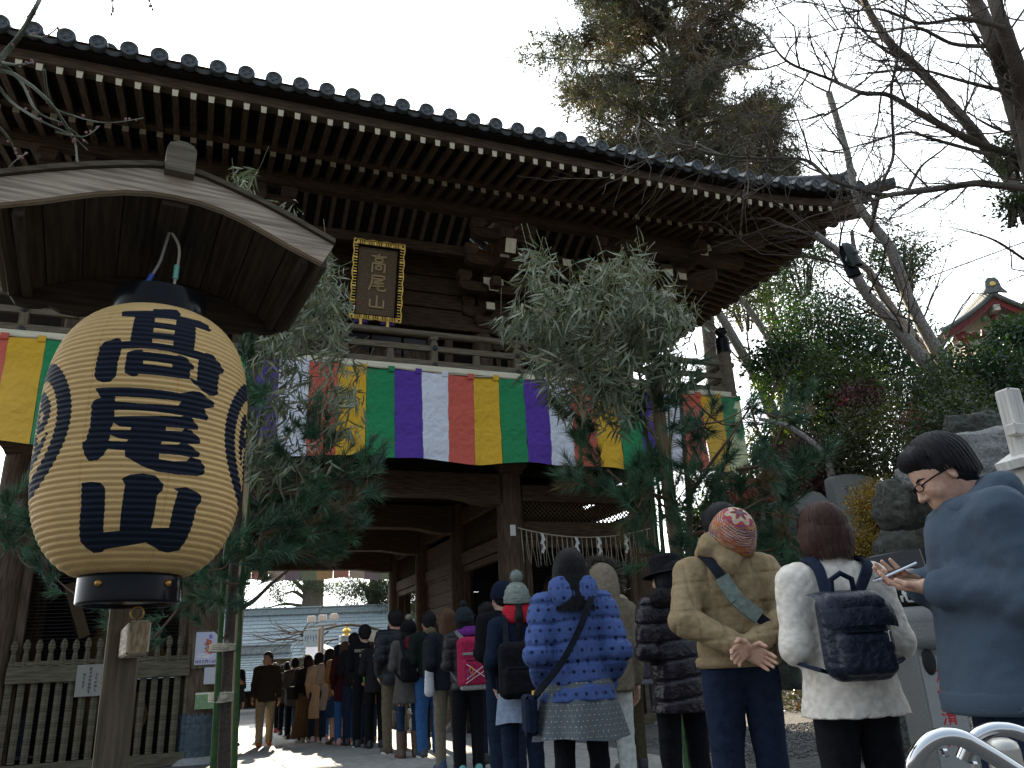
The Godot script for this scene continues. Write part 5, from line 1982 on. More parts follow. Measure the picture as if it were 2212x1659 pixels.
func dots(ground: Vector3, dot: Vector3, cell: int, r: int) -> ImageTexture:   # a print of staggered dots
	var im := Image.create(256, 256, false, Image.FORMAT_RGB8)
	im.fill(lin(ground.x, ground.y, ground.z))
	for k in 1500:
		var f := rnd(0.86, 1.14)
		im.fill_rect(Rect2i(int(rnd(0, 255)), int(rnd(0, 255)), int(rnd(1, 9)), 1), lin(ground.x * f, ground.y * f, ground.z * f))
	var c := lin(dot.x, dot.y, dot.z)
	for j in 256 / cell:
		for i in 256 / cell:
			var q := PackedVector2Array()
			for a in 14:
				q.append(Vector2((i + (0.25 if j % 2 else 0.75)) * cell + cos(TAU * a / 14) * r, (j + 0.5) * cell + sin(TAU * a / 14) * r))
			fill_poly(im, q, c)
	return ImageTexture.create_from_image(im)


func strap_over(p: Node3D, name_: String, way: Array, w: float, mat: Material, th := 0.006, parent: Node = null) -> MeshInstance3D:
	var cv := Curve3D.new()
	for i in way.size():
		var t: Vector3 = (way[mini(i + 1, way.size() - 1)] - way[maxi(i - 1, 0)]) * 0.17
		cv.add_point(way[i], -t, t)
	var pts := cv.tessellate(4, 5)
	var out := PackedVector3Array()
	for q in pts:
		out.append(Vector3(q.x * 0.8, clampf((q.y - 1.30) * 0.9, 0, 1), q.z * 1.4).normalized())
	var rb := MB.new()
	rb.ribbon(pts, out, w, th)
	return part(name_, rb, mat, parent if parent else p)


func build_queue() -> void:
	head_parts()
	skin = mottled(61, Vector3(0.42, 0.24, 0.16), Vector3(0.52, 0.31, 0.22), 6.0, 0.5, 0.03, 0.15)
	skin.subsurf_scatter_enabled = true
	skin.subsurf_scatter_strength = 0.12
	eye_mat = plain(lin(0.03, 0.02, 0.018), 0.2)
	M.hair_black = hair_mat(Vector3(0.014, 0.013, 0.014))
	M.hair_brown = hair_mat(Vector3(0.045, 0.022, 0.018))
	M.hair_warm = hair_mat(Vector3(0.10, 0.055, 0.03))
	M.shoe_black = plain(lin(0.02, 0.02, 0.022), 0.5)
	M.shoe_brown = plain(lin(0.09, 0.05, 0.03), 0.6)
	M.shoe_white = plain(lin(0.6, 0.58, 0.55), 0.6)
	M.shoe_red = plain(lin(0.45, 0.04, 0.04), 0.5)
	M.shoe_pink = plain(lin(0.62, 0.33, 0.28), 0.6)
	M.strap = cloth(Vector3(0.012, 0.014, 0.02))
	M.denim = cloth(Vector3(0.035, 0.10, 0.24))
	M.denim_dark = cloth(Vector3(0.014, 0.022, 0.042))
	M.black_cloth = cloth(Vector3(0.010, 0.010, 0.012))
	M.navy = cloth(Vector3(0.010, 0.015, 0.030))
	M.charcoal = cloth(Vector3(0.032, 0.032, 0.034))
	M.khaki = cloth(Vector3(0.20, 0.15, 0.095))
	M.olive = cloth(Vector3(0.055, 0.052, 0.028))
	M.fur = cloth(Vector3(0.20, 0.18, 0.15), "fur")
	M.sole_white = plain(lin(0.55, 0.55, 0.52), 0.7)
	var d := {}
	var p: Node3D

	# --- the man with the telephone, close on the right
	d = {"pose": "phone", "nod": 0.5, "hair": "short", "face": true, "coat": coat_mesh("phone", 0.80, 1.28, "", 0.013, 0.02, 0.0, 1.15), "coatname": "hoodie", "trousers": M.denim_dark, "legw": 1.15}
	var heather := mottled(62, Vector3(0.026, 0.042, 0.064), Vector3(0.058, 0.085, 0.118), 14.0, 0.95, 0.12, 0.5)
	d.coatmat = heather
	p = person("man in blue grey hooded sweatshirt and glasses bent over a telephone", 1.60, -2.84, 1.74, 1.05, d, "")
	var ht := p_head(p, d)
	var hs := SDF.new(Vector3(-0.25, 1.25, -0.3), Vector3(0.25, 1.66, 0.25), 0.014)
	hs.cap(Vector3(-0.11, 1.42, 0.06), Vector3(-0.10, 1.47, -0.07), 0.05, 0.062, 0.03)
	hs.cap(Vector3(0.11, 1.42, 0.06), Vector3(0.10, 1.47, -0.07), 0.05, 0.062, 0.03)
	hs.cap(Vector3(-0.10, 1.475, -0.07), Vector3(0.10, 1.475, -0.07), 0.066, 0.066, 0.04)
	hs.cap(Vector3(0, 1.45, -0.10), Vector3(0, 1.36, -0.16), 0.09, 0.05, 0.05)
	hs.shift(func(q: Vector3) -> float: return 0.012 * fold.get_noise_3d(q.x * 8, q.y * 10, q.z * 8))
	var hb := MB.new()
	hs.mesh_into(hb)
	part("hood", hb, heather, p)
	part("pocket_slit", one_box(Vector3(-0.205, 0.98, 0.10), Vector3(0.012, 0.2, 0.02), 0.004), M.navy, p, Transform3D(Basis(Vector3.UP, -0.7), Vector3(0.02, 0, -0.09)))
	var hm2 := MB.new()
	hm2.lathe([Vector2(0.222, 0.79), Vector2(0.236, 0.80), Vector2(0.238, 0.845), Vector2(0.228, 0.86)], 48, Vector3.ZERO, 0, TAU, Basis.IDENTITY, 0.9)
	part("hem_band", hm2, heather, p)
	for e in [-1.0, 1.0]:
		var cu := MB.new()
		var wr: Vector3 = POSES.phone[1 if e < 0 else 3]
		var el: Vector3 = POSES.phone[0 if e < 0 else 2]
		var dd: Vector3 = (wr - el).normalized()
		cu.tube(PackedVector3Array([wr - dd * 0.05, wr + dd * 0.005]), PackedFloat32Array([0.05, 0.044]), 16)
		part("cuff", cu, heather, p)
	var gl := MB.new()                                  # glasses
	for e in [-1.0, 1.0]:
		var ringp := PackedVector3Array()
		var rr := PackedFloat32Array()
		for i in 17:
			var a := TAU * i / 16
			ringp.append(Vector3(e * 0.034 + cos(a) * 0.023, 0.115 + signf(sin(a)) * pow(absf(sin(a)), 0.5) * 0.0125, 0.105 - absf(cos(a) * e * 0.5 + 0.5) * 0.008))
			rr.append(0.0022)
		gl.tube(ringp, rr, 6, false)
		gl.tube(PackedVector3Array([Vector3(e * 0.058, 0.12, 0.098), Vector3(e * 0.078, 0.122, 0.05), Vector3(e * 0.084, 0.118, -0.02)]), PackedFloat32Array([0.0028, 0.0028, 0.0028]), 6)
	gl.tube(PackedVector3Array([Vector3(-0.011, 0.118, 0.107), Vector3(0.011, 0.118, 0.107)]), PackedFloat32Array([0.002, 0.002]), 6)
	part("glasses", gl, M.black, p, ht)
	var tel := thing("telephone", "slim pale telephone held by the man in the blue grey sweatshirt", "telephone", p.position, p.rotation.y)
	tel.scale = p.scale
	var tb := Transform3D(Basis(Vector3.RIGHT, 0.35), Vector3(0.0, 1.245, 0.285))
	part("case", one_box(Vector3.ZERO, Vector3(0.072, 0.009, 0.145), 0.003), plain(lin(0.55, 0.6, 0.68), 0.3, 0.3), tel, tb)
	part("glass", one_box(Vector3(0, 0.006, 0), Vector3(0.066, 0.002, 0.135), 0.0), M.black, tel, tb)

	# --- woman in the white quilted coat
	var white := cloth(Vector3(0.62, 0.57, 0.50))
	white.normal_scale = 0.25
	d = {"pose": "front", "hair": "round", "hairmat": M.hair_brown, "nod": 0.1, "coat": coat_mesh("front", 0.84, 1.08, "diamond", 0.0105, 0.045, 0.03, 1.12), "coatmat": white, "trousers": M.black_cloth, "legw": 1.05}
	p = person("woman with short brown hair in a white quilted coat carrying a dark blue rucksack", 1.27, -3.36, 1.58, -0.25, d)
	backpack("dark blue nylon rucksack with a flap on the white quilted coat", p, Vector3(0.075, 1.155, -0.175), Vector3(0.285, 0.345, 0.14), cloth(Vector3(0.010, 0.014, 0.028), "puff"), "flap", cloth(Vector3(0.012, 0.018, 0.034)), 1.25)

	# --- man in the beige quilted jacket, hands behind his back
	var beige := cloth(Vector3(0.25, 0.185, 0.105))
	d = {"pose": "behind", "hair": "short", "nod": 0.0, "turn": 0.25, "coat": coat_mesh("behind", 0.955, 1.07, "grid", 0.0105, 0.0, 0.0, 1.12), "coatname": "jacket", "coatmat": beige, "trousers": M.denim_dark, "legw": 1.08}
	p = person("man in a beige quilted jacket and bright crocheted cap with his hands clasped behind him", 1.04, -4.15, 1.74, -0.42, d)
	ht = p_head(p, d)
	hs = SDF.new(Vector3(-0.22, 1.28, -0.28), Vector3(0.22, 1.64, 0.2), 0.013)
	hs.cap(Vector3(-0.10, 1.47, 0.02), Vector3(-0.09, 1.50, -0.08), 0.045, 0.055, 0.03)
	hs.cap(Vector3(0.10, 1.47, 0.02), Vector3(0.09, 1.50, -0.08), 0.045, 0.055, 0.03)
	hs.cap(Vector3(-0.08, 1.51, -0.085), Vector3(0.08, 1.51, -0.085), 0.052, 0.052, 0.04)
	hs.cap(Vector3(0, 1.49, -0.11), Vector3(0.02, 1.40, -0.15), 0.08, 0.05, 0.05)
	hs.shift(func(q: Vector3) -> float: return 0.012 * fold.get_noise_3d(q.x * 9, q.y * 12, q.z * 9))
	hb = MB.new()
	hs.mesh_into(hb)
	part("hood", hb, beige, p)
	var hem := MB.new()
	hem.lathe([Vector2(0.185, 0.94), Vector2(0.200, 0.95), Vector2(0.202, 0.975), Vector2(0.19, 0.99)], 48, Vector3.ZERO, 0, TAU, Basis.IDENTITY, 0.89)
	part("hem", hem, beige, p)
	var im := Image.create(256, 128, false, Image.FORMAT_RGB8)      # wool rings of the cap
	var wool := [Vector3(0.5, 0.06, 0.05), Vector3(0.62, 0.55, 0.42), Vector3(0.05, 0.05, 0.09), Vector3(0.62, 0.22, 0.05), Vector3(0.25, 0.10, 0.30), Vector3(0.62, 0.58, 0.5), Vector3(0.35, 0.06, 0.08), Vector3(0.30, 0.33, 0.40), Vector3(0.7, 0.45, 0.08)]
	for y in 128:
		for x in range(0, 256, 4):
			var band := int(y / 9.0 + 0.8 * sin(x * 0.049 * 3) + (1.4 * sin(x * 0.21 + y) if y < 80 else 0.0))
			var w: Vector3 = wool[posmod(band * 5 + (int(x / 37.0) if y < 75 else 0), 9)] * (0.8 + 0.25 * float((x / 4 + y / 3) % 2))
			im.fill_rect(Rect2i(x, y, 4, 1), lin(w.x * 0.7, w.y * 0.62, w.z * 0.55))
	var capm := plain(Color.WHITE, 0.95)
	capm.albedo_texture = ImageTexture.create_from_image(im)
	capm.normal_enabled = true
	capm.normal_texture = bump(2, 0.03, 6.0)
	var cap := MB.new()
	var prof := [Vector2(0.100, 0.085), Vector2(0.109, 0.09)]
	for i in 20:
		var a := PI / 2 * i / 19.0
		prof.append(Vector2(0.113 * pow(cos(a), 0.9), 0.12 + 0.145 * sin(a)))
	cap.lathe(prof, 40, Vector3(0, 0, -0.03), 0, TAU, Basis(Vector3.RIGHT, -0.85), 1.08)
	part("crochet_cap", cap, capm, p, ht)
	var sb := thing("shoulder_bag", "grey green shoulder bag slung across the beige quilted jacket", "bag", p.position, p.rotation.y)
	sb.scale = p.scale
	var grey_green := cloth(Vector3(0.13, 0.16, 0.14))
	strap_over(p, "strap", [Vector3(0.10, 1.44, 0.06), Vector3(0.12, 1.475, -0.04), Vector3(0.09, 1.40, -0.155), Vector3(0.02, 1.25, -0.21), Vector3(-0.10, 1.13, -0.225), Vector3(-0.20, 1.05, -0.17), Vector3(-0.27, 0.99, -0.04)], 0.045, M.strap, 0.007, sb)
	strap_over(p, "shoulder_pad", [Vector3(0.065, 1.345, -0.195), Vector3(0.015, 1.24, -0.222), Vector3(-0.07, 1.155, -0.235)], 0.068, grey_green, 0.013, sb)
	var bg := MB.new()
	bg.box(Vector3(-0.29, 0.99, -0.02), Vector3(0.08, 0.30, 0.22), 0.02)
	part("bag_body", bg, grey_green, sb)
	part("red_tag", one_box(Vector3(-0.30, 0.905, -0.135), Vector3(0.05, 0.022, 0.012), 0.003), plain(lin(0.55, 0.03, 0.03), 0.5), sb)

	# --- woman in black hat and shiny black down coat
	var down := cloth(Vector3(0.014, 0.010, 0.014), "puff")
	down.roughness = 0.3
	d = {"pose": "front", "hair": "bob", "nod": 0.05, "turn": 0.35, "face": true, "coat": coat_mesh("front", 0.75, 1.05, "rows", 0.012, 0.02, 0.0, 1.15), "coatmat": down, "trousers": M.black_cloth}
	p = person("woman in a black felt hat and long glossy black down coat", 0.93, -5.20, 1.60, -0.05, d)
	ht = p_head(p, d)
	var fh := MB.new()
	fh.lathe([Vector2(0.155, 0.135), Vector2(0.160, 0.139), Vector2(0.120, 0.152), Vector2(0.106, 0.16), Vector2(0.102, 0.24), Vector2(0.09, 0.268), Vector2(0.05, 0.278), Vector2(0, 0.276)], 40, Vector3(0, 0, -0.02), 0, TAU, Basis(Vector3.RIGHT, 0.06), 1.1)
	part("felt_hat", fh, M.black_cloth, p, ht)
	var fr := SDF.new(Vector3(-0.24, 1.26, -0.25), Vector3(0.24, 1.58, 0.25), 0.014)
	fr.cap(Vector3(-0.13, 1.40, 0.08), Vector3(-0.12, 1.45, -0.08), 0.055, 0.06, 0.03)
	fr.cap(Vector3(0.13, 1.40, 0.08), Vector3(0.12, 1.45, -0.08), 0.055, 0.06, 0.03)
	fr.cap(Vector3(-0.12, 1.45, -0.09), Vector3(0.12, 1.45, -0.09), 0.062, 0.062, 0.03)
	fr.shift(func(q: Vector3) -> float: return 0.02 * fold.get_noise_3d(q.x * 40, q.y * 40, q.z * 40))
	hb = MB.new()
	fr.mesh_into(hb)
	part("fur_collar", hb, cloth(Vector3(0.02, 0.018, 0.018), "fur"), p)

	# --- walker with the grey rucksack, nearer the gate
	d = {"pose": "front", "hair": "short", "coat": coat_mesh("front", 0.82, 1.05, "", 0.024), "coatmat": M.olive, "trousers": cloth(Vector3(0.07, 0.06, 0.035))}
	p = person("walker in olive trousers with a grey and plum rucksack and a beige rolled hat", 0.97, -8.3, 1.57, -0.1, d)
	ht = p_head(p, d)
	beanie(p, ht, cloth(Vector3(0.32, 0.28, 0.21)), null, 0.13)
	backpack("large grey and plum hiking rucksack of the walker beside the black down coat", p, Vector3(0, 1.13, -0.16), Vector3(0.36, 0.55, 0.2), cloth(Vector3(0.085, 0.075, 0.105)), "", cloth(Vector3(0.10, 0.10, 0.13)), 1.0, cloth(Vector3(0.22, 0.22, 0.27)))

	# --- hooded visitor behind the blue coat
	d = {"pose": "down", "hair": "bob", "coat": coat_mesh("down", 0.80, 1.12, "", 0.022), "coatmat": cloth(Vector3(0.15, 0.125, 0.085)), "trousers": cloth(Vector3(0.48, 0.50, 0.46))}
	p = person("visitor in khaki coat with fur trimmed hood and pale trousers behind the blue dotted coat", 0.60, -6.24, 1.68, -0.15, d)
	fr = SDF.new(Vector3(-0.22, 1.35, -0.26), Vector3(0.22, 1.78, 0.2), 0.014)
	fr.ell(Vector3(0, 1.60, -0.03), Vector3(0.125, 0.14, 0.13), 0.03)
	fr.cap(Vector3(0, 1.50, -0.06), Vector3(0, 1.40, -0.08), 0.12, 0.10, 0.05)
	fr.ell(Vector3(0, 1.60, 0.12), Vector3(0.10, 0.13, 0.12), 0.01, Basis.IDENTITY, true)
	hb = MB.new()
	fr.mesh_into(hb)
	part("hood", hb, cloth(Vector3(0.17, 0.14, 0.10)), p)
	var tuft := MB.new()
	for i in 1400:
		var a := rnd(-2.0, 2.0)
		var c := Vector3(sin(a) * 0.135, 1.60 + cos(a) * 0.15, rnd(-0.05, 0.03))
		var o := Vector3(sin(a), cos(a), rnd(-0.9, 0.3)).normalized()
		var q := c + o * rnd(0.045, 0.085) + Vector3(0, -0.012, 0)
		var sd := o.cross(rdir()).normalized() * 0.004
		tuft.tri(c - sd, c + sd, q)
		tuft.tri(c + sd, c - sd, q)
	part("fur_trim", tuft, M.fur, p)

	# --- woman in the blue dotted puffer
	var bm := cloth(Vector3(0.07, 0.14, 0.38))
	bm.albedo_color = Color.WHITE
	bm.albedo_texture = dots(Vector3(0.058, 0.095, 0.235), Vector3(0.005, 0.006, 0.014), 64, 11)
	bm.uv1_scale = Vector3.ONE * 4.3
	d = {"pose": "pocket", "hair": "long", "nod": 0.0, "coat": coat_mesh("pocket", 0.865, 1.06, "rows", 0.0105, 0.05, 0.0, 1.2), "coatmat": bm, "trousers": M.black_cloth, "legw": 0.85, "skirt": skirt_mesh(1.0, 0.665, 0.19, 0.275, 9, 0.018)}
	var sm := cloth(Vector3(0.11, 0.125, 0.13))
	sm.albedo_color = Color.WHITE
	sm.albedo_texture = dots(Vector3(0.10, 0.115, 0.125), Vector3(0.55, 0.52, 0.36), 32, 3)
	sm.uv1_scale = Vector3.ONE * 4.5
	d.skirtmat = sm
	p = person("woman with long dark hair, blue quilted coat with navy dots and grey dotted skirt", 0.28, -4.72, 1.62, -0.28, d)
	hs = SDF.new(Vector3(-0.22, 1.30, -0.24), Vector3(0.22, 1.60, 0.2), 0.012)
	hs.cap(Vector3(-0.09, 1.46, 0.05), Vector3(-0.085, 1.49, -0.06), 0.05, 0.058, 0.03)
	hs.cap(Vector3(0.09, 1.46, 0.05), Vector3(0.085, 1.49, -0.06), 0.05, 0.058, 0.03)
	hs.cap(Vector3(-0.08, 1.495, -0.075), Vector3(0.08, 1.495, -0.075), 0.06, 0.06, 0.04)
	hs.cap(Vector3(-0.07, 1.43, -0.10), Vector3(0.07, 1.43, -0.10), 0.06, 0.06, 0.05)
	hs.shift(func(q: Vector3) -> float: return 0.008 * fold.get_noise_3d(q.x * 10, q.y * 14, q.z * 10))
	hb = MB.new()
	hs.mesh_into(hb)
	part("padded_collar", hb, bm, p)
	sb = thing("shoulder_bag", "small black shoulder bag at the hip of the blue dotted coat", "bag", p.position, p.rotation.y)
	sb.scale = p.scale
	strap_over(p, "strap", [Vector3(-0.10, 1.42, 0.09), Vector3(-0.12, 1.475, -0.02), Vector3(-0.09, 1.42, -0.15), Vector3(0.0, 1.25, -0.205), Vector3(0.11, 1.08, -0.205), Vector3(0.22, 0.95, -0.13), Vector3(0.27, 0.88, -0.03)], 0.036, M.strap, 0.007, sb)
	bg = MB.new()
	bg.box(Vector3(0.29, 0.80, 0.0), Vector3(0.07, 0.21, 0.26), 0.018)
	part("bag_body", bg, M.navy, sb)
	part("buckle", one_box(Vector3(0.262, 0.915, -0.055), Vector3(0.03, 0.03, 0.012), 0.004), M.gold, sb)

	# --- woman with the pompom hat
	var wool_g := cloth(Vector3(0.20, 0.23, 0.20))
	wool_g.normal_scale = 1.6
	d = {"pose": "pocket", "hair": "pony", "nod": 0.0, "coat": coat_mesh("pocket", 0.80, 1.06, "", 0.018), "coatmat": M.navy, "trousers": M.denim_dark, "skirt": skirt_mesh(0.9, 0.66, 0.18, 0.205, 5, 0.006), "skirtmat": cloth(Vector3(0.22, 0.27, 0.36))}
	p = person("woman in grey knitted bobble hat, red scarf and dark coat over a pale shirt", -0.05, -6.32, 1.58, -0.2, d)
	ht = p_head(p, d)
	beanie(p, ht, wool_g, cloth(Vector3(0.24, 0.27, 0.24), "fur"), 0.12, 0.062)
	var sc := MB.new()
	sc.lathe([Vector2(0.09, 1.40), Vector2(0.125, 1.41), Vector2(0.135, 1.45), Vector2(0.12, 1.49), Vector2(0.125, 1.51), Vector2(0.105, 1.55), Vector2(0.08, 1.55)], 36, Vector3(0, 0, -0.01))
	part("scarf", sc, cloth(Vector3(0.42, 0.02, 0.035), "fur"), p)
	backpack("black rucksack with metal zips on the back of the bobble hat wearer", p, Vector3(0.06, 1.05, -0.165), Vector3(0.30, 0.42, 0.14), M.black_cloth, "", M.strap)
	d = {"pose": "front", "hair": "short", "coat": coat_mesh("front", 0.9, 1.1, "", 0.03), "coatmat": M.black_cloth, "trousers": M.denim_dark}
	p = person("tall man in dark cap almost hidden behind the grey bobble hat", -0.18, -7.2, 1.68, 0.0, d)
	beanie(p, p_head(p, d), M.navy, null, 0.115)

	# --- the pair by the pink rucksack
	d = {"pose": "front", "hair": "bob", "turn": -0.7, "face": true, "coat": coat_mesh("front", 0.86, 1.1, "rows", 0.02), "coatmat": cloth(Vector3(0.022, 0.020, 0.022), "puff"), "trousers": M.black_cloth, "legw": 1.1, "shoes": plain(lin(0.16, 0.42, 0.40), 0.6), "sole": M.sole_white}
	p = person("woman in a dark bobble beanie and violet scarf carrying a raspberry pink rucksack", -0.60, -8.55, 1.56, -0.1, d)
	ht = p_head(p, d)
	beanie(p, ht, cloth(Vector3(0.022, 0.03, 0.036)), cloth(Vector3(0.03, 0.038, 0.045), "fur"), 0.115, 0.045)
	sc = MB.new()
	sc.lathe([Vector2(0.09, 1.41), Vector2(0.12, 1.42), Vector2(0.125, 1.46), Vector2(0.10, 1.52), Vector2(0.08, 1.52)], 30, Vector3(0, 0, -0.01))
	part("scarf", sc, cloth(Vector3(0.16, 0.035, 0.22)), p)
	var pk := backpack("raspberry pink hiking rucksack with grey trim and karabiners", p, Vector3(-0.01, 1.14, -0.17), Vector3(0.34, 0.52, 0.19), cloth(Vector3(0.36, 0.025, 0.075)), "", cloth(Vector3(0.16, 0.16, 0.17)), 1.0, cloth(Vector3(0.3, 0.29, 0.28)))
	var cordm := MB.new()
	for q in [[-0.12, 1.12, 0.10, 0.97], [-0.12, 0.97, 0.10, 1.12], [-0.10, 1.05, 0.11, 0.93]]:
		cordm.tube(PackedVector3Array([Vector3(q[0], q[1], -0.43), Vector3(q[2], q[3], -0.43)]), PackedFloat32Array([0.0035, 0.0035]), 5)
	part("elastic_cord", cordm, M.white, pk)
	for q in [[0.05, 1.06, 0], [0.075, 1.03, 1], [0.03, 1.02, 2]]:
		var to := TorusMesh.new()
		to.inner_radius = 0.02
		to.outer_radius = 0.029
		to.rings = 16
		to.ring_segments = 6
		part("karabiner", to, plain([lin(0.7, 0.4, 0.02), lin(0.25, 0.1, 0.4), lin(0.6, 0.1, 0.03)][q[2]], 0.4, 0.5), pk, Transform3D(Basis(Vector3.RIGHT, PI / 2) * Basis.from_scale(Vector3(0.7, 1, 1.3)), Vector3(q[0], q[1], -0.435)))
	d = {"pose": "front", "hair": "short", "coat": coat_mesh("front", 0.84, 1.1, "", 0.026), "coatmat": cloth(Vector3(0.012, 0.035, 0.09)), "trousers": M.denim_dark, "sole": M.sole_white}
	p = person("dark haired visitor in a royal blue hooded jacket right of the pink rucksack", -0.42, -9.4, 1.66, 0.1, d)
	d = {"pose": "pocket", "hair": "longer", "hairmat": M.hair_warm, "turn": 0.2, "coat": coat_mesh("pocket", 0.84, 1.08, "", 0.024), "coatmat": cloth(Vector3(0.018, 0.02, 0.026)), "trousers": cloth(Vector3(0.17, 0.145, 0.105)), "legw": 1.0, "shoes": cloth(Vector3(0.06, 0.09, 0.16)), "sole": M.sole_white}
	p = person("woman with long brown hair and beige trousers left of the pink rucksack", -0.83, -8.95, 1.58, 0.0, d)
	var pb := thing("plastic_bag", "thin white plastic bag hanging beside the pink rucksack", "bag", p.position, p.rotation.y)
	pb.scale = p.scale
	var pbm := SDF.new(Vector3(0.2, 0.76, -0.12), Vector3(0.42, 1.32, 0.14), 0.013)
	pbm.cap(Vector3(0.3, 0.84, 0.0), Vector3(0.3, 1.02, 0.0), 0.06, 0.05, 0.02, 1.3)
	pbm.cap(Vector3(0.3, 1.02, 0.0), Vector3(0.295, 1.28, 0.02), 0.045, 0.018, 0.02)
	pbm.shift(func(q: Vector3) -> float: return 0.012 * fold.get_noise_3d(q.x * 22, q.y * 9, q.z * 22))
	hb = MB.new()
	pbm.mesh_into(hb)
	var film := plain(lin(0.66, 0.68, 0.7), 0.4)
	film.backlight_enabled = true
	film.backlight = Color(0.5, 0.5, 0.5)
	part("bag_film", hb, film, pb, xf(Vector3(-0.06, 0, -0.06)))

	# --- man in jeans, woman in the grey dress, man in the dark puffer
	d = {"pose": "front", "hair": "crop", "coat": coat_mesh("front", 0.93, 1.15, "", 0.022), "coatname": "jacket", "coatmat": cloth(Vector3(0.014, 0.018, 0.015)), "trousers": M.denim, "legw": 1.15, "shoes": plain(lin(0.05, 0.05, 0.055), 0.6), "sole": M.sole_white}
	p = person("man with thinning black hair in a dark jacket and bright blue jeans", -1.20, -10.43, 1.66, 0.05, d)
	fr = SDF.new(Vector3(-0.22, 1.34, -0.22), Vector3(0.22, 1.56, 0.2), 0.015)
	fr.cap(Vector3(-0.12, 1.43, 0.05), Vector3(0, 1.47, -0.10), 0.04, 0.05, 0.03)
	fr.cap(Vector3(0.12, 1.43, 0.05), Vector3(0, 1.47, -0.10), 0.04, 0.05, 0.03)
	fr.shift(func(q: Vector3) -> float: return 0.014 * fold.get_noise_3d(q.x * 45, q.y * 45, q.z * 45))
	hb = MB.new()
	fr.mesh_into(hb)
	part("fur_collar", hb, cloth(Vector3(0.13, 0.10, 0.07), "fur"), p)
	backpack("dark green rucksack worn by the man in bright blue jeans", p, Vector3(0.0, 1.14, -0.18), Vector3(0.34, 0.48, 0.17), cloth(Vector3(0.02, 0.028, 0.02)))
	d = {"pose": "front", "hair": "bob", "coat": coat_mesh("front", 0.66, 1.0, "", 0.024, 0.05), "coatmat": cloth(Vector3(0.085, 0.078, 0.07)), "trousers": cloth(Vector3(0.02, 0.04, 0.08)), "legw": 0.8, "shoes": M.shoe_brown}
	p = person("woman in a long grey coat with maroon hood and a beret with furry pompom", -1.47, -10.5, 1.58, 0.0, d)
	ht = p_head(p, d)
	beanie(p, ht, M.black_cloth, cloth(Vector3(0.30, 0.25, 0.19), "fur"), 0.09, 0.055)
	fr = SDF.new(Vector3(-0.2, 1.25, -0.26), Vector3(0.2, 1.54, 0.2), 0.016)
	fr.cap(Vector3(-0.09, 1.44, 0.04), Vector3(0, 1.44, -0.10), 0.05, 0.075, 0.03)
	fr.cap(Vector3(0.09, 1.44, 0.04), Vector3(0, 1.36, -0.14), 0.05, 0.06, 0.03)
	hb = MB.new()
	fr.mesh_into(hb)
	part("hood", hb, cloth(Vector3(0.09, 0.015, 0.02)), p)
	backpack("small black rucksack on the long grey coat", p, Vector3(0.03, 1.08, -0.155), Vector3(0.26, 0.32, 0.12), M.black_cloth)
	for i in 2:
		var bt := MB.new()
		bt.tube(PackedVector3Array([Vector3(-0.10 + 0.2 * i, 0.05, 0.0), Vector3(-0.098 + 0.196 * i, 0.32, 0.01)]), PackedFloat32Array([0.056, 0.068]), 14)
		part("boot_shaft", bt, M.shoe_brown, p)
	d = {"pose": "pocket", "hair": "short", "coat": coat_mesh("pocket", 0.80, 1.14, "rows", 0.022, 0.0, 0.0, 1.15), "coatmat": cloth(Vector3(0.012, 0.013, 0.018), "puff"), "trousers": cloth(Vector3(0.13, 0.105, 0.07)), "shoes": cloth(Vector3(0.10, 0.08, 0.06)), "sole": M.sole_white}
	p = person("tall man in black down jacket and khaki trousers holding a white carrier bag", -1.75, -11.25, 1.77, 0.1, d)
	var cb := thing("carrier_bag", "white plastic carrier bag held low by the tall man in the black down jacket", "bag", p.position, p.rotation.y)
	cb.scale = p.scale
	pbm = SDF.new(Vector3(-0.42, 0.46, -0.12), Vector3(-0.14, 0.97, 0.2), 0.014)
	pbm.cap(Vector3(-0.28, 0.57, 0.05), Vector3(-0.28, 0.72, 0.05), 0.085, 0.075, 0.02, 1.2)
	pbm.cap(Vector3(-0.28, 0.74, 0.05), Vector3(-0.27, 0.92, 0.07), 0.05, 0.014, 0.02)
	pbm.shift(func(q: Vector3) -> float: return 0.014 * fold.get_noise_3d(q.x * 20, q.y * 8, q.z * 20))
	hb = MB.new()
	pbm.mesh_into(hb)
	part("bag_film", hb, film, cb)

	# --- the man with lettering on his back, and those just ahead
	d = {"pose": "front", "hair": "short", "coat": coat_mesh("front", 0.98, 1.08, "", 0.022), "coatname": "jacket", "coatmat": M.black_cloth, "trousers": M.black_cloth, "sole": M.sole_white}
	p = person("man in a black jacket with pale lettering across the back", -2.50, -13.0, 1.74, 0.0, d)
	for row in [["KNOW YOUR", 1.345], ["RIGHTS", 1.275]]:
		var tm := TextMesh.new()
		tm.text = row[0]
		var sf := SystemFont.new()
		sf.font_names = PackedStringArray(["Droid Sans"])
		sf.font_weight = 700
		tm.font = sf
		tm.font_size = 32
		tm.pixel_size = 0.0019
		tm.depth = 0.004
		part("lettering", tm, plain(lin(0.42, 0.38, 0.28), 0.9), p, Transform3D(Basis(Vector3.UP, PI), Vector3(0, row[1], -0.158)))
	var bottle := thing("drink_bottle", "green drink bottle hung at the belt of the lettered black jacket", "bottle", p.position, p.rotation.y)
	bottle.scale = p.scale
	var bo := MB.new()
	bo.lathe([Vector2(0, 0.90), Vector2(0.03, 0.90), Vector2(0.033, 0.92), Vector2(0.033, 1.03), Vector2(0.03, 1.06), Vector2(0.014, 1.085), Vector2(0.014, 1.10)], 18, Vector3(0.02, 0, -0.185))
	part("bottle_body", bo, plain(lin(0.10, 0.22, 0.03), 0.25), bottle)
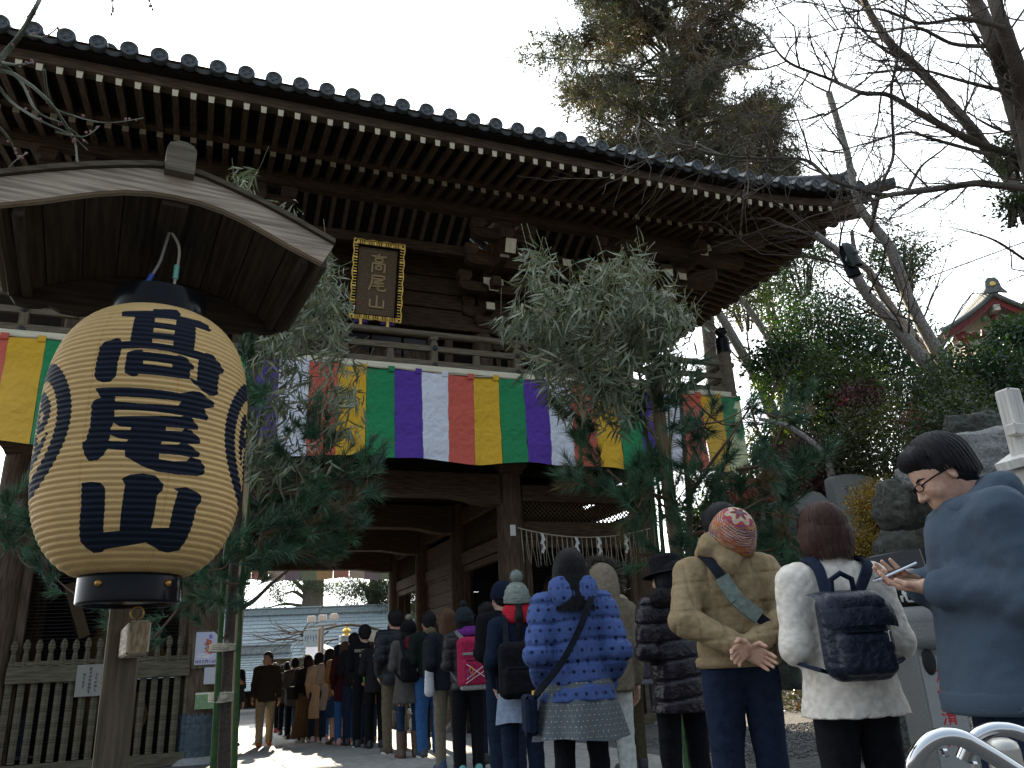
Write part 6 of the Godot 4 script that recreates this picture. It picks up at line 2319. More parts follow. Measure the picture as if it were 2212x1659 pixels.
	part("bottle_cap", one_box(Vector3(0.02, 1.11, -0.185), Vector3(0.03, 0.022, 0.03), 0.006), plain(lin(0.2, 0.35, 0.05), 0.4), bottle)
	var rows := [
		# label, x, z, height, yaw, pose, hair, hair colour, hem, coat colour, width, trousers, shoes, skirt
		["dark haired man just left of the lettered jacket", -2.85, -13.9, 1.70, 0.1, "front", "short", 0, 0.9, Vector3(0.015, 0.012, 0.014), 1.0, M.denim_dark, M.shoe_black],
		["woman in an ivory knitted cap right of the lettered jacket", -2.25, -12.6, 1.60, 0.0, "front", "bob", 1, 0.8, Vector3(0.02, 0.02, 0.022), 1.0, M.black_cloth, M.shoe_black],
		["woman with piled up brown hair in a dark maroon coat", -3.08, -14.3, 1.60, 0.1, "pocket", "bob", 2, 0.72, Vector3(0.05, 0.012, 0.012), 1.05, M.denim, M.shoe_pink],
		["woman in a sunlit caramel coat over a blue skirt", -3.30, -14.8, 1.60, 0.3, "brow", "bob", 0, 0.60, Vector3(0.30, 0.14, 0.045), 1.05, skin, M.shoe_brown],
		["woman in a long camel coat with a cream hood", -4.12, -16.7, 1.62, 0.1, "pocket", "bob", 0, 0.45, Vector3(0.42, 0.30, 0.19), 0.98, M.denim_dark, M.shoe_white],
		["visitor in a cream woolly cap beyond the camel coat", -4.2, -17.4, 1.62, 0.0, "front", "bob", 1, 0.6, Vector3(0.30, 0.20, 0.12), 1.0, M.denim, M.shoe_pink],
		["woman in a short black jacket and long pleated brown skirt", -4.42, -17.0, 1.60, 0.35, "brow", "bob", 0, 0.88, Vector3(0.016, 0.013, 0.014), 1.05, M.black_cloth, M.shoe_white],
		["man in a grey wool coat and black trousers ahead of the pleated skirt", -5.25, -19.1, 1.68, 0.0, "front", "short", 0, 0.70, Vector3(0.075, 0.075, 0.075), 1.05, M.black_cloth, M.shoe_black],
		["man in a dark grey coat with a white cap near the head of the queue", -5.5, -19.9, 1.70, 0.1, "front", "short", 0, 0.72, Vector3(0.06, 0.06, 0.062), 1.05, M.charcoal, M.shoe_brown],
		["visitor in black coat and pink trainers walking off beyond the gate", -6.55, -21.9, 1.66, -0.2, "down", "short", 0, 0.75, Vector3(0.02, 0.02, 0.02), 1.0, M.black_cloth, M.shoe_red],
		["woman in a grey jacket and blue jeans beyond the gate", -6.35, -22.8, 1.60, 0.1, "front", "bob", 0, 0.80, Vector3(0.13, 0.13, 0.12), 1.0, M.denim, M.shoe_black],
		["visitor in a pale grey skirt far down the queue", -6.75, -24.0, 1.56, 0.0, "front", "bob", 1, 0.55, Vector3(0.24, 0.25, 0.27), 1.0, M.charcoal, M.shoe_black],
		["man in an olive coat far down the queue", -6.0, -21.1, 1.66, 0.0, "front", "short", 0, 0.75, Vector3(0.05, 0.05, 0.035), 1.05, M.black_cloth, M.shoe_brown],
		["woman in a plum coat right behind the man in the black down jacket", -1.30, -11.6, 1.62, 0.15, "front", "long", 1, 0.7, Vector3(0.05, 0.016, 0.03), 1.0, M.black_cloth, M.shoe_black],
		["man with short hair in a slate coat right of the lettered jacket", -1.95, -12.4, 1.72, -0.1, "pocket", "crop", 0, 0.8, Vector3(0.035, 0.04, 0.05), 1.08, M.charcoal, M.shoe_black],
		["woman in a mustard brown coat in the shade between lettered jacket and caramel coat", -2.65, -14.2, 1.58, 0.2, "front", "bob", 2, 0.66, Vector3(0.11, 0.06, 0.02), 1.0, M.denim_dark, M.shoe_brown],
		["man in a navy coat in the shade by the far column", -3.0, -15.3, 1.70, -0.1, "front", "short", 0, 0.8, Vector3(0.012, 0.016, 0.03), 1.05, M.black_cloth, M.shoe_black],
		["woman in a pale oatmeal coat between the caramel coat and the camel coat", -3.65, -15.6, 1.60, 0.2, "front", "long", 0, 0.6, Vector3(0.33, 0.26, 0.19), 1.0, M.denim_dark, M.shoe_white],
		["man in a black coat between camel coat and grey wool coat", -4.75, -18.2, 1.69, 0.0, "front", "crop", 0, 0.75, Vector3(0.014, 0.014, 0.016), 1.05, M.charcoal, M.shoe_black],
		["woman in a dark green coat just left of the camel coat", -4.55, -17.7, 1.58, -0.2, "down", "bob", 2, 0.68, Vector3(0.02, 0.032, 0.022), 1.0, M.denim, M.shoe_brown],
		["dark coated visitor at the far end of the queue", -7.3, -25.2, 1.64, 0.0, "down", "bob", 0, 0.7, Vector3(0.03, 0.03, 0.035), 1.0, M.denim_dark, M.shoe_black],
	]
	var hm := [M.hair_black, M.hair_brown, M.hair_warm]
	for i in rows.size():
		var r: Array = rows[i]
		var key := "coat %s %.2f %.2f" % [r[5], r[8], r[10]]
		if not shared.has(key):
			shared[key] = coat_mesh(r[5], r[8], r[10], "", 0.03, 0.02)
		d = {"pose": r[5], "hair": r[6], "hairmat": hm[r[7]], "coat": shared[key], "coatmat": cloth(r[9]), "trousers": r[11], "shoes": r[12]}
		if i == 6:
			d.skirt = skirt_mesh(1.0, 0.10, 0.18, 0.30, 30, 0.012)
			d.skirtmat = cloth(Vector3(0.11, 0.065, 0.035))
		if i == 3:
			d.skirt = skirt_mesh(0.9, 0.46, 0.17, 0.235, 7, 0.012)
			d.skirtmat = cloth(Vector3(0.025, 0.045, 0.09))
			d.legw = 0.7
		p = person(r[0], r[1], r[2], r[3], r[4], d)
		if i == 1 or i == 5:
			beanie(p, p_head(p, d), cloth(Vector3(0.55, 0.47, 0.36)), null, 0.115)
		if i == 8:
			beanie(p, p_head(p, d), cloth(Vector3(0.6, 0.6, 0.58)), null, 0.10)
		if i == 6:
			var hbag := thing("handbag", "black handbag on the arm of the woman in the pleated brown skirt", "bag", p.position, p.rotation.y)
			hbag.scale = p.scale
			part("bag_body", one_box(Vector3(0.30, 0.98, 0.05), Vector3(0.12, 0.26, 0.34), 0.03), M.black_cloth, hbag)
			strap_over(p, "strap", [Vector3(0.30, 1.08, 0.16), Vector3(0.27, 1.25, 0.08), Vector3(0.29, 1.10, -0.08)], 0.025, M.strap, 0.005, hbag)

	# --- two who come the other way
	d = {"pose": "walk", "step": "walk", "hair": "crop", "hairmat": hair_mat(Vector3(0.05, 0.048, 0.045)), "face": true, "turn": -0.5, "coat": coat_mesh("walk", 0.80, 1.12, "", 0.018), "coatmat": cloth(Vector3(0.035, 0.028, 0.022)), "trousers": cloth(Vector3(0.30, 0.25, 0.16)), "legw": 1.15, "shoes": plain(lin(0.42, 0.10, 0.03), 0.6)}
	p = person("grey haired man in dark brown coat and khaki trousers walking towards the camera", -5.05, -16.4, 1.68, PI - 0.1, d, "")
	d = {"pose": "phone", "hair": "short", "face": true, "nod": 0.35, "coat": coat_mesh("phone", 0.82, 1.08, "", 0.024), "coatmat": cloth(Vector3(0.02, 0.019, 0.019)), "trousers": M.charcoal}
	p = person("young man in a dark jacket looking down beside the pine decoration", -6.05, -17.4, 1.70, PI + 0.4, d, "")
	d = {"pose": "down", "step": "walk", "hair": "bob", "coat": coat_mesh("down", 0.85, 1.0, "", 0.03), "coatmat": cloth(Vector3(0.03, 0.03, 0.035)), "trousers": M.denim, "shoes": M.shoe_red}
	p = person("visitor in blue jeans and red boots half hidden behind the young man", -7.0, -20.2, 1.62, PI + 0.3, d, "")


func leaf_shape(l: float, w: float, droop := 0.25, fold_ := 0.15) -> MB:      # a pointed leaf along +y, its face towards +z
	var b := MB.new()
	var n := 4
	var prev := []
	for i in n + 1:
		var f := float(i) / n
		var ww := w * 0.5 * sin(PI * pow(f, 0.75)) if i > 0 and i < n else 0.0
		var y := l * f
		var z := -droop * l * f * f
		var q := [Vector3(-ww, y, z + fold_ * ww), Vector3(0, y, z), Vector3(ww, y, z + fold_ * ww)]
		if i == 1:
			b.tri(prev[1], q[1], q[0]); b.tri(prev[1], q[2], q[1])
		elif i == n:
			b.tri(prev[0], prev[1], q[1]); b.tri(prev[1], prev[2], q[1])
		elif i > 1:
			b.quad(prev[0], prev[1], q[1], q[0]); b.quad(prev[1], prev[2], q[2], q[1])
		prev = q
	return b


func clump(n: int, r: float, l: float, w: float, seed_: int) -> ArrayMesh:     # a spray of small leaves in a ball of radius r
	var g := RandomNumberGenerator.new()
	g.seed = seed_
	var b := MB.new()
	var one := MB.new()
	one.tri(Vector3.ZERO, Vector3(w * 0.5, l * 0.45, 0.0), Vector3(0, l, -l * 0.12))
	one.tri(Vector3.ZERO, Vector3(0, l, -l * 0.12), Vector3(-w * 0.5, l * 0.45, 0.0))
	for i in n:
		var z := g.randf_range(-1, 1)
		var a := g.randf_range(0, TAU)
		var d := Vector3(sqrt(1 - z * z) * cos(a), z, sqrt(1 - z * z) * sin(a))
		var y := (d + Vector3(g.randf_range(-0.8, 0.8), g.randf_range(-0.7, 0.5), g.randf_range(-0.8, 0.8))).normalized()
		add_copy(b, one, Transform3D(frame(y, g.randf_range(0, TAU)) * Basis.from_scale(Vector3.ONE * g.randf_range(0.7, 1.3)), d * r * pow(g.randf(), 0.5)))
	return b.mesh()


func leaf_mat(back := Color(0.5, 0.55, 0.2), rough := 0.5) -> StandardMaterial3D:
	var m := plain(Color.WHITE, rough)
	m.vertex_color_use_as_albedo = true
	m.backlight_enabled = true
	m.backlight = back
	return m


func tint(c: Vector3, s := 0.25) -> Color:
	var f := rnd(1 - s, 1 + s)
	return Color(c.x * f * rnd(0.85, 1.15), c.y * f, c.z * f * rnd(0.85, 1.15))


func spline(way: Array, r0: float, r1: float, sides := 8, wob := 0.0, into: MB = null) -> MB:
	var b := into if into else MB.new()
	var cv := Curve3D.new()
	for i in way.size():
		var t: Vector3 = (way[mini(i + 1, way.size() - 1)] - way[maxi(i - 1, 0)]) * 0.17
		cv.add_point(way[i], -t, t)
	var pts := cv.tessellate(3, 5)
	var rad := PackedFloat32Array()
	var n := pts.size()
	for i in n:
		rad.append(lerpf(r0, r1, pow(i / (n - 1.0), 0.8)) * (1.0 + wob * sin(i * 2.3 + r0 * 100)))
	b.tube(pts, rad, sides)
	return b


func twigs(b: MB, from: Vector3, dirn: Vector3, l: float, r: float, depth: int, ends: Array, droop := 0.0, spread := 0.6) -> void:   # a branch that forks and forks again
	var n := 4
	var pts := PackedVector3Array([from])
	var rad := PackedFloat32Array([r])
	var d := dirn.normalized()
	var p := from
	for i in n:
		d = (d + rdir() * 0.16 + Vector3(0, -droop, 0)).normalized()
		p += d * l / n
		pts.append(p)
		rad.append(lerpf(r, r * 0.5, (i + 1.0) / n))
	b.tube(pts, rad, 5 if r > 0.012 else (4 if r > 0.006 else 3), false)
	if depth <= 0:
		ends.append([p, d])
		return
	for k in 3:
		var i := 1 + k
		var q := pts[i + (1 if k == 2 else 0)]
		var e := (d + rdir() * spread).normalized()
		twigs(b, q, e, l * rnd(0.5, 0.75), r * 0.55, depth - 1, ends, droop, spread)


func needle_brush(l: float, n: int, nl: float, w: float, seed_: int) -> ArrayMesh:   # a shoot along +y set with needles
	var g := RandomNumberGenerator.new()
	g.seed = seed_
	var b := MB.new()
	for i in n:
		var f := pow(g.randf(), 0.8)
		var a := g.randf_range(0, TAU)
		var lean := g.randf_range(0.45, 1.15) * (1.15 - 0.6 * f)
		var d := Vector3(sin(a) * sin(lean), cos(lean), cos(a) * sin(lean))
		var p := Vector3(0, l * f, 0)
		var q := p + d * nl * g.randf_range(0.75, 1.1) + Vector3(0, -0.01, 0)
		var s := d.cross(Vector3(g.randf_range(-1, 1), g.randf_range(-1, 1), g.randf_range(-1, 1))).normalized() * w
		b.tri(p - s, p + s, q)
	b.tube(PackedVector3Array([Vector3(0, -0.03, 0), Vector3(0, l * 1.02, 0)]), PackedFloat32Array([0.005, 0.004]), 5)
	return b.mesh()


var brushes := []
var needle_m: StandardMaterial3D

func pine_branches(o: Node3D, tips: Array, root_fn: Callable) -> void:          # each tip: u, v, distance, size
	var wood_b := MB.new()
	var places := []
	var tints := []
	var grown := []                                    # each shoot springs from the trunk or from a shoot nearer to it
	var order := []
	for t in tips:
		var e := at(t[0], t[1], t[2])
		order.append([e.distance_to(root_fn.call(e)), e, t])
	order.sort_custom(func(a: Array, b: Array) -> bool: return a[0] < b[0])
	for it in order:
		var t: Array = it[2]
		var e: Vector3 = it[1]
		var r: Vector3 = root_fn.call(e)
		var best: float = it[0] * 0.9
		for q in grown:
			var dist: float = q.distance_to(e)
			if dist < best and dist > 0.1:
				best = dist
				r = q
		grown.append(e)
		var mid := r.lerp(e, 0.55) + Vector3(rnd(-0.05, 0.05), -0.02 - 0.09 * r.distance_to(e), rnd(-0.05, 0.05))
		spline([r, mid, e], 0.011, 0.006, 6, 0.1, wood_b)
		var d := (e - mid).normalized()
		var size: float = t[3]
		for k in 4 + int(size * 4):
			var f := rnd(0.0, 1.0)
			var q := e + d * (f - 0.65) * 0.42 * size + rdir() * 0.07
			var dd := (d * 0.9 + rdir() * 0.75 + Vector3(0, 0.25, 0)).normalized()
			if k == 0:
				dd = d
			places.append(Transform3D(frame(dd, rnd(0, TAU)) * Basis.from_scale(Vector3.ONE * rnd(0.75, 1.15) * (0.7 + 0.35 * size)), q))
			tints.append(tint(Vector3(0.045, 0.11, 0.058), 0.45) if rng.randf() < 0.95 else tint(Vector3(0.12, 0.085, 0.035), 0.2))
	part("pine_branch", wood_b, M.bark_red, o)
	for k in 2:
		var pl := []
		var ti := []
		for i in range(k, places.size(), 2):
			pl.append(places[i]); ti.append(tints[i])
		many("pine_needles", brushes[k], needle_m, o, pl, ti)


func bamboo_leaves(o: Node3D, clouds: Array, count: int, lm: Mesh, mat: Material, shade: Vector3) -> void:   # clouds: u, v, distance, half width, half height
	var total := 0.0
	for c in clouds:
		total += c[3] * c[4]
	var places := []
	var tints := []
	var stems := MB.new()
	for c in clouds:
		var n := int(count * c[3] * c[4] / total / 5.0)
		for i in n:
			var a := rnd(0, TAU)
			var rr := sqrt(rng.randf()) * (1.0 if rng.randf() < 0.75 else 1.3)
			var p := at(c[0] + cos(a) * rr * c[3], c[1] + sin(a) * rr * c[4], c[2] + rnd(-0.55, 0.55))
			var hang := Vector3(rnd(-0.9, 0.35), rnd(-1.1, 0.15), rnd(-0.5, 0.6)).normalized()
			if rng.randf() < 0.35:
				spline([p - hang * 0.22 + Vector3(0.0, 0.08, 0), p - hang * 0.08, p], 0.0026, 0.0014, 3, 0.0, stems)
			for k in 5:
				var y := (hang + rdir() * 0.62).normalized()
				places.append(Transform3D(frame(y, rnd(0, TAU)) * Basis.from_scale(Vector3.ONE * rnd(0.7, 1.25)), p + rdir() * 0.05))
				tints.append(tint(shade, 0.3) if rng.randf() < 0.9 else tint(Vector3(0.20, 0.19, 0.10), 0.2))
	part("bamboo_twig", stems, M.bamboo, o, Transform3D.IDENTITY, true)
	many("bamboo_leaves", lm, mat, o, places, tints)


func culm(o: Node3D, way: Array, r0: float, r1: float, mat: Material) -> void:
	var b := spline(way, r0, r1, 10)
	var c := part("bamboo_culm", b, mat, o)
	var k := MB.new()
	var n := b.v.size() / 11
	var step := maxi(2, int(n / 12.0))
	for i in range(1, n - 1, step):
		var ctr := Vector3.ZERO
		for q in 10:
			ctr += b.v[i * 11 + q]
		ctr /= 10
		var nx := Vector3.ZERO
		for q in 10:
			nx += b.v[(i + 1) * 11 + q]
		nx /= 10
		var d := (nx - ctr).normalized()
		var r := b.v[i * 11].distance_to(ctr)
		k.tube(PackedVector3Array([ctr - d * 0.01, ctr, ctr + d * 0.01]), PackedFloat32Array([r * 1.0, r * 1.14, r * 1.0]), 10, false)
	part("node_ring", k, mat, c)


func shrub(called: String, label: String, c: Vector3, r: Vector3, n: int, mesh: Mesh, mat: Material, shade: Vector3, cat := "shrub", group := "", spread := 0.3, hollow := 0.45) -> Node3D:
	var o := thing(called, label, cat, Vector3(c.x, c.y - r.y, c.z), 0, group)
	var places := []
	var tints := []
	var st := MB.new()
	for i in n:
		var d := rdir()
		var f := lerpf(hollow, 1.0, pow(rng.randf(), 0.6))
		f *= 1.0 + 0.28 * fold.get_noise_3d(d.x * 2.0 + c.x, d.y * 2.0 + c.y, d.z * 2.0)
		var p := Vector3(d.x * r.x, r.y + d.y * r.y, d.z * r.z) * Vector3(f, 1, f)
		p.y = r.y + d.y * r.y * f
		if p.y < 0.02:
			continue
		places.append(Transform3D(frame(rdir(), rnd(0, TAU)) * Basis.from_scale(Vector3.ONE * rnd(0.7, 1.3)), p))
		var cs := fold.get_noise_3d(p.x * 1.5 + c.x, p.y * 1.5, p.z * 1.5) * 0.5
		tints.append(tint(shade * (1.0 + cs), spread))
	for i in 9:
		var d := rdir()
		spline([Vector3(d.x * 0.15, -0.1, d.z * 0.15), Vector3(d.x * r.x * 0.4, r.y * 0.8, d.z * r.z * 0.4), Vector3(d.x * r.x * 0.8, r.y * (1.2 + 0.5 * d.y), d.z * r.z * 0.8)], 0.03, 0.006, 5, 0.05, st)
	part("stems", st, M.bark, o)
	many("foliage", mesh, mat, o, places, tints)
	return o


func hill_y(p: Vector3) -> float:
	var d := p - GATE_AT
	var x := d.x * 0.9264 - d.z * 0.3766
	var z := d.x * 0.3766 + d.z * 0.9264
	var s := maxf(0.0, x - 5.4 - 0.12 * maxf(0.0, z) + 0.06 * maxf(0.0, -z))
	var h := 0.62 * s * smoothstep(0.0, 2.5, s) * lerpf(0.22, 1.0, smoothstep(-13.0, -2.0, z))
	return minf(h, 11.0 + 0.05 * s) + 0.3 * fold.get_noise_2d(p.x * 0.35, p.z * 0.35) * smoothstep(0.5, 3.0, s) + ground_y(p) - 0.06 + 0.05 * smoothstep(0.2, 0.8, s)


func on_hill(u: float, v: float, d0: float, d1: float) -> Vector3:              # where that line of sight meets the hillside
	var d := d0
	while d < d1:
		var p := at(u, v, d)
		if p.y < hill_y(p):
			return p
		d += 0.15
	return at(u, v, d1)


func build_plants() -> void:
	fold.frequency = 1.0
	M.bark = mottled(71, Vector3(0.05, 0.038, 0.03), Vector3(0.11, 0.09, 0.07), 3.0, 0.95, 0.04, 1.2)
	M.bark_red = mottled(72, Vector3(0.09, 0.05, 0.03), Vector3(0.17, 0.11, 0.07), 4.0, 0.95, 0.05, 1.0)
	M.bark_pale = mottled(73, Vector3(0.12, 0.09, 0.075), Vector3(0.42, 0.41, 0.38), 1.3, 0.95, 0.06, 0.8)
	M.bamboo = plain(lin(0.20, 0.21, 0.09), 0.5)
	M.bamboo_green = mottled(74, Vector3(0.02, 0.06, 0.02), Vector3(0.05, 0.11, 0.03), 2.0, 0.35, 0.02, 0.1)
	M.timber = wood(75, Vector3(0.30, 0.22, 0.14), 0.25, 0.8)
	M.bark_twig = mottled(76, Vector3(0.04, 0.05, 0.03), Vector3(0.12, 0.12, 0.08), 20.0, 0.9)
	brushes = [needle_brush(0.20, 105, 0.155, 0.0026, 1), needle_brush(0.11, 85, 0.14, 0.0026, 2)]
	needle_m = leaf_mat(Color(0.25, 0.35, 0.15), 0.5)
	var leaf := leaf_shape(0.16, 0.019, 0.3).mesh()
	var lm := leaf_mat(Color(0.4, 0.42, 0.22), 0.55)
	# --- left new-year pine: pole, trunk, bamboo, straw ropes
	var o := thing("new_year_pine", "left bamboo and pine decoration tied to a pole beside the passage, behind the lantern", "pine decoration")
	var gz := ground_y(at(484, 1640, 7.4)) - 0.05
	var foot := at(487, 1640, 7.4)
	foot.y = gz
	var tr := [foot, at(487, 1500, 7.4), at(497, 1350, 7.45), at(507, 1200, 7.5), at(520, 1000, 7.6), at(532, 820, 7.7), at(545, 740, 7.8)]
	part("trunk", spline(tr, 0.062, 0.03, 12, 0.04), M.bark, o)
	var pb := MB.new()
	pb.box(Vector3(foot.x - 0.03, 1.75, foot.z - 0.16), Vector3(0.1, 4.0, 0.1), 0.008)
	part("timber_post", pb, M.timber, o)
	culm(o, [at(462, 1650, 7.3) * Vector3(1, 0, 1), at(469, 1500, 7.3), at(480, 1300, 7.35), at(497, 1080, 7.4), at(515, 900, 7.5), at(560, 640, 7.6), at(600, 480, 7.4)], 0.032, 0.006, M.bamboo_green)
	culm(o, [at(508, 1655, 7.25) * Vector3(1, 0, 1), at(513, 1450, 7.3), at(522, 1250, 7.35), at(545, 1000, 7.4), at(590, 760, 7.5), at(640, 560, 7.5)], 0.030, 0.006, M.bamboo_green)
	for q in [[484, 1397, 4], [482, 1506, 5]]:
		var ty := MB.new()
		for k in q[2]:
			var ringp := PackedVector3Array()
			var rr := PackedFloat32Array()
			var c := at(q[0], q[1], 7.38) + Vector3(0, (k - 2) * 0.017, 0)
			for i in 25:
				var a := TAU * i / 24
				ringp.append(c + Vector3(cos(a) * 0.125, 0.004 * sin(a * 3 + k), sin(a) * 0.10))
				rr.append(0.0095 + 0.0015 * (i % 2))
			ty.tube(ringp, rr, 6, false)
		var kn := at(q[0] + 2, q[1], 7.27)
		ty.ball(kn, Vector3(0.035, 0.03, 0.03), 10, 6)
		var tie := part("straw_rope", ty, M.rope, o)
		var fr := MB.new()
		for i in 90:
			var dd := (rdir() + Vector3(0, 0.7, 0.5)).normalized()
			var s := dd.cross(rdir()).normalized() * 0.002
			fr.tri(kn - s, kn + s, kn + dd * rnd(0.05, 0.10))
		part("straw_fringe", fr, M.rope, tie)
	var tips := []
	for t in [[795, 1035], [745, 1085], [705, 1010], [645, 1105], [690, 1150], [735, 1175], [565, 1190], [545, 1125], [620, 1180], [672, 1055], [775, 985], [505, 1195], [450, 1235], [420, 1280], [575, 1000], [685, 880], [660, 940], [700, 930], [550, 790], [537, 735], [565, 850], [600, 1060], [740, 1040], [655, 1205], [580, 1130], [20, 1105], [60, 1145], [88, 1195], [30, 1175], [105, 1235], [228, 1300], [255, 1335], [300, 1395], [470, 1290], [760, 1130], [720, 1110], [640, 1010], [525, 900], [610, 1150], [540, 1260], [690, 1190], [700, 1060], [390, 1310], [5, 1145]]:
		tips.append([t[0], t[1], 7.3 + rnd(-0.5, 0.35), rnd(0.75, 1.2)])
	pine_branches(o, tips, func(e: Vector3) -> Vector3:
		var y := clampf(e.y - 0.45, 0.9, 3.6)
		return tr[1].lerp(tr[6], clampf((y - tr[1].y) / (tr[6].y - tr[1].y), 0, 1)))
	part("pine_limb", spline([tr[2] + Vector3(0, 0.1, 0), at(545, 1300, 7.3), at(585, 1262, 7.2), at(622, 1232, 7.1)], 0.028, 0.012, 8, 0.06), M.bark, o)
	bamboo_leaves(o, [[650, 690, 7.5, 95, 130], [600, 830, 7.5, 70, 90], [690, 620, 7.5, 55, 75], [730, 900, 7.4, 50, 60], [560, 960, 7.4, 60, 80], [620, 1000, 7.4, 80, 50], [525, 395, 7.3, 38, 28], [615, 455, 7.3, 26, 14], [500, 400, 7.3, 12, 14], [740, 800, 7.5, 35, 60]], 3000, leaf, lm, Vector3(0.165, 0.185, 0.115))
	# --- right new-year pine
	var q := func(x: float, y: float) -> Array: return [(2200 + x * 0.6027) / 1.8517, (1300 + y * 0.6027) / 1.8517]
	o = thing("new_year_pine", "right bamboo and pine decoration with a sawn timber top before the right bay", "pine decoration")
	var rt := at(1462, 1180, 7.6)
	var base := Vector3(rt.x + 0.14, -0.05, rt.z + 0.35)
	var tw := MB.new()
	tw.bar(Vector3(rt.x + 0.02, -0.05, rt.z), at(1411, 800, 7.9), 0.11, 0.115, Vector3.BACK, 0.006)
	part("timber_post", tw, M.timber, o)
	var tr2 := [base + Vector3(0.05, 0, -0.35), at(1493, 1240, 7.6), at(1490, 1100, 7.8), at(1478, 960, 8.0), at(1470, 850, 8.1)]
	part("trunk", spline(tr2, 0.055, 0.02, 12, 0.05), M.bark, o)
	for w in [[1425, 1230], [1436, 1225]]:
		culm(o, [Vector3(rt.x + (w[0] - 1460) * 0.004, 0, rt.z + 0.05), at(w[0], w[1], 7.5), at(w[0] - 22, 1000, 7.6), at(w[0] - 60 - (w[0] - 1425) * 3, 750, 7.5), at(w[0] - 190 + (w[0] - 1425) * 12, 560, 7.2)], 0.026, 0.004, M.bamboo_green)
	for w in [[1440, 1020, 1395, 800, 1345, 540], [1440, 1000, 1330, 760, 1220, 560], [1450, 1020, 1440, 780, 1420, 640], [1430, 960, 1300, 820, 1160, 640], [1445, 980, 1470, 820, 1500, 690]]:
		part("bamboo_culm", spline([at(w[0], w[1], 7.6), at(w[2], w[3], 7.4), at(w[4], w[5], 7.2)], 0.012, 0.003, 6), M.bamboo, o)
	for tie in [[735, 597], [790, 785]]:
		var s: Array = q.call(tie[0], tie[1])
		var rp := MB.new()
		for k in 2:
			var ringp := PackedVector3Array()
			var rr := PackedFloat32Array()
			for i in 21:
				var a := TAU * i / 20
				ringp.append(at(s[0], s[1] + k * 5, 7.95) + Vector3(cos(a) * 0.115, 0.01 * cos(a), sin(a) * 0.11))
				rr.append(0.006)
			rp.tube(ringp, rr, 5, false)
		part("straw_rope", rp, M.rope, o)
	tips = []
	for t in [[700, 90, 1.3], [880, 310, 1.2], [120, 620, 1.2], [200, 720, 1.1], [270, 800, 1.0], [330, 370, 1.1], [400, 430, 1.0], [190, 1000, 1.0], [260, 1040, 1.2], [350, 1050, 1.0], [1330, 540, 0.5], [1250, 660, 0.4], [1650, 470, 1.1], [1600, 590, 1.1], [1720, 970, 1.1], [1640, 1020, 1.2], [1560, 1070, 1.0], [1060, 600, 0.9], [960, 660, 1.0], [870, 720, 1.2], [600, 1080, 1.1], [640, 1280, 1.2], [600, 1220, 1.0], [840, 1200, 1.1], [1420, 950, 1.2], [1460, 900, 1.0], [1300, 1000, 1.0], [1200, 1080, 1.1], [1280, 1200, 1.1], [1300, 1380, 1.1], [1450, 1380, 1.1], [1520, 1290, 1.0], [720, 1170, 1.2], [620, 1000, 1.0], [980, 950, 1.1], [740, 880, 1.2], [760, 300, 1.0], [700, 200, 1.2], [860, 450, 1.1], [1130, 980, 1.1], [1060, 1060, 1.1], [900, 1080, 1.0], [800, 950, 1.0], [680, 960, 1.0], [1380, 1250, 1.0], [1180, 1300, 1.0], [1330, 1500, 1.1], [1450, 1480, 1.0], [1550, 1400, 1.0], [860, 1470, 0.9], [900, 1540, 1.0], [760, 1540, 0.9], [1650, 1520, 0.9], [1570, 1560, 1.0], [560, 1150, 0.9], [450, 1010, 0.9], [760, 520, 0.9], [600, 530, 1.0], [540, 480, 1.0]]:
		var s: Array = q.call(t[0], t[1])
		tips.append([s[0], s[1], 7.5 + rnd(-0.5, 0.4), t[2]])
	pine_branches(o, tips, func(e: Vector3) -> Vector3:
		var y := clampf(e.y - 0.5, 1.2, 3.3)
		return tr2[1].lerp(tr2[4], clampf((y - tr2[1].y) / (tr2[4].y - tr2[1].y), 0, 1)))
	for w in [[900, 1180, 1060, 930, 1200, 740, 1335, 535], [900, 1400, 1180, 1330, 1300, 1220, 1560, 1080], [1240, 960, 1400, 930, 1480, 820, 1530, 680], [840, 1180, 620, 1100, 500, 1060, 380, 960], [1150, 1420, 1400, 1500, 1560, 1440, 1700, 1380]]:
		var a: Array = q.call(w[0], w[1]); var b2: Array = q.call(w[2], w[3]); var c: Array = q.call(w[4], w[5]); var d: Array = q.call(w[6], w[7])
		part("pine_limb", spline([at(a[0], a[1], 7.6), at(b2[0], b2[1], 7.3), at(c[0], c[1], 7.2), at(d[0], d[1], 7.2)], 0.02, 0.009, 7, 0.06), M.bark_red, o)
	bamboo_leaves(o, [[1300, 700, 7.3, 130, 90], [1355, 600, 7.3, 40, 60], [1400, 640, 7.3, 60, 70], [1300, 600, 7.2, 40, 40], [1165, 590, 7.2, 35, 50], [1220, 660, 7.2, 50, 60], [1140, 680, 7.2, 45, 25], [1100, 690, 7.2, 25, 14], [1250, 820, 7.3, 70, 75], [1180, 800, 7.2, 40, 60], [1300, 850, 7.3, 60, 60], [1370, 760, 7.5, 80, 80], [1330, 890, 7.4, 55, 50], [1450, 690, 7.5, 55, 50], [1140, 700, 7.2, 55, 35], [1460, 800, 7.6, 35, 45], [1380, 560, 7.2, 22, 30], [1150, 560, 7.2, 25, 20], [1210, 740, 7.2, 50, 50]], 4700, leaf, lm, Vector3(0.165, 0.185, 0.115))
	build_hill()
	build_trees()


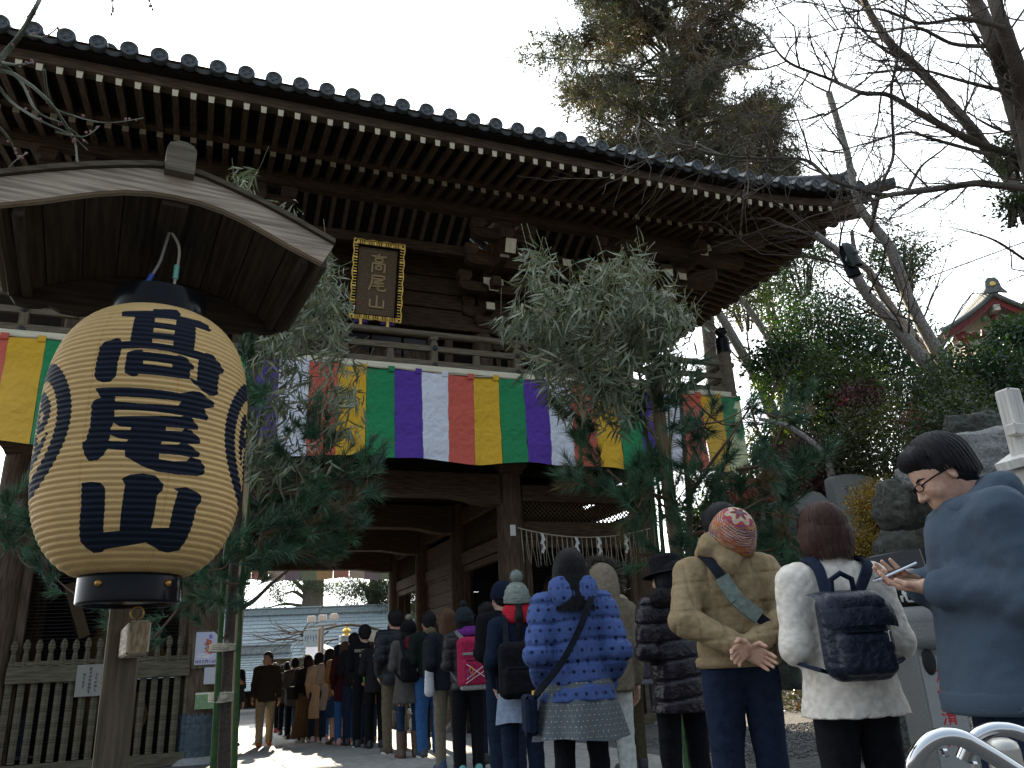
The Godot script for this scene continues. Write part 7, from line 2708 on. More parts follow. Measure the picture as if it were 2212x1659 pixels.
func build_hill() -> void:
	M.hill = mottled(81, Vector3(0.035, 0.03, 0.018), Vector3(0.10, 0.075, 0.045), 1.2, 0.98, 0.05, 1.4, true)
	var b := MB.new()
	b.sheet(func(u: float, w: float) -> Vector3:
		var g := Vector3(lerpf(5.0, 60.0, pow(u, 1.7)), 0, lerpf(9.0, -70.0, w))
		var p := gate_tf * g
		p.y = hill_y(p)
		return p, 60, 80)
	struct("hillside", b, M.hill)


func build_trees() -> void:
	var big := clump(16, 0.22, 0.085, 0.036, 5)
	var small := clump(18, 0.18, 0.055, 0.026, 6)
	var fine := clump(16, 0.14, 0.03, 0.016, 7)
	var lm := leaf_mat(Color(0.75, 0.8, 0.15), 0.42)
	var dark := Vector3(0.022, 0.048, 0.022)
	# evergreen shrubs and small trees on the hillside: u, v, distance, radius in picture units, number, shade
	var spots := [
		[1700, 800, 16.0, 85, 420, dark, "dense dark evergreen shrub right of the railing's black finial"],
		[1770, 720, 19.0, 120, 620, dark, "glossy evergreen tree behind the two leaning pale trunks"],
		[1900, 770, 18.0, 125, 640, dark, "broad evergreen bush at the feet of the leaning pale trunks"],
		[1800, 870, 14.5, 120, 620, Vector3(0.035, 0.055, 0.018), "yellow green bush in the middle of the hillside"],
		[2120, 850, 13.0, 125, 620, dark * 0.8, "dark clipped bush below the red shrine"],
		[2020, 880, 12.0, 100, 520, Vector3(0.032, 0.045, 0.02), "olive bush left of the wooden signpost"],
		[2200, 740, 14.0, 62, 260, dark, "leafy bush partly covering the red shrine"],
		[1690, 985, 15.5, 80, 340, Vector3(0.04, 0.05, 0.02), "thin green bush behind the right pine decoration"],
		[1900, 970, 11.5, 120, 620, Vector3(0.04, 0.045, 0.02), "mossy green bush above the stone tablets"],
		[2060, 940, 9.5, 95, 420, Vector3(0.03, 0.042, 0.018), "low green bush behind the big grey boulder"],
		[1720, 560, 21.0, 90, 260, Vector3(0.035, 0.06, 0.025), "airy evergreen crown between the roof corner and the lamp"],
		[1940, 560, 20.0, 80, 230, Vector3(0.03, 0.055, 0.025), "airy evergreen crown left of the red shrine"],
		[1600, 640, 23.0, 80, 260, Vector3(0.05, 0.065, 0.02), "sunlit pale green tree just beyond the side eave"],
		[1690, 640, 24.0, 90, 280, Vector3(0.05, 0.07, 0.02), "second sunlit pale green tree beyond the side eave, further right"],
		[1760, 1030, 12.5, 95, 480, Vector3(0.025, 0.042, 0.018), "dark bush filling the slope around the stone tablets"],
		[1960, 1130, 8.8, 75, 380, Vector3(0.022, 0.038, 0.016), "dark low bush behind the yellow leaved shrubs"],
		[1600, 1090, 14.5, 75, 420, Vector3(0.022, 0.038, 0.016), "dark bush filling the gap behind the right pine's lower branches"],
		[1530, 1150, 18.5, 75, 480, Vector3(0.02, 0.034, 0.015), "dark evergreen hedge beyond the gate's right corner column"],
		[1610, 1180, 19.0, 80, 480, Vector3(0.024, 0.036, 0.015), "dark hedge at the foot of the hillside beyond the stone platform"],
		[2190, 330, 10.5, 40, 90, Vector3(0.03, 0.05, 0.02), "ivy hanging on the bare tree at the right edge"],
		[2195, 440, 10.5, 36, 80, Vector3(0.03, 0.05, 0.02), "lower tuft of ivy hanging on the bare tree at the right edge"],
	]
	for s in spots:
		var p := at(s[0], s[1], s[2])
		var r: float = s[3] * s[2] / F
		shrub("evergreen_shrub", s[6], p, Vector3(r, r * 0.9, r), int(s[4] * 0.95), big if s[2] > 12 else small, lm, s[5] * 1.7, "shrub", "", 0.45, 0.2)
	var reds := [
		[1985, 925, 11.0, 30, 60, Vector3(0.20, 0.02, 0.015), "small bush with scarlet leaves on the hillside"],
		[1745, 1010, 12.0, 75, 230, Vector3(0.075, 0.03, 0.032), "dull crimson bush left of the stone tablets"],
		[1860, 870, 13.0, 45, 120, Vector3(0.09, 0.03, 0.035), "purplish bush in the middle of the hillside"],
		[1640, 1080, 11.0, 60, 170, Vector3(0.22, 0.05, 0.03), "thin bush with red berries beside the beige jacket's cap"],
		[1720, 1150, 10.5, 55, 150, Vector3(0.16, 0.06, 0.035), "red tinged bush below the rounded stone tablet"],
	]
	for s in reds:
		var p := at(s[0], s[1], s[2])
		var r: float = s[3] * s[2] / F
		shrub("red_shrub", s[6], p, Vector3(r, r * 0.9, r), int(s[4] * 1.3), small, leaf_mat(Color(0.7, 0.3, 0.2)), s[5], "shrub", "", 0.4, 0.2)
	for s in [[1900, 1105, 8.6, 62, 300, "yellow leaved shrub between the stone tablets and the man with the telephone"], [1965, 1160, 8.2, 45, 190, "lower yellow leaved shrub beside the white coat's rucksack"], [1870, 1190, 8.4, 40, 140, "yellow green shrub above the white quilted coat"]]:
		var p := at(s[0], s[1], s[2])
		var r: float = s[3] * s[2] / F
		shrub("yellow_shrub", s[5], p, Vector3(r, r, r), s[4] * 2, fine, leaf_mat(Color(0.8, 0.7, 0.1)), Vector3(0.26, 0.18, 0.035), "shrub", "", 0.4, 0.1)
	# leaf litter and undergrowth over the whole slope
	var places := []
	var tints := []
	for i in 5200:
		var g := gate_tf * Vector3(rnd(5.2, 20.0), 0, rnd(-18.0, 8.0))
		g.y = hill_y(g) + rnd(0.0, 0.35)
		places.append(Transform3D(frame(rdir(), rnd(0, TAU)) * Basis.from_scale(Vector3.ONE * rnd(0.8, 1.6)), g))
		var k := rng.randf()
		tints.append(tint(Vector3(0.03, 0.05, 0.02) if k < 0.5 else (Vector3(0.08, 0.06, 0.03) if k < 0.8 else Vector3(0.10, 0.04, 0.035)), 0.4))
	var un := many("undergrowth", small, lm, self, places, tints)
	tag(un, "mixed low undergrowth and dead leaves covering the hillside", "undergrowth")
	# leaning trunks mottled with lichen
	var leaning := [
		[[[2075, 850], [2030, 770], [1990, 700], [1960, 640], [1925, 540], [1880, 480], [1850, 430], [1830, 330], [1790, 200]], 14.0, 0.135, "rightmost leaning pale trunk, rising towards the roof corner"],
		[[[2010, 800], [1960, 735], [1930, 700], [1875, 640], [1840, 580], [1812, 545], [1760, 505]], 13.6, 0.14, "thick leaning pale trunk passing behind the dark lamp"],
		[[[2000, 760], [1945, 690], [1905, 635], [1880, 590], [1850, 555], [1840, 500]], 14.5, 0.09, "slender leaning trunk between two thicker pale ones"],
		[[[1725, 1060], [1700, 990], [1668, 890], [1625, 800], [1590, 740], [1562, 690], [1535, 650]], 21.0, 0.24, "lichen covered trunk leaning left just right of the banner's end"],
		[[[1745, 870], [1715, 810], [1680, 760], [1640, 700], [1612, 660], [1595, 640]], 21.5, 0.17, "thin pale trunk leaning left above the yellow green bush"],
		[[[1800, 1050], [1790, 1000], [1760, 960], [1700, 920], [1640, 905]], 11.5, 0.07, "low crooked branchy trunk left of the tall stone tablet"],
	]
	for t in leaning:
		var o := thing("leaning_tree", t[3], "tree")
		var way := []
		for w in t[0]:
			way.append(at(w[0], w[1], t[1]))
		var f0: Vector3 = way[0]
		way.push_front(f0 + (f0 - way[1]) * 1.2 + Vector3(0, -0.3, 0))
		way.push_front(way[0] + (way[0] - way[2]) * 0.6 + Vector3(0, -0.6, 0))
		part("trunk", spline(way, t[2], t[2] * 0.4, 12, 0.05), M.bark_pale, o)
		var tb := MB.new()
		var ends := []
		for i in range(3, way.size()):
			for k in 2:
				twigs(tb, way[i], (Vector3(rnd(-1, 0.6), rnd(0.1, 1.0), rnd(-0.6, 0.6))).normalized(), rnd(0.8, 1.6), t[2] * 0.15, 2, ends, 0.0, 0.55)
		part("branch", tb, M.bark, o)
	# the bare tree whose limbs fill the upper right
	var o := thing("bare_tree", "leafless tree at the right edge, its dark limbs spreading across the sky", "tree")
	var limbs := [
		[[2290, 700, 2260, 480, 2212, 300, 2180, 190, 2150, 100, 2105, 0, 2080, -80], 10.0, 0.13, 0.08],
		[[2260, 480, 2215, 260, 2195, 140, 2160, 40, 2130, -60], 9.6, 0.12, 0.07],
		[[2240, 410, 2120, 396, 2050, 405, 1960, 416, 1900, 420, 1800, 390, 1740, 346, 1640, 342, 1560, 335, 1440, 300, 1370, 245], 9.5, 0.045, 0.006],
		[[2230, 350, 2100, 303, 2000, 252, 1920, 206, 1860, 200, 1790, 170, 1700, 132, 1640, 62, 1560, 25], 10.0, 0.045, 0.008],
		[[2200, 200, 2140, 190, 2070, 172, 1990, 150, 1930, 145, 1850, 110], 10.0, 0.03, 0.007],
		[[2215, 430, 2152, 349, 2100, 280, 2047, 218, 1985, 150, 1925, 96, 1880, 30, 1850, -40], 11.5, 0.09, 0.05],
		[[2150, 100, 2060, 95, 1980, 60, 1900, 70, 1830, 60, 1740, 85], 9.8, 0.03, 0.006],
		[[2060, 235, 1990, 165, 1950, 130, 1900, 100, 1840, 40, 1800, -20], 10.5, 0.03, 0.01],
		[[2140, 335, 2020, 302, 1960, 286, 1870, 310, 1800, 326, 1700, 322, 1600, 300], 9.8, 0.025, 0.005],
		[[1880, 500, 1905, 400, 1930, 330, 1925, 200, 1945, 100, 1960, -20], 11.0, 0.028, 0.016],
		[[2170, 60, 2080, 40, 1990, 50, 1900, 20, 1820, 25, 1700, -10], 9.5, 0.03, 0.006],
		[[1960, 416, 1990, 360, 2040, 320, 2090, 270], 9.6, 0.02, 0.008],
		[[2212, 560, 2150, 520, 2090, 500, 2030, 490, 1960, 510], 11.0, 0.02, 0.005],
		[[1700, 132, 1640, 150, 1560, 140, 1480, 170, 1400, 160], 10.2, 0.012, 0.004],
		[[1860, 200, 1800, 240, 1720, 260, 1640, 250, 1560, 270], 10.2, 0.014, 0.004],
	]
	for l in limbs:
		var way := []
		for i in range(0, l[0].size(), 2):
			way.append(at(l[0][i], l[0][i + 1], l[1] + 0.35 * sin(i * 1.3 + l[1] * 7)))
		part("limb", spline(way, l[2], l[3], 8, 0.05), M.bark, o)
		var tb := MB.new()
		var ends := []
		for i in range(1, way.size()):
			for k in 3:
				var f := rnd(0, 1)
				var p: Vector3 = way[i - 1].lerp(way[i], f)
				var along: Vector3 = (way[i] - way[i - 1]).normalized()
				twigs(tb, p, (along + rdir() * 0.9).normalized(), rnd(0.5, 1.15), clampf(l[2] * 0.3, 0.006, 0.016), 2, ends, -0.01, 0.6)
		part("twig", tb, M.bark, o, Transform3D.IDENTITY, true)
	# plum twigs with buds that reach in at the top left
	o = thing("plum_tree", "budding plum branches reaching in at the upper left before the eave", "tree")
	var buds := MB.new()
	for l in [[[-60, 230, 0, 130, 40, 80, 75, 20, 95, -20], 0.012, 0.007], [[-40, 150, 30, 160, 110, 225, 160, 305, 168, 350, 195, 390], 0.008, 0.003], [[-40, 100, 40, 170, 80, 240, 140, 270, 190, 310], 0.007, 0.002], [[-40, 130, 20, 215, 90, 262, 150, 290, 190, 325], 0.007, 0.002], [[95, 150, 110, 225, 160, 250, 230, 265, 310, 255], 0.005, 0.0016], [[0, 135, 40, 140, 75, 133], 0.006, 0.003], [[-10, 265, 20, 300, 40, 345], 0.005, 0.002], [[0, 390, 30, 350, 60, 330], 0.004, 0.0015], [[120, 285, 180, 295, 215, 272], 0.004, 0.0015], [[60, 75, 95, 80, 125, 60], 0.005, 0.002], [[240, -10, 243, 20, 241, 40], 0.003, 0.0015], [[320, -10, 325, 8, 330, 22], 0.003, 0.0015]]:
		var way := []
		for i in range(0, l[0].size(), 2):
			way.append(at(l[0][i], l[0][i + 1], 2.9 + 0.12 * sin(i * 1.1 + l[1] * 900)))
		part("twig", spline(way, l[1], l[2], 7, 0.1), M.bark_twig, o)
		for k in 4:
			var f := rnd(0.35, 1.0)
			var i := clampi(int(f * (way.size() - 1)), 0, way.size() - 2)
			var p: Vector3 = way[i].lerp(way[i + 1], rnd(0, 1))
			buds.ball(p + rdir() * 0.007, Vector3(0.0046, 0.006, 0.0046), 7, 5)
	part("buds", buds, plain(lin(0.22, 0.075, 0.09), 0.6), o, Transform3D.IDENTITY, true)
	# tall cedar behind the gate
	cedar("tall feathery cedar rising behind the right end of the gate roof", at(1545, 900, 27.0), 26.0, [1480, 40, 27.0, 305, 380], Vector3(0.082, 0.092, 0.055), 7000)
	cedar("slimmer cedar right of the tall one, half hidden by bare limbs", at(1690, 900, 30.0), 20.0, [1690, 270, 30.0, 100, 150], Vector3(0.10, 0.11, 0.05), 1700)


func cedar(label: String, foot: Vector3, h: float, c: Array, shade: Vector3, n: int) -> void:
	var o := thing("cedar_tree", label, "tree")
	foot.y = minf(foot.y, 0.0)
	part("trunk", spline([foot, foot + Vector3(0.2, h * 0.5, 0), foot + Vector3(0.3, h, 0)], 0.42, 0.08, 10, 0.03), M.bark, o)
	var spray := MB.new()
	var g := RandomNumberGenerator.new()
	g.seed = 9
	for i in 34:                                       # a drooping frond of scaly leaves
		var f := g.randf()
		var p := Vector3(g.randf_range(-0.05, 0.05), f * 0.55, -0.18 * f * f + g.randf_range(-0.05, 0.05))
		var d := Vector3(g.randf_range(-1, 1), g.randf_range(-0.1, 1.0), g.randf_range(-0.9, 0.4)).normalized()
		var s := d.cross(Vector3(g.randf_range(-1, 1), g.randf_range(-1, 1), 0.3)).normalized() * 0.013
		spray.tri(p - s, p + s, p + d * g.randf_range(0.10, 0.22))
	var sm := spray.mesh()
	var places := []
	var tints := []
	var br := MB.new()
	var ctr := at(c[0], c[1], c[2])
	var rx: float = c[3] * c[2] / F
	var ry: float = c[4] * c[2] / F
	var boughs := int(n / 44.0)
	for i in boughs:
		var yy := rnd(-1.0, 1.0)
		var a := rnd(0, TAU)
		var reach := rx * sqrt(maxf(0.05, 1.0 - yy * yy * 0.75)) * rnd(0.3, 1.12)
		var s := Vector3(foot.x + 0.2, ctr.y + yy * ry, foot.z)
		var e := Vector3(ctr.x, s.y, foot.z) + Vector3(cos(a) * reach, rnd(-0.2, 0.9), sin(a) * reach)
		spline([s, s.lerp(e, 0.5) + Vector3(0, 0.35, 0), e], 0.06, 0.015, 5, 0.0, br)
		var warm := rng.randf()
		for k in 44:
			var f := 0.35 + 0.72 * sqrt(rng.randf())
			var p := s.lerp(e, f) + Vector3(0, 0.35 * sin(PI * clampf(f, 0, 1)), 0) + rdir() * rnd(0.05, 0.5)
			var d := ((e - s).normalized() * 0.7 + rdir() * 0.8 + Vector3(0, -0.35, 0)).normalized()
			places.append(Transform3D(frame(d, rnd(0, TAU)) * Basis.from_scale(Vector3.ONE * rnd(0.9, 1.8)), p))
			tints.append(tint(shade.lerp(Vector3(0.17, 0.11, 0.055), 0.7 * warm * warm), 0.35))
	part("bough", br, M.bark, o)
	many("foliage", sm, leaf_mat(Color(0.62, 0.62, 0.42), 0.6), o, places, tints)


# brush strokes of characters in a unit box, x to the right, y down
const INK := {
	"高": [[.5, .02, .5, .12], [.12, .14, .88, .14], [.32, .24, .32, .42], [.32, .24, .68, .24, .68, .42], [.32, .42, .68, .42], [.18, .52, .18, .98], [.18, .52, .82, .52, .82, .95, .74, .93], [.36, .64, .36, .84], [.36, .64, .64, .64, .64, .84], [.36, .82, .64, .82]],
	"尾": [[.2, .08, .82, .08, .82, .26], [.2, .26, .82, .26], [.2, .08, .2, .5, .05, .95], [.72, .34, .32, .42], [.3, .54, .8, .5], [.26, .7, .82, .66], [.52, .38, .52, .88, .6, .94, .9, .94, .92, .82]],
	"山": [[.5, .1, .5, .85], [.15, .4, .15, .88, .85, .88], [.85, .4, .85, .92]],
	"六": [[.5, .05, .5, .2], [.08, .3, .92, .3], [.38, .42, .3, .7, .12, .95], [.6, .45, .72, .7, .9, .92]],
	"根": [[.05, .3, .42, .3], [.24, .05, .24, .98], [.24, .34, .04, .7], [.26, .4, .4, .6], [.52, .1, .52, .9, .66, .82], [.52, .1, .86, .1, .86, .46], [.52, .28, .86, .28], [.52, .46, .86, .46], [.9, .54, .7, .68], [.6, .5, .75, .75, .98, .95]],
	"清": [[.1, .1, .2, .2], [.04, .36, .16, .44], [.04, .92, .22, .6], [.36, .12, .92, .12], [.4, .24, .88, .24], [.3, .38, .98, .38], [.64, .02, .64, .38], [.44, .48, .44, .98], [.44, .48, .86, .48, .86, .94, .76, .92], [.44, .64, .86, .64], [.44, .78, .86, .78]],
	"浄": [[.1, .1, .2, .2], [.04, .36, .16, .44], [.04, .92, .22, .6], [.58, .04, .42, .24], [.48, .14, .8, .14, .7, .28], [.4, .3, .86, .3, .86, .62], [.32, .46, .98, .46], [.4, .62, .86, .62], [.64, .28, .64, .96, .54, .9]],
	"意": [[.5, .02, .5, .1], [.2, .13, .8, .13], [.36, .18, .4, .28], [.64, .18, .58, .28], [.08, .32, .92, .32], [.28, .4, .28, .66], [.28, .4, .72, .4, .72, .66], [.28, .52, .72, .52], [.28, .66, .72, .66], [.15, .76, .1, .92], [.32, .74, .36, .94, .7, .94, .74, .86], [.5, .72, .56, .82], [.78, .74, .9, .88]],
	"四": [[.1, .2, .1, .85], [.1, .2, .9, .2, .9, .85], [.1, .82, .9, .82], [.38, .2, .34, .5, .2, .62], [.6, .2, .6, .52, .8, .55]],
	"天": [[.15, .15, .85, .15], [.08, .45, .92, .45], [.5, .15, .48, .5, .1, .92], [.52, .5, .9, .92]],
	"王": [[.15, .15, .85, .15], [.2, .48, .8, .48], [.08, .85, .92, .85], [.5, .15, .5, .85]],
	"門": [[.12, .1, .12, .95], [.12, .1, .42, .1, .42, .42], [.12, .26, .42, .26], [.12, .42, .42, .42], [.88, .1, .88, .95], [.58, .1, .88, .1], [.58, .1, .58, .42], [.58, .26, .88, .26], [.58, .42, .88, .42]],
	"く": [[.65, .1, .3, .5, .7, .92]],
	"安": [[.5, .02, .5, .12], [.1, .3, .12, .16, .88, .16, .86, .3], [.45, .3, .3, .6, .75, .95], [.7, .4, .55, .75, .15, .95], [.06, .5, .94, .48]],
	"ら": [[.4, .08, .6, .16], [.3, .3, .26, .62, .6, .5, .75, .7, .55, .9, .3, .94]],
	"か": [[.1, .35, .65, .3, .6, .85, .45, .8], [.4, .08, .2, .9], [.75, .25, .92, .5]],
	"な": [[.1, .25, .6, .22], [.38, .05, .18, .6], [.7, .2, .9, .35], [.62, .4, .62, .85, .4, .92, .3, .8, .5, .72, .88, .9]],
	"社": [[.2, .05, .28, .14], [.06, .24, .4, .24, .1, .6], [.26, .42, .26, .96], [.3, .5, .42, .6], [.5, .4, .92, .4], [.7, .1, .7, .9], [.44, .9, .98, .9]],
	"会": [[.5, .03, .08, .42], [.5, .03, .94, .42], [.3, .36, .7, .36], [.15, .54, .85, .54], [.42, .54, .24, .88, .8, .84], [.68, .7, .86, .95]],
	"を": [[.15, .2, .7, .18], [.45, .05, .22, .5, .5, .45, .52, .7], [.85, .4, .4, .65, .4, .9, .85, .92]],
	"守": [[.5, .02, .5, .12], [.1, .3, .12, .16, .88, .16, .86, .3], [.1, .48, .92, .48], [.66, .34, .66, .95, .5, .88], [.3, .6, .4, .74]],
	"り": [[.3, .1, .28, .5, .36, .44], [.7, .1, .72, .6, .45, .95]],
	"ま": [[.15, .22, .85, .2], [.2, .42, .8, .4], [.52, .05, .52, .85, .3, .92, .24, .8, .5, .72, .85, .9]],
	"す": [[.08, .25, .92, .22], [.55, .05, .55, .5, .4, .6, .36, .45, .54, .42, .56, .7, .35, .95]],
	"う": [[.4, .08, .62, .16], [.2, .38, .65, .3, .74, .5, .4, .95]],
	"ち": [[.12, .24, .8, .2], [.45, .05, .25, .55, .6, .45, .78, .65, .4, .94]],
	"の": [[.52, .2, .3, .8, .12, .6, .4, .2, .8, .3, .85, .65, .55, .9]],
	"め": [[.25, .2, .42, .75], [.62, .12, .3, .85, .12, .6, .45, .3, .8, .4, .85, .7, .6, .9]],
	"し": [[.35, .08, .33, .75, .5, .92, .82, .7]],
	"心": [[.15, .45, .1, .75], [.35, .35, .4, .85, .75, .85, .78, .7], [.5, .2, .6, .4], [.75, .35, .92, .6]],
	"こ": [[.25, .22, .75, .2], [.2, .7, .4, .86, .82, .82]],
	"ろ": [[.2, .15, .7, .12, .2, .6, .65, .45, .8, .65, .6, .9, .35, .92]],
	"き": [[.2, .25, .8, .2], [.18, .45, .82, .38], [.4, .05, .72, .62], [.3, .7, .4, .92, .7, .92]],
}


func write(im: Image, ch: String, at_: Vector2, size: Vector2, w: float, c: Color) -> void:
	for s in INK[ch]:
		var p := PackedVector2Array()
		for i in range(0, s.size(), 2):
			p.append(at_ + Vector2(s[i], s[i + 1]) * size)
		stroke(im, p, w, w * 0.75, c)


func carve(b: MB, ch: String, at_: Vector2, size: Vector2, w: float, th: float) -> void:   # the same strokes as raised bars; y up
	for s in INK[ch]:
		for i in range(0, s.size() - 2, 2):
			var p := at_ + Vector2(s[i], -s[i + 1]) * size
			var q := at_ + Vector2(s[i + 2], -s[i + 3]) * size
			var d := (q - p).normalized() * w * 0.3
			b.bar(Vector3(p.x - d.x, p.y - d.y, 0), Vector3(q.x + d.x, q.y + d.y, 0), th, w, Vector3(0, 0, 1).cross(Vector3(d.x, d.y, 0)).normalized(), w * 0.2)


func picture(im: Image, rough := 0.8) -> StandardMaterial3D:
	var m := plain(Color.WHITE, rough)
	m.albedo_texture = ImageTexture.create_from_image(im)
	return m


func board(w: float, h: float, d := 0.01) -> MB:       # a thin board whose picture covers its front, standing on y 0
	var b := MB.new()
	b.box(Vector3(0, h * 0.5, -d * 0.5), Vector3(w, h, d), 0.0)
	for i in b.t.size():
		b.t[i] = Vector2(0.02, 0.02)
	var k := b.v.size()
	b.quad(Vector3(-w * 0.5, 0, 0.002), Vector3(w * 0.5, 0, 0.002), Vector3(w * 0.5, h, 0.002), Vector3(-w * 0.5, h, 0.002))
	b.t[k] = Vector2(0, 1); b.t[k + 1] = Vector2(1, 1); b.t[k + 2] = Vector2(1, 0); b.t[k + 3] = Vector2(0, 0)
	return b


func build_props() -> void:
	# --- name plaque under the eave
	var o := thing("name_plaque", "gilded wavy edged plaque with three raised characters hung under the upper eave", "plaque", gp(-2.12, 7.40, 0.74))
	o.transform = Transform3D(Basis(Vector3.UP, GATE_TURN) * Basis(Vector3.RIGHT, 0.24), o.position)
	var bronze := mottled(91, Vector3(0.10, 0.066, 0.030), Vector3(0.17, 0.115, 0.055), 5.0, 0.55, 0.05, 1.0)
	var pl := MB.new()
	pl.box(Vector3(0, 0, 0), Vector3(0.66, 1.16, 0.03), 0.004)
	part("panel", pl, bronze, o)
	var scale_ := MB.new()
	for j in 17:                                       # gouge marks of the hammered ground
		for i in 10:
			scale_.ball(Vector3(-0.285 + i * 0.063 + (0.03 if j % 2 else 0.0), -0.52 + j * 0.065, 0.013), Vector3(0.03, 0.036, 0.006), 6, 4)
	part("gouge_marks", scale_, bronze, o, Transform3D.IDENTITY, true)
	var ch := MB.new()
	carve(ch, "高", Vector2(-0.17, 0.50), Vector2(0.34, 0.34), 0.036, 0.035)
	carve(ch, "尾", Vector2(-0.17, 0.13), Vector2(0.34, 0.30), 0.036, 0.035)
	carve(ch, "山", Vector2(-0.17, -0.22), Vector2(0.34, 0.26), 0.036, 0.035)
	part("characters", ch, plain(lin(0.42, 0.30, 0.15), 0.5, 0.2), o, xf(Vector3(0.02, 0, 0.026)))
	var small := MB.new()
	for k in 5:
		for s in 3:
			small.box(Vector3(-0.26 + 0.012 * (s - 1), 0.08 - k * 0.085 + s * 0.02, 0.02), Vector3(0.04 - 0.012 * s, 0.008, 0.012), 0.0)
	part("signature", small, plain(lin(0.26, 0.18, 0.09), 0.5), o)
	part("seal", one_box(Vector3(-0.26, -0.40, 0.018), Vector3(0.035, 0.05, 0.01), 0.0), plain(lin(0.4, 0.05, 0.03), 0.5), o)
	for s in 4:                                        # four flaring sides with cusped gilt edges
		var lng := 1.16 if s % 2 == 0 else 0.66
		var off := 0.33 if s % 2 == 0 else 0.58
		var fr := MB.new()
		fr.sheet(func(u: float, w: float) -> Vector3:
			var y := (u - 0.5) * (lng + 0.26 * w)
			var wave := 0.02 * absf(sin(u * PI * (6 if s % 2 == 0 else 4)))
			return Vector3(off + w * (0.10 + wave), y, 0.02 + 0.10 * w), 60, 6)
		var sb := Basis(Vector3.BACK, s * PI / 2)
		var f := part("frame_side", fr, M.gate_dark, o, Transform3D(sb, Vector3.ZERO))
		var edge := MB.new()
		var pts := PackedVector3Array()
		var rr := PackedFloat32Array()
		for i in 61:
			var u := i / 60.0
			pts.append(Vector3(off + 0.10 + 0.02 * absf(sin(u * PI * (6 if s % 2 == 0 else 4))), (u - 0.5) * (lng + 0.26), 0.125))
			rr.append(0.014)
		edge.tube(pts, rr, 6)
		for i in 26:
			edge.box(Vector3(off + 0.075, (i / 25.0 - 0.5) * (lng + 0.1), 0.112), Vector3(0.07, 0.012 if i % 5 else 0.03, 0.012), 0.0)
		part("gilt_edge", edge, M.gold, f)
		part("inner_moulding", one_box(Vector3(off, 0, 0.022), Vector3(0.02, lng + 0.02, 0.02), 0.004), bronze, f)
	for x in [-0.25, 0.22]:
		var ft := MB.new()
		ft.lathe([Vector2(0.05, 0), Vector2(0.03, 0.05), Vector2(0.045, 0.1), Vector2(0.04, 0.13), Vector2(0, 0.14)], 12, Vector3(x, -0.80, 0.10))
		part("gilt_foot", ft, M.gold, o)
		var bow := MB.new()
		for e in [-1.0, 1.0]:
			bow.ball(Vector3(x + e * 0.07, -0.74, 0.10), Vector3(0.07, 0.045, 0.04), 10, 6)
		part("purple_bow", bow, plain(lin(0.05, 0.015, 0.12), 0.6), o)

	# --- sacred rope with straw and folded paper across the right bay
	o = thing("straw_rope", "thin sacred straw rope with hanging strands and white zigzag papers across the right bay", "rope", GATE_AT, GATE_TURN)
	var sag := func(x: float) -> float:
		var f := (x - 0.5) / 2.66
		return 3.22 - 0.66 * f * (1 - f) + 0.02 * f
	var pts := PackedVector3Array()
	var rad := PackedFloat32Array()
	for i in 41:
		var x := 0.5 + 2.66 * i / 40.0
		pts.append(Vector3(x, sag.call(x), 0.29)); rad.append(0.011)
	var rp := MB.new()
	rp.tube(pts, rad, 6)
	part("cord", rp, M.rope, o)
	for i in 27:
		var x := 0.56 + i * 0.097
		var st := MB.new()
		for k in 2:
			st.tube(PackedVector3Array([Vector3(x, sag.call(x), 0.29), Vector3(x + 0.012 * (k * 2 - 1) + rnd(-0.02, 0.02), sag.call(x) - 0.3, 0.295), Vector3(x + 0.02 * (k * 2 - 1) + rnd(-0.04, 0.05), sag.call(x) - rnd(0.5, 0.62), 0.30)]), PackedFloat32Array([0.005, 0.0045, 0.003]), 4)
		part("straw_strand", st, M.rope, o)
	for x in [0.96, 1.62, 2.06, 2.62]:
		var zg := MB.new()
		var y: float = sag.call(x) - 0.01
		for k in 4:
			var e := 0.03 if k % 2 == 0 else -0.025
			zg.quad(Vector3(x - 0.035 + e, y - 0.10 - k * 0.075, 0.30 + 0.01 * k), Vector3(x + 0.025 + e, y - 0.12 - k * 0.075, 0.305), Vector3(x + 0.035 - e * 0.6, y - k * 0.075, 0.30), Vector3(x - 0.025 - e * 0.6, y + 0.01 - k * 0.075, 0.30 + 0.01 * k))
		part("paper_zigzag", zg, M.white, o)
	solo("paper_charm", one_box(Vector3.ZERO, Vector3(0.10, 0.19, 0.02), 0.004), M.white, "small white paper charm fixed on the column at the left end of the sacred rope", "charm", "", gate_tf * xf(Vector3(0.42, 3.18, 0.255)))

	# --- picket fences in the side bays
	var head := MB.new()                               # one picket: ridged stave with a spade shaped tip
	var out := [Vector2(0.042, 0.06), Vector2(0.042, 1.30), Vector2(0.030, 1.42), Vector2(0.024, 1.46), Vector2(0.040, 1.50), Vector2(0.044, 1.54), Vector2(0.030, 1.59), Vector2(0, 1.63)]
	for i in out.size() - 1:
		var a: Vector2 = out[i]
		var b: Vector2 = out[i + 1]
		head.quad(Vector3(0, a.y, 0.03), Vector3(a.x, a.y, 0.008), Vector3(b.x, b.y, 0.008), Vector3(0, b.y, 0.03))
		head.quad(Vector3(-a.x, a.y, 0.008), Vector3(0, a.y, 0.03), Vector3(0, b.y, 0.03), Vector3(-b.x, b.y, 0.008))
		head.quad(Vector3(a.x, a.y, 0.008), Vector3(a.x, a.y, -0.02), Vector3(b.x, b.y, -0.02), Vector3(b.x, b.y, 0.008))
		head.quad(Vector3(-a.x, a.y, -0.02), Vector3(-a.x, a.y, 0.008), Vector3(-b.x, b.y, 0.008), Vector3(-b.x, b.y, -0.02))
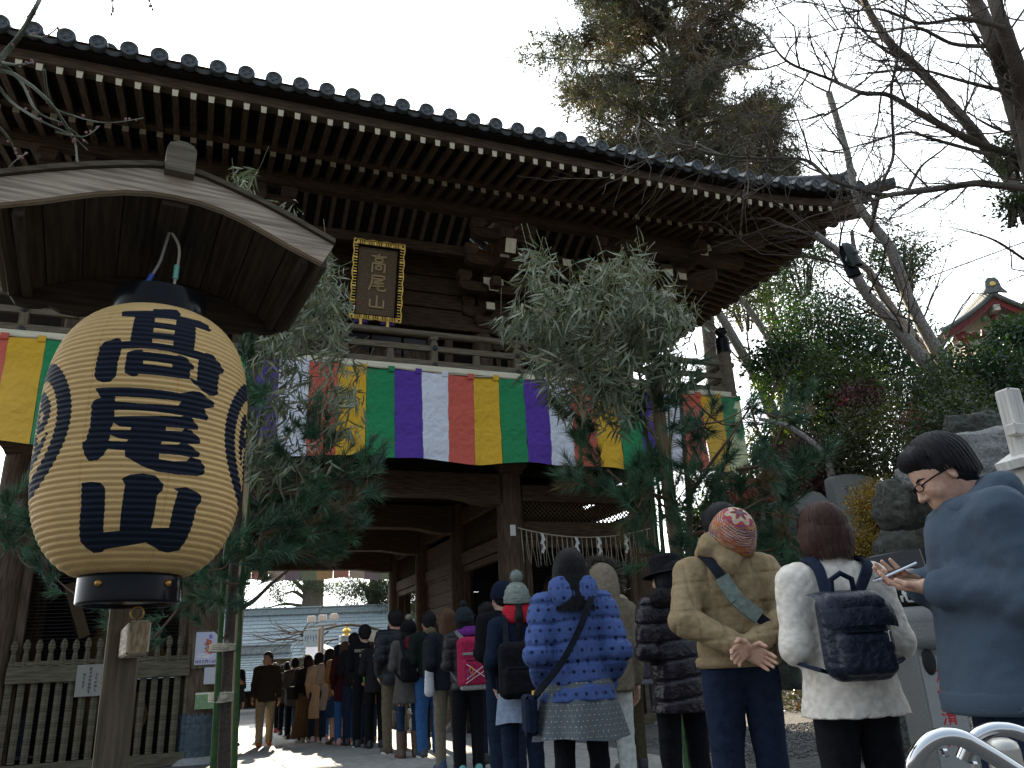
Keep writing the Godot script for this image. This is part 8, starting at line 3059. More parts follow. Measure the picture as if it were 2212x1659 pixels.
		head.quad(Vector3(a.x, a.y, -0.02), Vector3(-a.x, a.y, -0.02), Vector3(-b.x, b.y, -0.02), Vector3(b.x, b.y, -0.02))
	var hm := head.mesh()
	for side in 2:
		o = thing("picket_fence", ["weathered picket fence with spade shaped tips in the left bay behind the lantern post", "picket fence half hidden by the queue in the right bay"][side], "fence", GATE_AT, GATE_TURN)
		var x0 := -6.98 if side == 0 else 0.68
		for k in 16:
			part("picket", hm, M.fence, o, xf(Vector3(x0 + 0.075 + k * 0.1497, rnd(-0.01, 0.01), 0.14)))
		part("rail", one_box(Vector3(x0 + 1.18, 1.165, 0.19), Vector3(2.3, 0.215, 0.04), 0.006), M.fence, o)
		part("rail", one_box(Vector3(x0 + 1.18, 1.31, 0.13), Vector3(2.3, 0.06, 0.05), 0.004), M.fence, o)
		part("sill_beam", one_box(Vector3(x0 + 1.18, -0.03, 0.15), Vector3(2.34, 0.17, 0.16), 0.01), M.fence, o)
		var fig := MB.new()                            # what one makes out of the guardian's carved base in the dark
		fig.ball(Vector3(x0 + 1.2, 1.4, -1.4), Vector3(0.4, 0.6, 0.35), 14, 8)
		fig.ball(Vector3(x0 + 1.2, 2.3, -1.35), Vector3(0.24, 0.28, 0.24), 14, 8)
		fig.ball(Vector3(x0 + 1.2, 0.5, -1.4), Vector3(0.6, 0.5, 0.5), 10, 6)
		fig.bar(Vector3(x0 + 0.75, 1.7, -1.3), Vector3(x0 + 0.45, 2.5, -1.2), 0.16, 0.16)
		fig.bar(Vector3(x0 + 1.65, 1.7, -1.3), Vector3(x0 + 1.95, 1.2, -1.1), 0.16, 0.16)
		solo("guardian_statue", fig, plain(lin(0.10, 0.06, 0.015), 0.5, 0.3), ["dim carved guardian figure in the dark left bay", "dim gilded guardian figure in the dark right bay"][side], "statue", "", gate_tf)
	var im := Image.create(160, 96, false, Image.FORMAT_RGB8)
	im.fill(lin(0.27, 0.255, 0.22))
	for k in 300:
		var f := rnd(0.22, 0.30)
		im.fill_rect(Rect2i(int(rnd(0, 150)), int(rnd(0, 96)), int(rnd(8, 60)), 1), lin(f, f * 0.95, f * 0.82))
	var cols := ["きこころを", "うちのめし", "安らかな社会を", "守ります"]
	for c in 4:
		for k in cols[c].length():
			write(im, cols[c][k], Vector2(72 - c * 18, (8 if c != 1 and c != 3 else 26) + k * 11.5), Vector2(10, 10), 1.6, lin(0.03, 0.03, 0.03))
	solo("notice_board", board(0.68, 0.41), picture(im), "small wooden board with brush writing hung on the left fence's rail", "sign", "", gate_tf * xf(Vector3(-5.76, 0.855, 0.222)))

	# --- posters and meter on the left pillar
	im = Image.create(96, 128, false, Image.FORMAT_RGB8)
	im.fill(lin(0.50, 0.50, 0.60))
	for k in 70:                                       # a red robed figure over pale waves
		var a := rnd(0, TAU)
		var r := rnd(0, 1)
		im.fill_rect(Rect2i(int(48 + cos(a) * r * 17), int(56 + sin(a) * r * 32), int(rnd(4, 11)), int(rnd(3, 8))), [lin(0.45, 0.09, 0.04), lin(0.55, 0.22, 0.06), lin(0.30, 0.05, 0.04), lin(0.2, 0.16, 0.14)][k % 4])
	fill_poly(im, PackedVector2Array([Vector2(50, 12), Vector2(62, 10), Vector2(66, 24), Vector2(54, 28)]), lin(0.22, 0.16, 0.50))
	for k in 26:
		stroke(im, PackedVector2Array([Vector2(8 + rnd(0, 60), 84 + rnd(0, 18)), Vector2(20 + rnd(0, 60), 86 + rnd(0, 18))]), 1.5, 1.0, lin(0.75, 0.72, 0.70))
	var txt := "四天王門く山門"
	for k in 7:
		write(im, txt[k], Vector2(5 + k * 12.6, 110), Vector2(11, 13), 2.0, lin(0.05, 0.05, 0.12))
	o = thing("poster", "pale blue poster with a red robed figure on the left pillar, above the meter box", "poster", GATE_AT, GATE_TURN)
	part("backing_board", one_box(Vector3(-4.44, 1.41, 0.27), Vector3(0.40, 0.53, 0.02), 0.003), M.fence, o)
	part("print", board(0.33, 0.45), picture(im), o, xf(Vector3(-4.44, 1.195, 0.29)))
	solo("meter_box", one_box(Vector3(-4.38, 1.04, 0.27), Vector3(0.16, 0.23, 0.06), 0.008), plain(lin(0.45, 0.47, 0.5), 0.5), "small pale grey meter box between two notices on the left pillar", "box", "", gate_tf)
	im = Image.create(48, 48, false, Image.FORMAT_RGB8)
	im.fill(lin(0.18, 0.30, 0.14))
	for k in 90:
		im.fill_rect(Rect2i(int(rnd(0, 44)), int(rnd(8, 46)), int(rnd(1, 5)), int(rnd(1, 4))), [lin(0.10, 0.22, 0.09), lin(0.35, 0.42, 0.15), lin(0.16, 0.25, 0.4)][k % 3])
	im.fill_rect(Rect2i(0, 0, 48, 6), lin(0.6, 0.6, 0.5))
	solo("poster", board(0.27, 0.22), picture(im), "small green landscape notice low on the left pillar", "poster", "", gate_tf * xf(Vector3(-4.42, 0.60, 0.28)))

	# --- stones on the right
	M.granite = mottled(92, Vector3(0.11, 0.115, 0.11), Vector3(0.24, 0.24, 0.225), 6.0, 0.85, 0.12, 0.5)
	M.rock = mottled(99, Vector3(0.10, 0.105, 0.10), Vector3(0.25, 0.25, 0.235), 2.2, 0.95, 0.07, 1.6)
	M.mossy = mottled(93, Vector3(0.022, 0.025, 0.019), Vector3(0.085, 0.085, 0.072), 1.6, 0.95, 0.05, 1.2)
	var tablets := [[1768, 1180, 10.2, 0.22, 1.0, "small round topped stone tablet under the pine branches"], [1856, 1150, 10.8, 0.37, 1.45, "tall square stone tablet with faint writing on the slope"], [1700, 1200, 9.8, 0.26, 0.9, "low leaning stone tablet left of the round topped one"], [1630, 1300, 8.8, 0.16, 1.0, "narrow stone tablet behind the beige jacket's right arm"]]
	for k in tablets.size():
		var t: Array = tablets[k]
		var c := at(t[0], t[1], t[2])
		var w: float = t[3]
		var h: float = t[4]
		var p := PackedVector2Array([Vector2(-w, -0.8), Vector2(w, -0.8), Vector2(w * 0.97, h * 0.45)])
		for i in 7:
			var a := PI * i / 6
			p.append(Vector2(cos(a) * w * 0.95, h * 0.5 + sin(a) * (w * 0.9 if k != 1 else 0.06)))
		p.append(Vector2(-w * 0.97, h * 0.45))
		var b := MB.new()
		b.prism(p, -0.09, 0.09)
		o = thing("stone_tablet", t[5], "stone tablet", c, 0.25 + 0.1 * k, "")
		part("slab", b, M.mossy if k > 1 else M.granite, o)
		if k < 2:
			var g := MB.new()
			for j in 3 - k:
				for q in 2 + k:
					for s in 4:
						g.box(Vector3((q - 0.5 * (1 + k)) * 0.15 + rnd(-0.03, 0.03), h * 0.42 - j * 0.17 - s * 0.03, 0.092), Vector3(rnd(0.04, 0.09), 0.008, 0.004), 0.0)
			part("carved_lines", g, plain(lin(0.05, 0.05, 0.05), 0.9), o, Transform3D.IDENTITY, true)
	var rock := func(called: String, label: String, c: Vector3, r: Vector3, seed_: int, mat: Material) -> void:
		fold.seed = seed_
		fold.frequency = 1.0
		var b := MB.new()
		b.ball(Vector3.ZERO, Vector3.ONE, 40, 26)
		for i in b.v.size():
			var d := b.v[i].normalized()
			var f := 1.0 + 0.30 * fold.get_noise_3d(d.x * 1.6, d.y * 1.6, d.z * 1.6) + 0.12 * fold.get_noise_3d(d.x * 5, d.y * 5, d.z * 5) + 0.04 * fold.get_noise_3d(d.x * 14, d.y * 14, d.z * 14)
			var q := d * f
			q = q.clamp(Vector3(-0.9, -0.85, -0.9), Vector3(0.9, 0.78, 0.9))
			b.v[i] = q * r
		var st := SurfaceTool.new()
		st.create_from(b.mesh(), 0)
		st.generate_normals()
		solo(called, st.commit(), mat, label, "rock", "", xf(c))
		fold.seed = 0
	rock.call("boulder", "big pale granite boulder behind the head of the man with the telephone", at(2135, 1010, 5.6), Vector3(0.62, 0.28, 0.45), 3, M.rock)
	rock.call("boulder", "dark overhanging rock left of the telephone man's face", at(1962, 1085, 5.9), Vector3(0.24, 0.22, 0.3), 8, M.mossy)
	rock.call("boulder", "dark rounded rock peeping over the big pale boulder", at(2110, 935, 7.4), Vector3(0.33, 0.2, 0.3), 12, M.mossy)
	rock.call("boulder", "dark mossy rock face below the overhanging rock", at(2010, 1230, 6.4), Vector3(0.42, 0.5, 0.4), 5, M.mossy)
	rock.call("boulder", "mossy stone standing in the dark between beige jacket and white coat", at(1720, 1390, 8.0), Vector3(0.36, 0.5, 0.3), 9, M.mossy)
	solo("stone_slab", one_box(Vector3.ZERO, Vector3(0.36, 0.34, 0.06), 0.01), plain(lin(0.025, 0.025, 0.028), 0.4), "dark polished slab between the white coat's shoulder and the telephone", "stone slab", "", Transform3D(Basis(Vector3.UP, -0.2) * Basis(Vector3.BACK, 0.12), at(1945, 1245, 5.6)))
	for k in 2:
		solo("stone_block", one_box(Vector3(0, 0, 0), Vector3(0.62, 0.26, 0.5) if k == 0 else Vector3(0.42, 0.5, 0.36), 0.02), M.mossy, ["low mossy stone block on the ground left of the white coat's legs", "upright mossy stone block standing on the low one"][k], "stone block", "", Transform3D(Basis(Vector3.UP, 0.3), gp(1.75, 0.09 + 0.32 * k, 6.6) + Vector3(0.0 if k == 0 else 0.06, 0, 0)))

	# --- inscribed granite pillar with a black ball on its capital
	var pc := at(2042, 1500, 4.3)
	o = thing("stone_pillar", "speckled granite pillar with red carved characters and a rounded capital", "pillar", Vector3(pc.x, 0, pc.z), 0.10)
	im = Image.create(128, 512, false, Image.FORMAT_RGB8)
	im.fill(lin(0.27, 0.28, 0.27))
	for k in 9000:
		var f := rnd(0.14, 0.42)
		im.fill_rect(Rect2i(int(rnd(0, 128)), int(rnd(0, 512)), int(rnd(1, 3)), 1), lin(f, f, f * 0.98))
	var red := lin(0.42, 0.02, 0.02)
	for k in 4:
		write(im, "六根清浄"[k], Vector2(40, 30 + k * 64), Vector2(52, 52), 6.5, red)
	var shaft := MB.new()
	shaft.box(Vector3(0, 0.51, -0.13), Vector3(0.235, 1.02, 0.235), 0.012)
	part("shaft", shaft, M.granite, o)
	part("inscription", board(0.20, 0.86, 0.004), picture(im, 0.85), o, xf(Vector3(0, 0.10, -0.008)))
	im = Image.create(96, 256, false, Image.FORMAT_RGB8)
	im.fill(lin(0.26, 0.265, 0.255))
	for k in 3000:
		var f := rnd(0.15, 0.4)
		im.fill_rect(Rect2i(int(rnd(0, 96)), int(rnd(0, 256)), int(rnd(1, 3)), 1), lin(f, f, f))
	for c in 5:                                        # rows of small carved text, too fine to read
		for k in 40:
			im.fill_rect(Rect2i(8 + c * 17 + int(rnd(0, 4)), 6 + k * 6, int(rnd(3, 9)), 2), lin(0.34, 0.10, 0.09))
	part("small_inscription", board(0.20, 0.84, 0.004), picture(im, 0.85), o, Transform3D(Basis(Vector3.UP, PI / 2), Vector3(0.123, 0.10, -0.13)))
	var cap := MB.new()
	cap.lathe([Vector2(0.12, 0.99), Vector2(0.165, 1.01), Vector2(0.175, 1.06), Vector2(0.165, 1.14), Vector2(0.17, 1.15), Vector2(0.165, 1.2), Vector2(0.13, 1.225), Vector2(0, 1.23)], 32, Vector3(0, 0, -0.13))
	part("capital", cap, M.granite, o)
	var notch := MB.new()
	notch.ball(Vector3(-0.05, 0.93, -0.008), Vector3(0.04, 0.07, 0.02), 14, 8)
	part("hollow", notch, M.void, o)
	var bi := Image.create(256, 128, false, Image.FORMAT_RGB8)
	bi.fill(lin(0.006, 0.006, 0.007))
	write(bi, "意", Vector2(100, 34), Vector2(34, 58), 5.0, lin(0.75, 0.78, 0.75))
	var bm := picture(bi, 0.05)
	var ball := MB.new()
	ball.ball(Vector3.ZERO, Vector3(0.165, 0.125, 0.165), 40, 24, Basis(Vector3.UP, PI))
	for i in ball.t.size():
		ball.t[i].y = 1.0 - ball.t[i].y
	solo("black_ball", ball, bm, "polished black stone ball with a white character lying on the granite pillar", "stone ball", "", Transform3D(Basis(Vector3.UP, -0.28), Vector3(pc.x + 0.0, 1.325, pc.z - 0.13)))

	# --- steel railing at the lower right
	o = thing("steel_railing", "polished steel tube railing with two rounded ends in the bottom right corner", "railing")
	for k in 2:
		var way: Array = [[[1972, 1690], [1978, 1640], [2003, 1606], [2040, 1590], [2085, 1598], [2140, 1630], [2215, 1678]], [[2080, 1640], [2100, 1600], [2135, 1578], [2175, 1576], [2215, 1588], [2270, 1608]]][k]
		var w3 := []
		for q in way:
			w3.append(at(q[0], q[1], 1.55 + 0.25 * k))
		part("tube", spline(w3, 0.0165, 0.0165, 18), M.chrome, o)
	var b0 := at(2166, 1618, 1.75)
	var bol := MB.new()
	bol.lathe([Vector2(0.034, -0.25), Vector2(0.034, 0.0), Vector2(0.03, 0.014), Vector2(0.016, 0.022), Vector2(0, 0.024)], 28, b0)
	part("bollard_cap", bol, plain(lin(0.42, 0.40, 0.36), 0.35, 0.8), o)
	for q in [[2040, 1604, 0.06], [2105, 1632, 0.05]]:
		var nut := at(q[0], q[1] + 22, 1.58)
		part("bolt", one_box(nut, Vector3(0.016, 0.016, 0.016), 0.004), M.chrome, o)

	# --- second lantern stand at the right edge
	var s2 := at(2190, 900, 3.4)
	o = thing("lantern_stand", "another post with a pale arched roof edge entering at the right border", "lantern stand", Vector3(s2.x, 0, s2.z), 0.35)
	var pp := MB.new()
	pp.box(Vector3(0.0, (s2.y + 0.12) * 0.5, 0), Vector3(0.075, s2.y + 0.12, 0.075), 0.008)
	part("post", pp, wood(94, Vector3(0.46, 0.44, 0.40), 0.2, 0.8, Vector3(0.5, 9, 1)), o)
	var arch := PackedVector2Array()
	for i in 11:
		var f := i / 10.0
		arch.append(Vector2(-0.06 + 0.5 * f, -0.05 + 0.145 * sin(f * PI * 0.55) - 0.028))
	for i in range(10, -1, -1):
		var f := i / 10.0
		arch.append(Vector2(-0.075 + 0.53 * f, -0.045 + 0.155 * sin(f * PI * 0.55)))
	var ab := MB.new()
	ab.prism(arch, -0.2, 0.12)
	part("arched_roof", ab, wood(95, Vector3(0.60, 0.58, 0.54), 0.15, 0.8), o, xf(Vector3(-0.01, s2.y - 0.15, 0.12)))
	var lw := MB.new()
	lw.ball(Vector3(0.10, s2.y - 0.2, 0.1), Vector3(0.14, 0.045, 0.1), 16, 8)
	part("carved_bracket", lw, M.gate, o)
	part("tie_block", one_box(Vector3(-0.035, s2.y - 0.07, 0.03), Vector3(0.09, 0.05, 0.05), 0.005), wood(94, Vector3(0.46, 0.44, 0.40), 0.2, 0.8), o)

	# --- hooded lamp on the leaning tree
	o = thing("hooded_lamp", "dark green hooded lamp fixed on a leaning trunk under the roof corner", "lamp")
	var lc := at(1832, 552, 12.9)
	var lb := Basis(Vector3.BACK, 0.25) * Basis.from_scale(Vector3.ONE * 0.68)
	var hd := MB.new()
	hd.lathe([Vector2(0.20, -0.34), Vector2(0.21, 0.05), Vector2(0.19, 0.2), Vector2(0.12, 0.30), Vector2(0, 0.33)], 20, lc, -0.6, PI * 1.3, lb)
	part("hood", hd, plain(lin(0.02, 0.032, 0.03), 0.6), o)
	var lf := MB.new()
	lf.lathe([Vector2(0, -0.12), Vector2(0.13, -0.12), Vector2(0.13, 0.12), Vector2(0, 0.14)], 18, lc + Vector3(0.04, -0.02, 0.04), 0, TAU, Basis(Vector3.RIGHT, 0.9) * Basis.from_scale(Vector3.ONE * 0.68))
	part("lamp_body", lf, plain(lin(0.03, 0.04, 0.042), 0.5), o)
	var lbk := MB.new()
	lbk.box(lc + Vector3(0.02, -0.28, 0), Vector3(0.3, 0.32, 0.16), 0.03, lb)
	part("bracket", lbk, M.black, o)
	for w in [[[1890, 640, 2030, 590, 2215, 522, 2300, 490], 16.0, 0.014, "thick overhead cable slanting down to the left past the red shrine's roof"], [[1900, 680, 2030, 640, 2215, 555, 2300, 520], 18.0, 0.006, "thin overhead wire just below the thick cable"]]:
		var way := []
		for i in range(0, 8, 2):
			way.append(at(w[0][i], w[0][i + 1], w[1]))
		solo("overhead_cable", spline(way, w[2], w[2], 5), M.black, w[3], "cable")

	build_shrine()
	build_beyond()


func gable_roof(o: Node3D, w: float, l: float, h: float, eave: float, mat: Material, rows: int, curve := 0.25, y0 := 0.0) -> void:   # ridge along x, w deep, l long, h rise; tiles in rows
	for s in [-1.0, 1.0]:
		var b := MB.new()
		b.sheet(func(u: float, t: float) -> Vector3:
			var f := 1.0 - t
			var y := h * (t - curve * sin(PI * t) * 0.5)
			return Vector3((u - 0.5) * (l + eave * 2) * s, y0 + y, s * (w * 0.5 + eave) * f), 24, 12)
		part("roof_slope", b, mat, o)
		var rb := MB.new()
		for i in rows:                                  # raised courses
			var t := (i + 0.5) / rows
			var y := h * (t - curve * sin(PI * t) * 0.5)
			rb.box(Vector3(0, y0 + y + 0.012, s * (w * 0.5 + eave) * (1.0 - t)), Vector3(l + eave * 2, 0.03, 0.035), 0.0)
		part("roof_course", rb, mat, o, Transform3D.IDENTITY, true)
	var rd := MB.new()
	rd.box(Vector3(0, y0 + h + 0.12, 0), Vector3(l + eave * 1.6, 0.34, 0.34), 0.04)
	rd.box(Vector3(0, y0 + h + 0.32, 0), Vector3(l + eave * 1.7, 0.08, 0.44), 0.02)
	part("ridge", rd, mat, o)


func build_shrine() -> void:
	var c := at(2150, 700, 23.0)
	var o := thing("red_shrine", "small vermilion shrine with a grey shingled gable on top of the hill", "shrine", Vector3(c.x, c.y - 1.2, c.z), -0.15)
	o.scale = Vector3.ONE * 0.82
	var red := plain(lin(0.22, 0.02, 0.015), 0.6)
	var sh := mottled(96, Vector3(0.10, 0.11, 0.11), Vector3(0.20, 0.21, 0.20), 1.5, 0.85)
	var plaster := mottled(97, Vector3(0.5, 0.45, 0.36), Vector3(0.66, 0.6, 0.5), 1.0, 0.9)
	part("wall", one_box(Vector3(0, 0.2, -1.6), Vector3(2.4, 2.2, 3.0), 0.0), plaster, o)
	for s in [-1.0, 1.0]:
		var rf := MB.new()
		rf.sheet(func(u: float, t: float) -> Vector3:
			return Vector3(s * (0.0 + 1.95 * t), 2.42 - 1.6 * t + 0.42 * t * t, lerpf(0.45, -3.6, u if s > 0 else 1.0 - u)), 8, 10)
		part("roof_slope", rf, sh, o)
		var bg := MB.new()
		var p := PackedVector2Array()
		for i in 9:
			var t := i / 8.0
			p.append(Vector2(1.9 * t, 2.36 - 1.6 * t + 0.42 * t * t))
		for i in range(8, -1, -1):
			var t := i / 8.0
			p.append(Vector2(1.88 * t, 2.12 - 1.55 * t + 0.42 * t * t))
		if s < 0:
			for i in p.size():
				p[i].x = -p[i].x
		else:
			p.reverse()
		bg.prism(p, 0.28, 0.36)
		part("barge_board", bg, red, o)
		var rim := MB.new()
		var way := []
		for i in 9:
			var t := i / 8.0
			way.append(Vector3(s * 1.96 * t, 2.45 - 1.6 * t + 0.42 * t * t, 0.42))
		part("roof_edge", spline(way, 0.085, 0.085, 8), sh, o)
		part("wall_post", one_box(Vector3(s * 1.1, 0.3, -0.06), Vector3(0.18, 2.0, 0.18)), red, o)
	part("tie_beam", one_box(Vector3(0, 1.12, -0.02), Vector3(2.8, 0.2, 0.2)), red, o)
	part("king_post", one_box(Vector3(0, 1.6, -0.03), Vector3(0.18, 0.85, 0.16)), red, o)
	part("purlin_end", one_box(Vector3(0, 1.92, 0.2), Vector3(0.2, 0.22, 0.5)), plaster, o)
	var rid := MB.new()
	rid.box(Vector3(0, 2.52, -1.6), Vector3(0.34, 0.22, 4.1), 0.04)
	rid.box(Vector3(0, 2.72, -1.6), Vector3(0.24, 0.2, 4.2), 0.04)
	part("ridge", rid, sh, o)
	var og := MB.new()
	og.prism(PackedVector2Array([Vector2(-0.42, 2.4), Vector2(-0.26, 2.62), Vector2(-0.22, 2.9), Vector2(-0.12, 3.02), Vector2(0.12, 3.02), Vector2(0.22, 2.9), Vector2(0.26, 2.62), Vector2(0.42, 2.4), Vector2(0.2, 2.45), Vector2(-0.2, 2.45)]), 0.46, 0.56)
	var ogp := part("ridge_end", og, sh, o)
	var cr := MB.new()
	cr.lathe([Vector2(0.10, 0.0), Vector2(0.10, 0.02), Vector2(0.07, 0.03), Vector2(0, 0.03)], 18, Vector3(0, 2.76, 0.56), 0, TAU, Basis(Vector3.RIGHT, PI / 2))
	part("gilt_crest", cr, M.gold, ogp)


func build_beyond() -> void:
	# hall with a verdigris roof straight beyond the passage
	var copper := mottled(98, Vector3(0.20, 0.25, 0.26), Vector3(0.30, 0.36, 0.37), 0.7, 0.6, 0.03, 0.4)
	var rc := at(600, 1440, 40.0)
	var o := thing("temple_hall", "temple hall with a broad blue grey copper roof beyond the gate", "building", Vector3(rc.x + 2.0, 0, rc.z - 2.0), GATE_TURN - 0.15)
	gable_roof(o, 9.0, 17.0, 3.6, 1.4, copper, 26, 0.3, 0.3)
	part("wall", one_box(Vector3(0, -1.4, 0), Vector3(15.5, 3.6, 8.0), 0.0), M.gate, o)
	for k in 7:
		part("shutter", one_box(Vector3(-6.6 + k * 2.2, -1.3, 4.03), Vector3(1.7, 2.6, 0.06)), M.gate_pale, o)
	for k in 8:
		part("post", one_box(Vector3(-7.7 + k * 2.2, -1.3, 4.1), Vector3(0.24, 3.4, 0.24)), M.gate, o)
	for s in [-1.0, 1.0]:
		part("ridge_tile", one_box(Vector3(s * 9.2, 4.15, 0), Vector3(0.4, 0.6, 0.5), 0.08), copper, o)
	# lower side roof in front, with a bent end tile
	var lc := at(545, 1412, 33.0)
	o = thing("porch_roof", "short verdigris porch roof with an upturned end tile, left beyond the passage", "roof", Vector3(lc.x, lc.y - 0.7, lc.z), GATE_TURN)
	gable_roof(o, 2.4, 2.6, 0.7, 0.3, copper, 8, 0.2, 0.0)
	for s in [-1.0, 1.0]:
		part("post", one_box(Vector3(s, -1.1, 0.6), Vector3(0.16, 2.3, 0.16)), M.gate, o)
	# pavilion with the golden finial
	var pv := at(748, 1400, 30.0)
	o = thing("pavilion", "small tiled pavilion roof topped by a golden finial", "pavilion", Vector3(pv.x, pv.y, pv.z), GATE_TURN)
	for k in 4:
		var b := MB.new()
		b.sheet(func(u: float, t: float) -> Vector3:
			var r := 1.75 * (1.0 - t) + 0.16
			return Basis(Vector3.UP, k * PI / 2) * Vector3((u - 0.5) * 2 * r, -0.75 + 1.0 * t - 0.18 * sin(PI * t), r), 8, 8)
		part("roof_slope", b, copper, o)
		part("post", one_box(Basis(Vector3.UP, k * PI / 2) * Vector3(1.1, -2.0, 1.1), Vector3(0.16, 2.6, 0.16)), M.gate, o)
	part("ridge_box", one_box(Vector3(0, 0.34, 0), Vector3(0.5, 0.22, 0.5), 0.02), copper, o)
	var fin := MB.new()
	fin.lathe([Vector2(0.30, 0.45), Vector2(0.28, 0.5), Vector2(0.16, 0.56), Vector2(0.2, 0.62), Vector2(0.26, 0.74), Vector2(0.22, 0.88), Vector2(0.1, 0.94), Vector2(0.08, 1.0), Vector2(0.13, 1.06), Vector2(0.10, 1.16), Vector2(0, 1.3)], 20)
	part("golden_finial", fin, M.gold, o, Transform3D(Basis.from_scale(Vector3(0.6, 0.55, 0.6)), Vector3(0, 0.2, 0)))
	# white tent with a signboard
	var tc := at(690, 1440, 27.0)
	o = thing("tent", "white awning tent with a pale blue signboard beside the queue", "tent", Vector3(tc.x, tc.y - 1.0, tc.z), GATE_TURN + 0.2)
	var cv := plain(lin(0.72, 0.70, 0.72), 0.85)
	cv.backlight_enabled = true
	cv.backlight = Color(0.4, 0.4, 0.4)
	var tb := MB.new()
	tb.quad(Vector3(-0.3, 1.6, 0.9), Vector3(1.5, 0.9, 0.9), Vector3(1.5, 1.3, -0.6), Vector3(-0.3, 2.0, -0.6))
	tb.quad(Vector3(-0.3, 0.0, 0.9), Vector3(1.5, -0.2, 0.9), Vector3(1.5, 0.9, 0.9), Vector3(-0.3, 1.6, 0.9))
	tb.quad(Vector3(-0.3, 0.2, -0.6), Vector3(-0.3, 0.0, 0.9), Vector3(-0.3, 1.6, 0.9), Vector3(-0.3, 2.0, -0.6))
	part("awning", tb, cv, o)
	for x in [-0.28, 1.48]:
		part("pole", one_box(Vector3(x, -0.6, 0.85), Vector3(0.06, 2.0, 0.06)), M.iron, o)
	var im := Image.create(96, 40, false, Image.FORMAT_RGB8)
	im.fill(lin(0.40, 0.58, 0.70))
	for k in 5:
		for s in 6:
			im.fill_rect(Rect2i(8 + k * 17 + int(rnd(0, 5)), 9 + int(rnd(0, 20)), int(rnd(2, 8)), 2), lin(0.08, 0.13, 0.30))
			im.fill_rect(Rect2i(8 + k * 17 + int(rnd(0, 9)), 9 + int(rnd(0, 10)), 2, int(rnd(3, 11))), lin(0.08, 0.13, 0.30))
	part("signboard", board(0.5, 0.5), picture(im), o, xf(Vector3(-0.66, 1.62, 0.95)))
	part("sign_frame", one_box(Vector3(-0.36, 1.1, 0.93), Vector3(0.08, 2.2, 0.06)), M.timber, o)
	# small wooden shelter roof over the heads of the queue
	var sc := at(612, 1462, 30.0)
	o = thing("shelter", "small dark wooden shelter with a shallow roof left of the white tent", "shelter", Vector3(sc.x + 0.3, sc.y - 0.5, sc.z), GATE_TURN)
	gable_roof(o, 1.6, 1.7, 0.5, 0.25, M.fence, 6, 0.1, 0.3)
	part("cabinet", one_box(Vector3(0, -0.6, 0), Vector3(1.2, 1.8, 1.0), 0.02), M.gate, o)
	# lamp post with three heads
	var lp := at(696, 1390, 24.0)
	o = thing("lamp_post", "grey lamp post carrying three pale square floodlights", "lamp post", Vector3(lp.x, -0.42, lp.z), 0.1)
	var top := at(696, 1352, 24.0).y + 0.42
	var pm := MB.new()
	pm.tube(PackedVector3Array([Vector3(0, 0, 0), Vector3(0, top, 0)]), PackedFloat32Array([0.06, 0.05]), 12)
	pm.bar(Vector3(-0.42, top - 0.02, 0), Vector3(0.42, top + 0.04, 0), 0.05, 0.05)
	part("pole", pm, plain(lin(0.25, 0.26, 0.27), 0.5), o)
	for k in 3:
		part("floodlight", one_box(Vector3(-0.34 + k * 0.34, top + 0.22 + 0.02 * k, 0.05), Vector3(0.24, 0.2, 0.12), 0.03), plain(lin(0.6, 0.66, 0.7), 0.3), o)
	# trees beyond the passage
	var small := clump(20, 0.22, 0.075, 0.03, 16)
	var lm := leaf_mat(Color(0.8, 0.8, 0.3), 0.4)
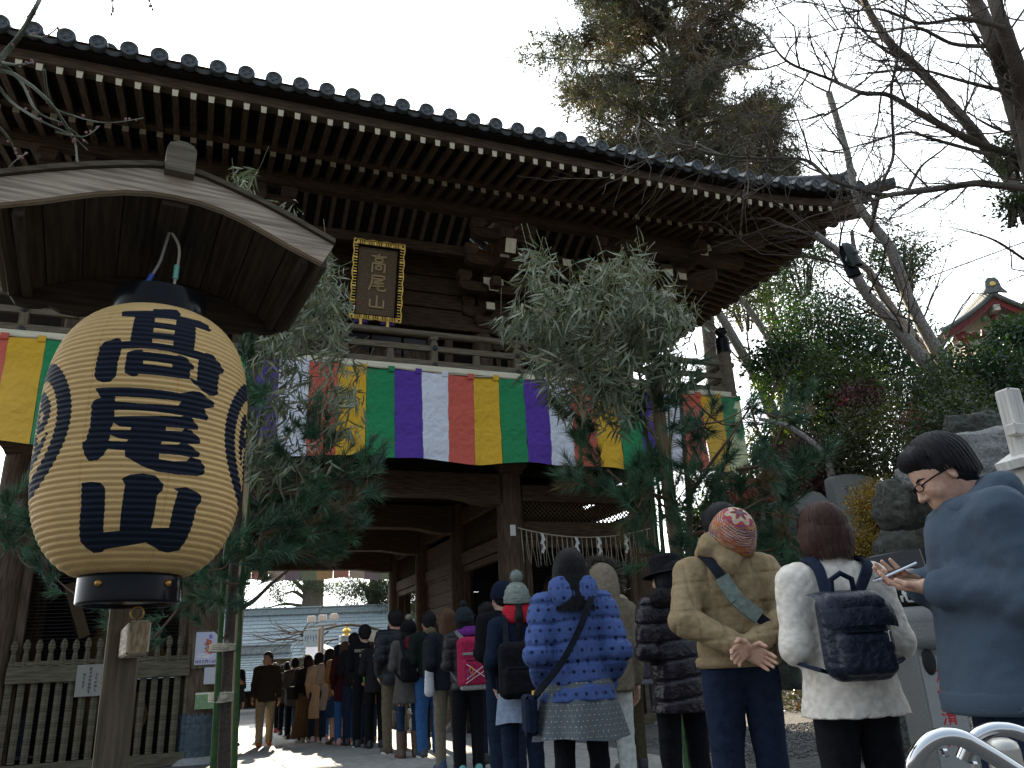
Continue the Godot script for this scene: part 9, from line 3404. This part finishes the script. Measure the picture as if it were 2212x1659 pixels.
	for t in [[668, 1310, 52.0, 0.9, [[600, 1290, 34, 26], [620, 1340, 50, 12], [560, 1318, 30, 14], [700, 1268, 52, 20], [640, 1262, 44, 18], [585, 1262, 30, 14]], "old pine with cloud like tufts above the copper roof"], [800, 1320, 44.0, 0.42, [[770, 1275, 60, 34], [820, 1300, 40, 50], [760, 1330, 40, 24], [840, 1270, 40, 40], [838, 1350, 30, 40]], "ivy clad broadleaved tree right of the old pine, beyond the passage"], [905, 1330, 40.0, 0.4, [[900, 1290, 40, 50], [930, 1340, 40, 40]], "leafy tree seen through the openwork of the passage wall"], [470, 1330, 48.0, 0.4, [[440, 1300, 60, 50], [500, 1260, 40, 30]], "leafy tree mostly hidden by the left pine decoration"]]:
		var f := at(t[0], t[1], t[2])
		o = thing("far_tree", t[5], "tree")
		part("trunk", spline([Vector3(f.x, -0.6, f.z), Vector3(f.x + 0.2, f.y, f.z), Vector3(f.x + 0.3, f.y + 3.0, f.z)], t[3], t[3] * 0.7, 12, 0.04), M.bark, o)
		var places := []
		var tints := []
		var br := MB.new()
		for c in t[4]:
			var ctr := at(c[0], c[1], t[2])
			spline([Vector3(f.x, lerpf(f.y, ctr.y, 0.4), f.z), ctr.lerp(Vector3(f.x, ctr.y, f.z), 0.5) + Vector3(0, 0.3, 0), ctr], 0.16, 0.04, 6, 0.05, br)
			for k in int(c[2] * c[3] * 0.16):
				var d := rdir() * sqrt(rng.randf())
				places.append(Transform3D(frame(rdir(), rnd(0, TAU)) * Basis.from_scale(Vector3.ONE * rnd(0.9, 1.8)), ctr + Vector3(d.x * c[2], d.y * c[3], d.z * c[2] * 0.8) * t[2] / F))
				tints.append(tint(Vector3(0.055, 0.075, 0.035), 0.35))
		part("branch", br, M.bark, o)
		many("foliage", small, lm, o, places, tints)
	var o2 := thing("bare_tree", "low leafless branches drooping before the copper roof", "tree")
	var tw := MB.new()
	var ends := []
	for k in 9:
		var s := at(rnd(640, 760), rnd(1360, 1385), 29.0)
		twigs(tw, s, Vector3(rnd(-1, 0.2), rnd(-0.25, 0.3), rnd(-0.3, 0.3)), rnd(1.0, 2.0), 0.03, 3, ends, 0.02, 0.5)
	var tk := at(850, 1390, 29.0)
	spline([Vector3(tk.x, -0.5, tk.z), tk, at(760, 1350, 29.0), at(650, 1375, 29.0)], 0.12, 0.03, 8, 0.05, tw)
	part("branch", tw, M.bark, o2)


func _ready() -> void:
	rng.seed = 20
	setup()
	materials()
	build_ground()
	build_gate()
	build_banners()
	build_lantern()
	build_queue()
	build_plants()
	build_props()
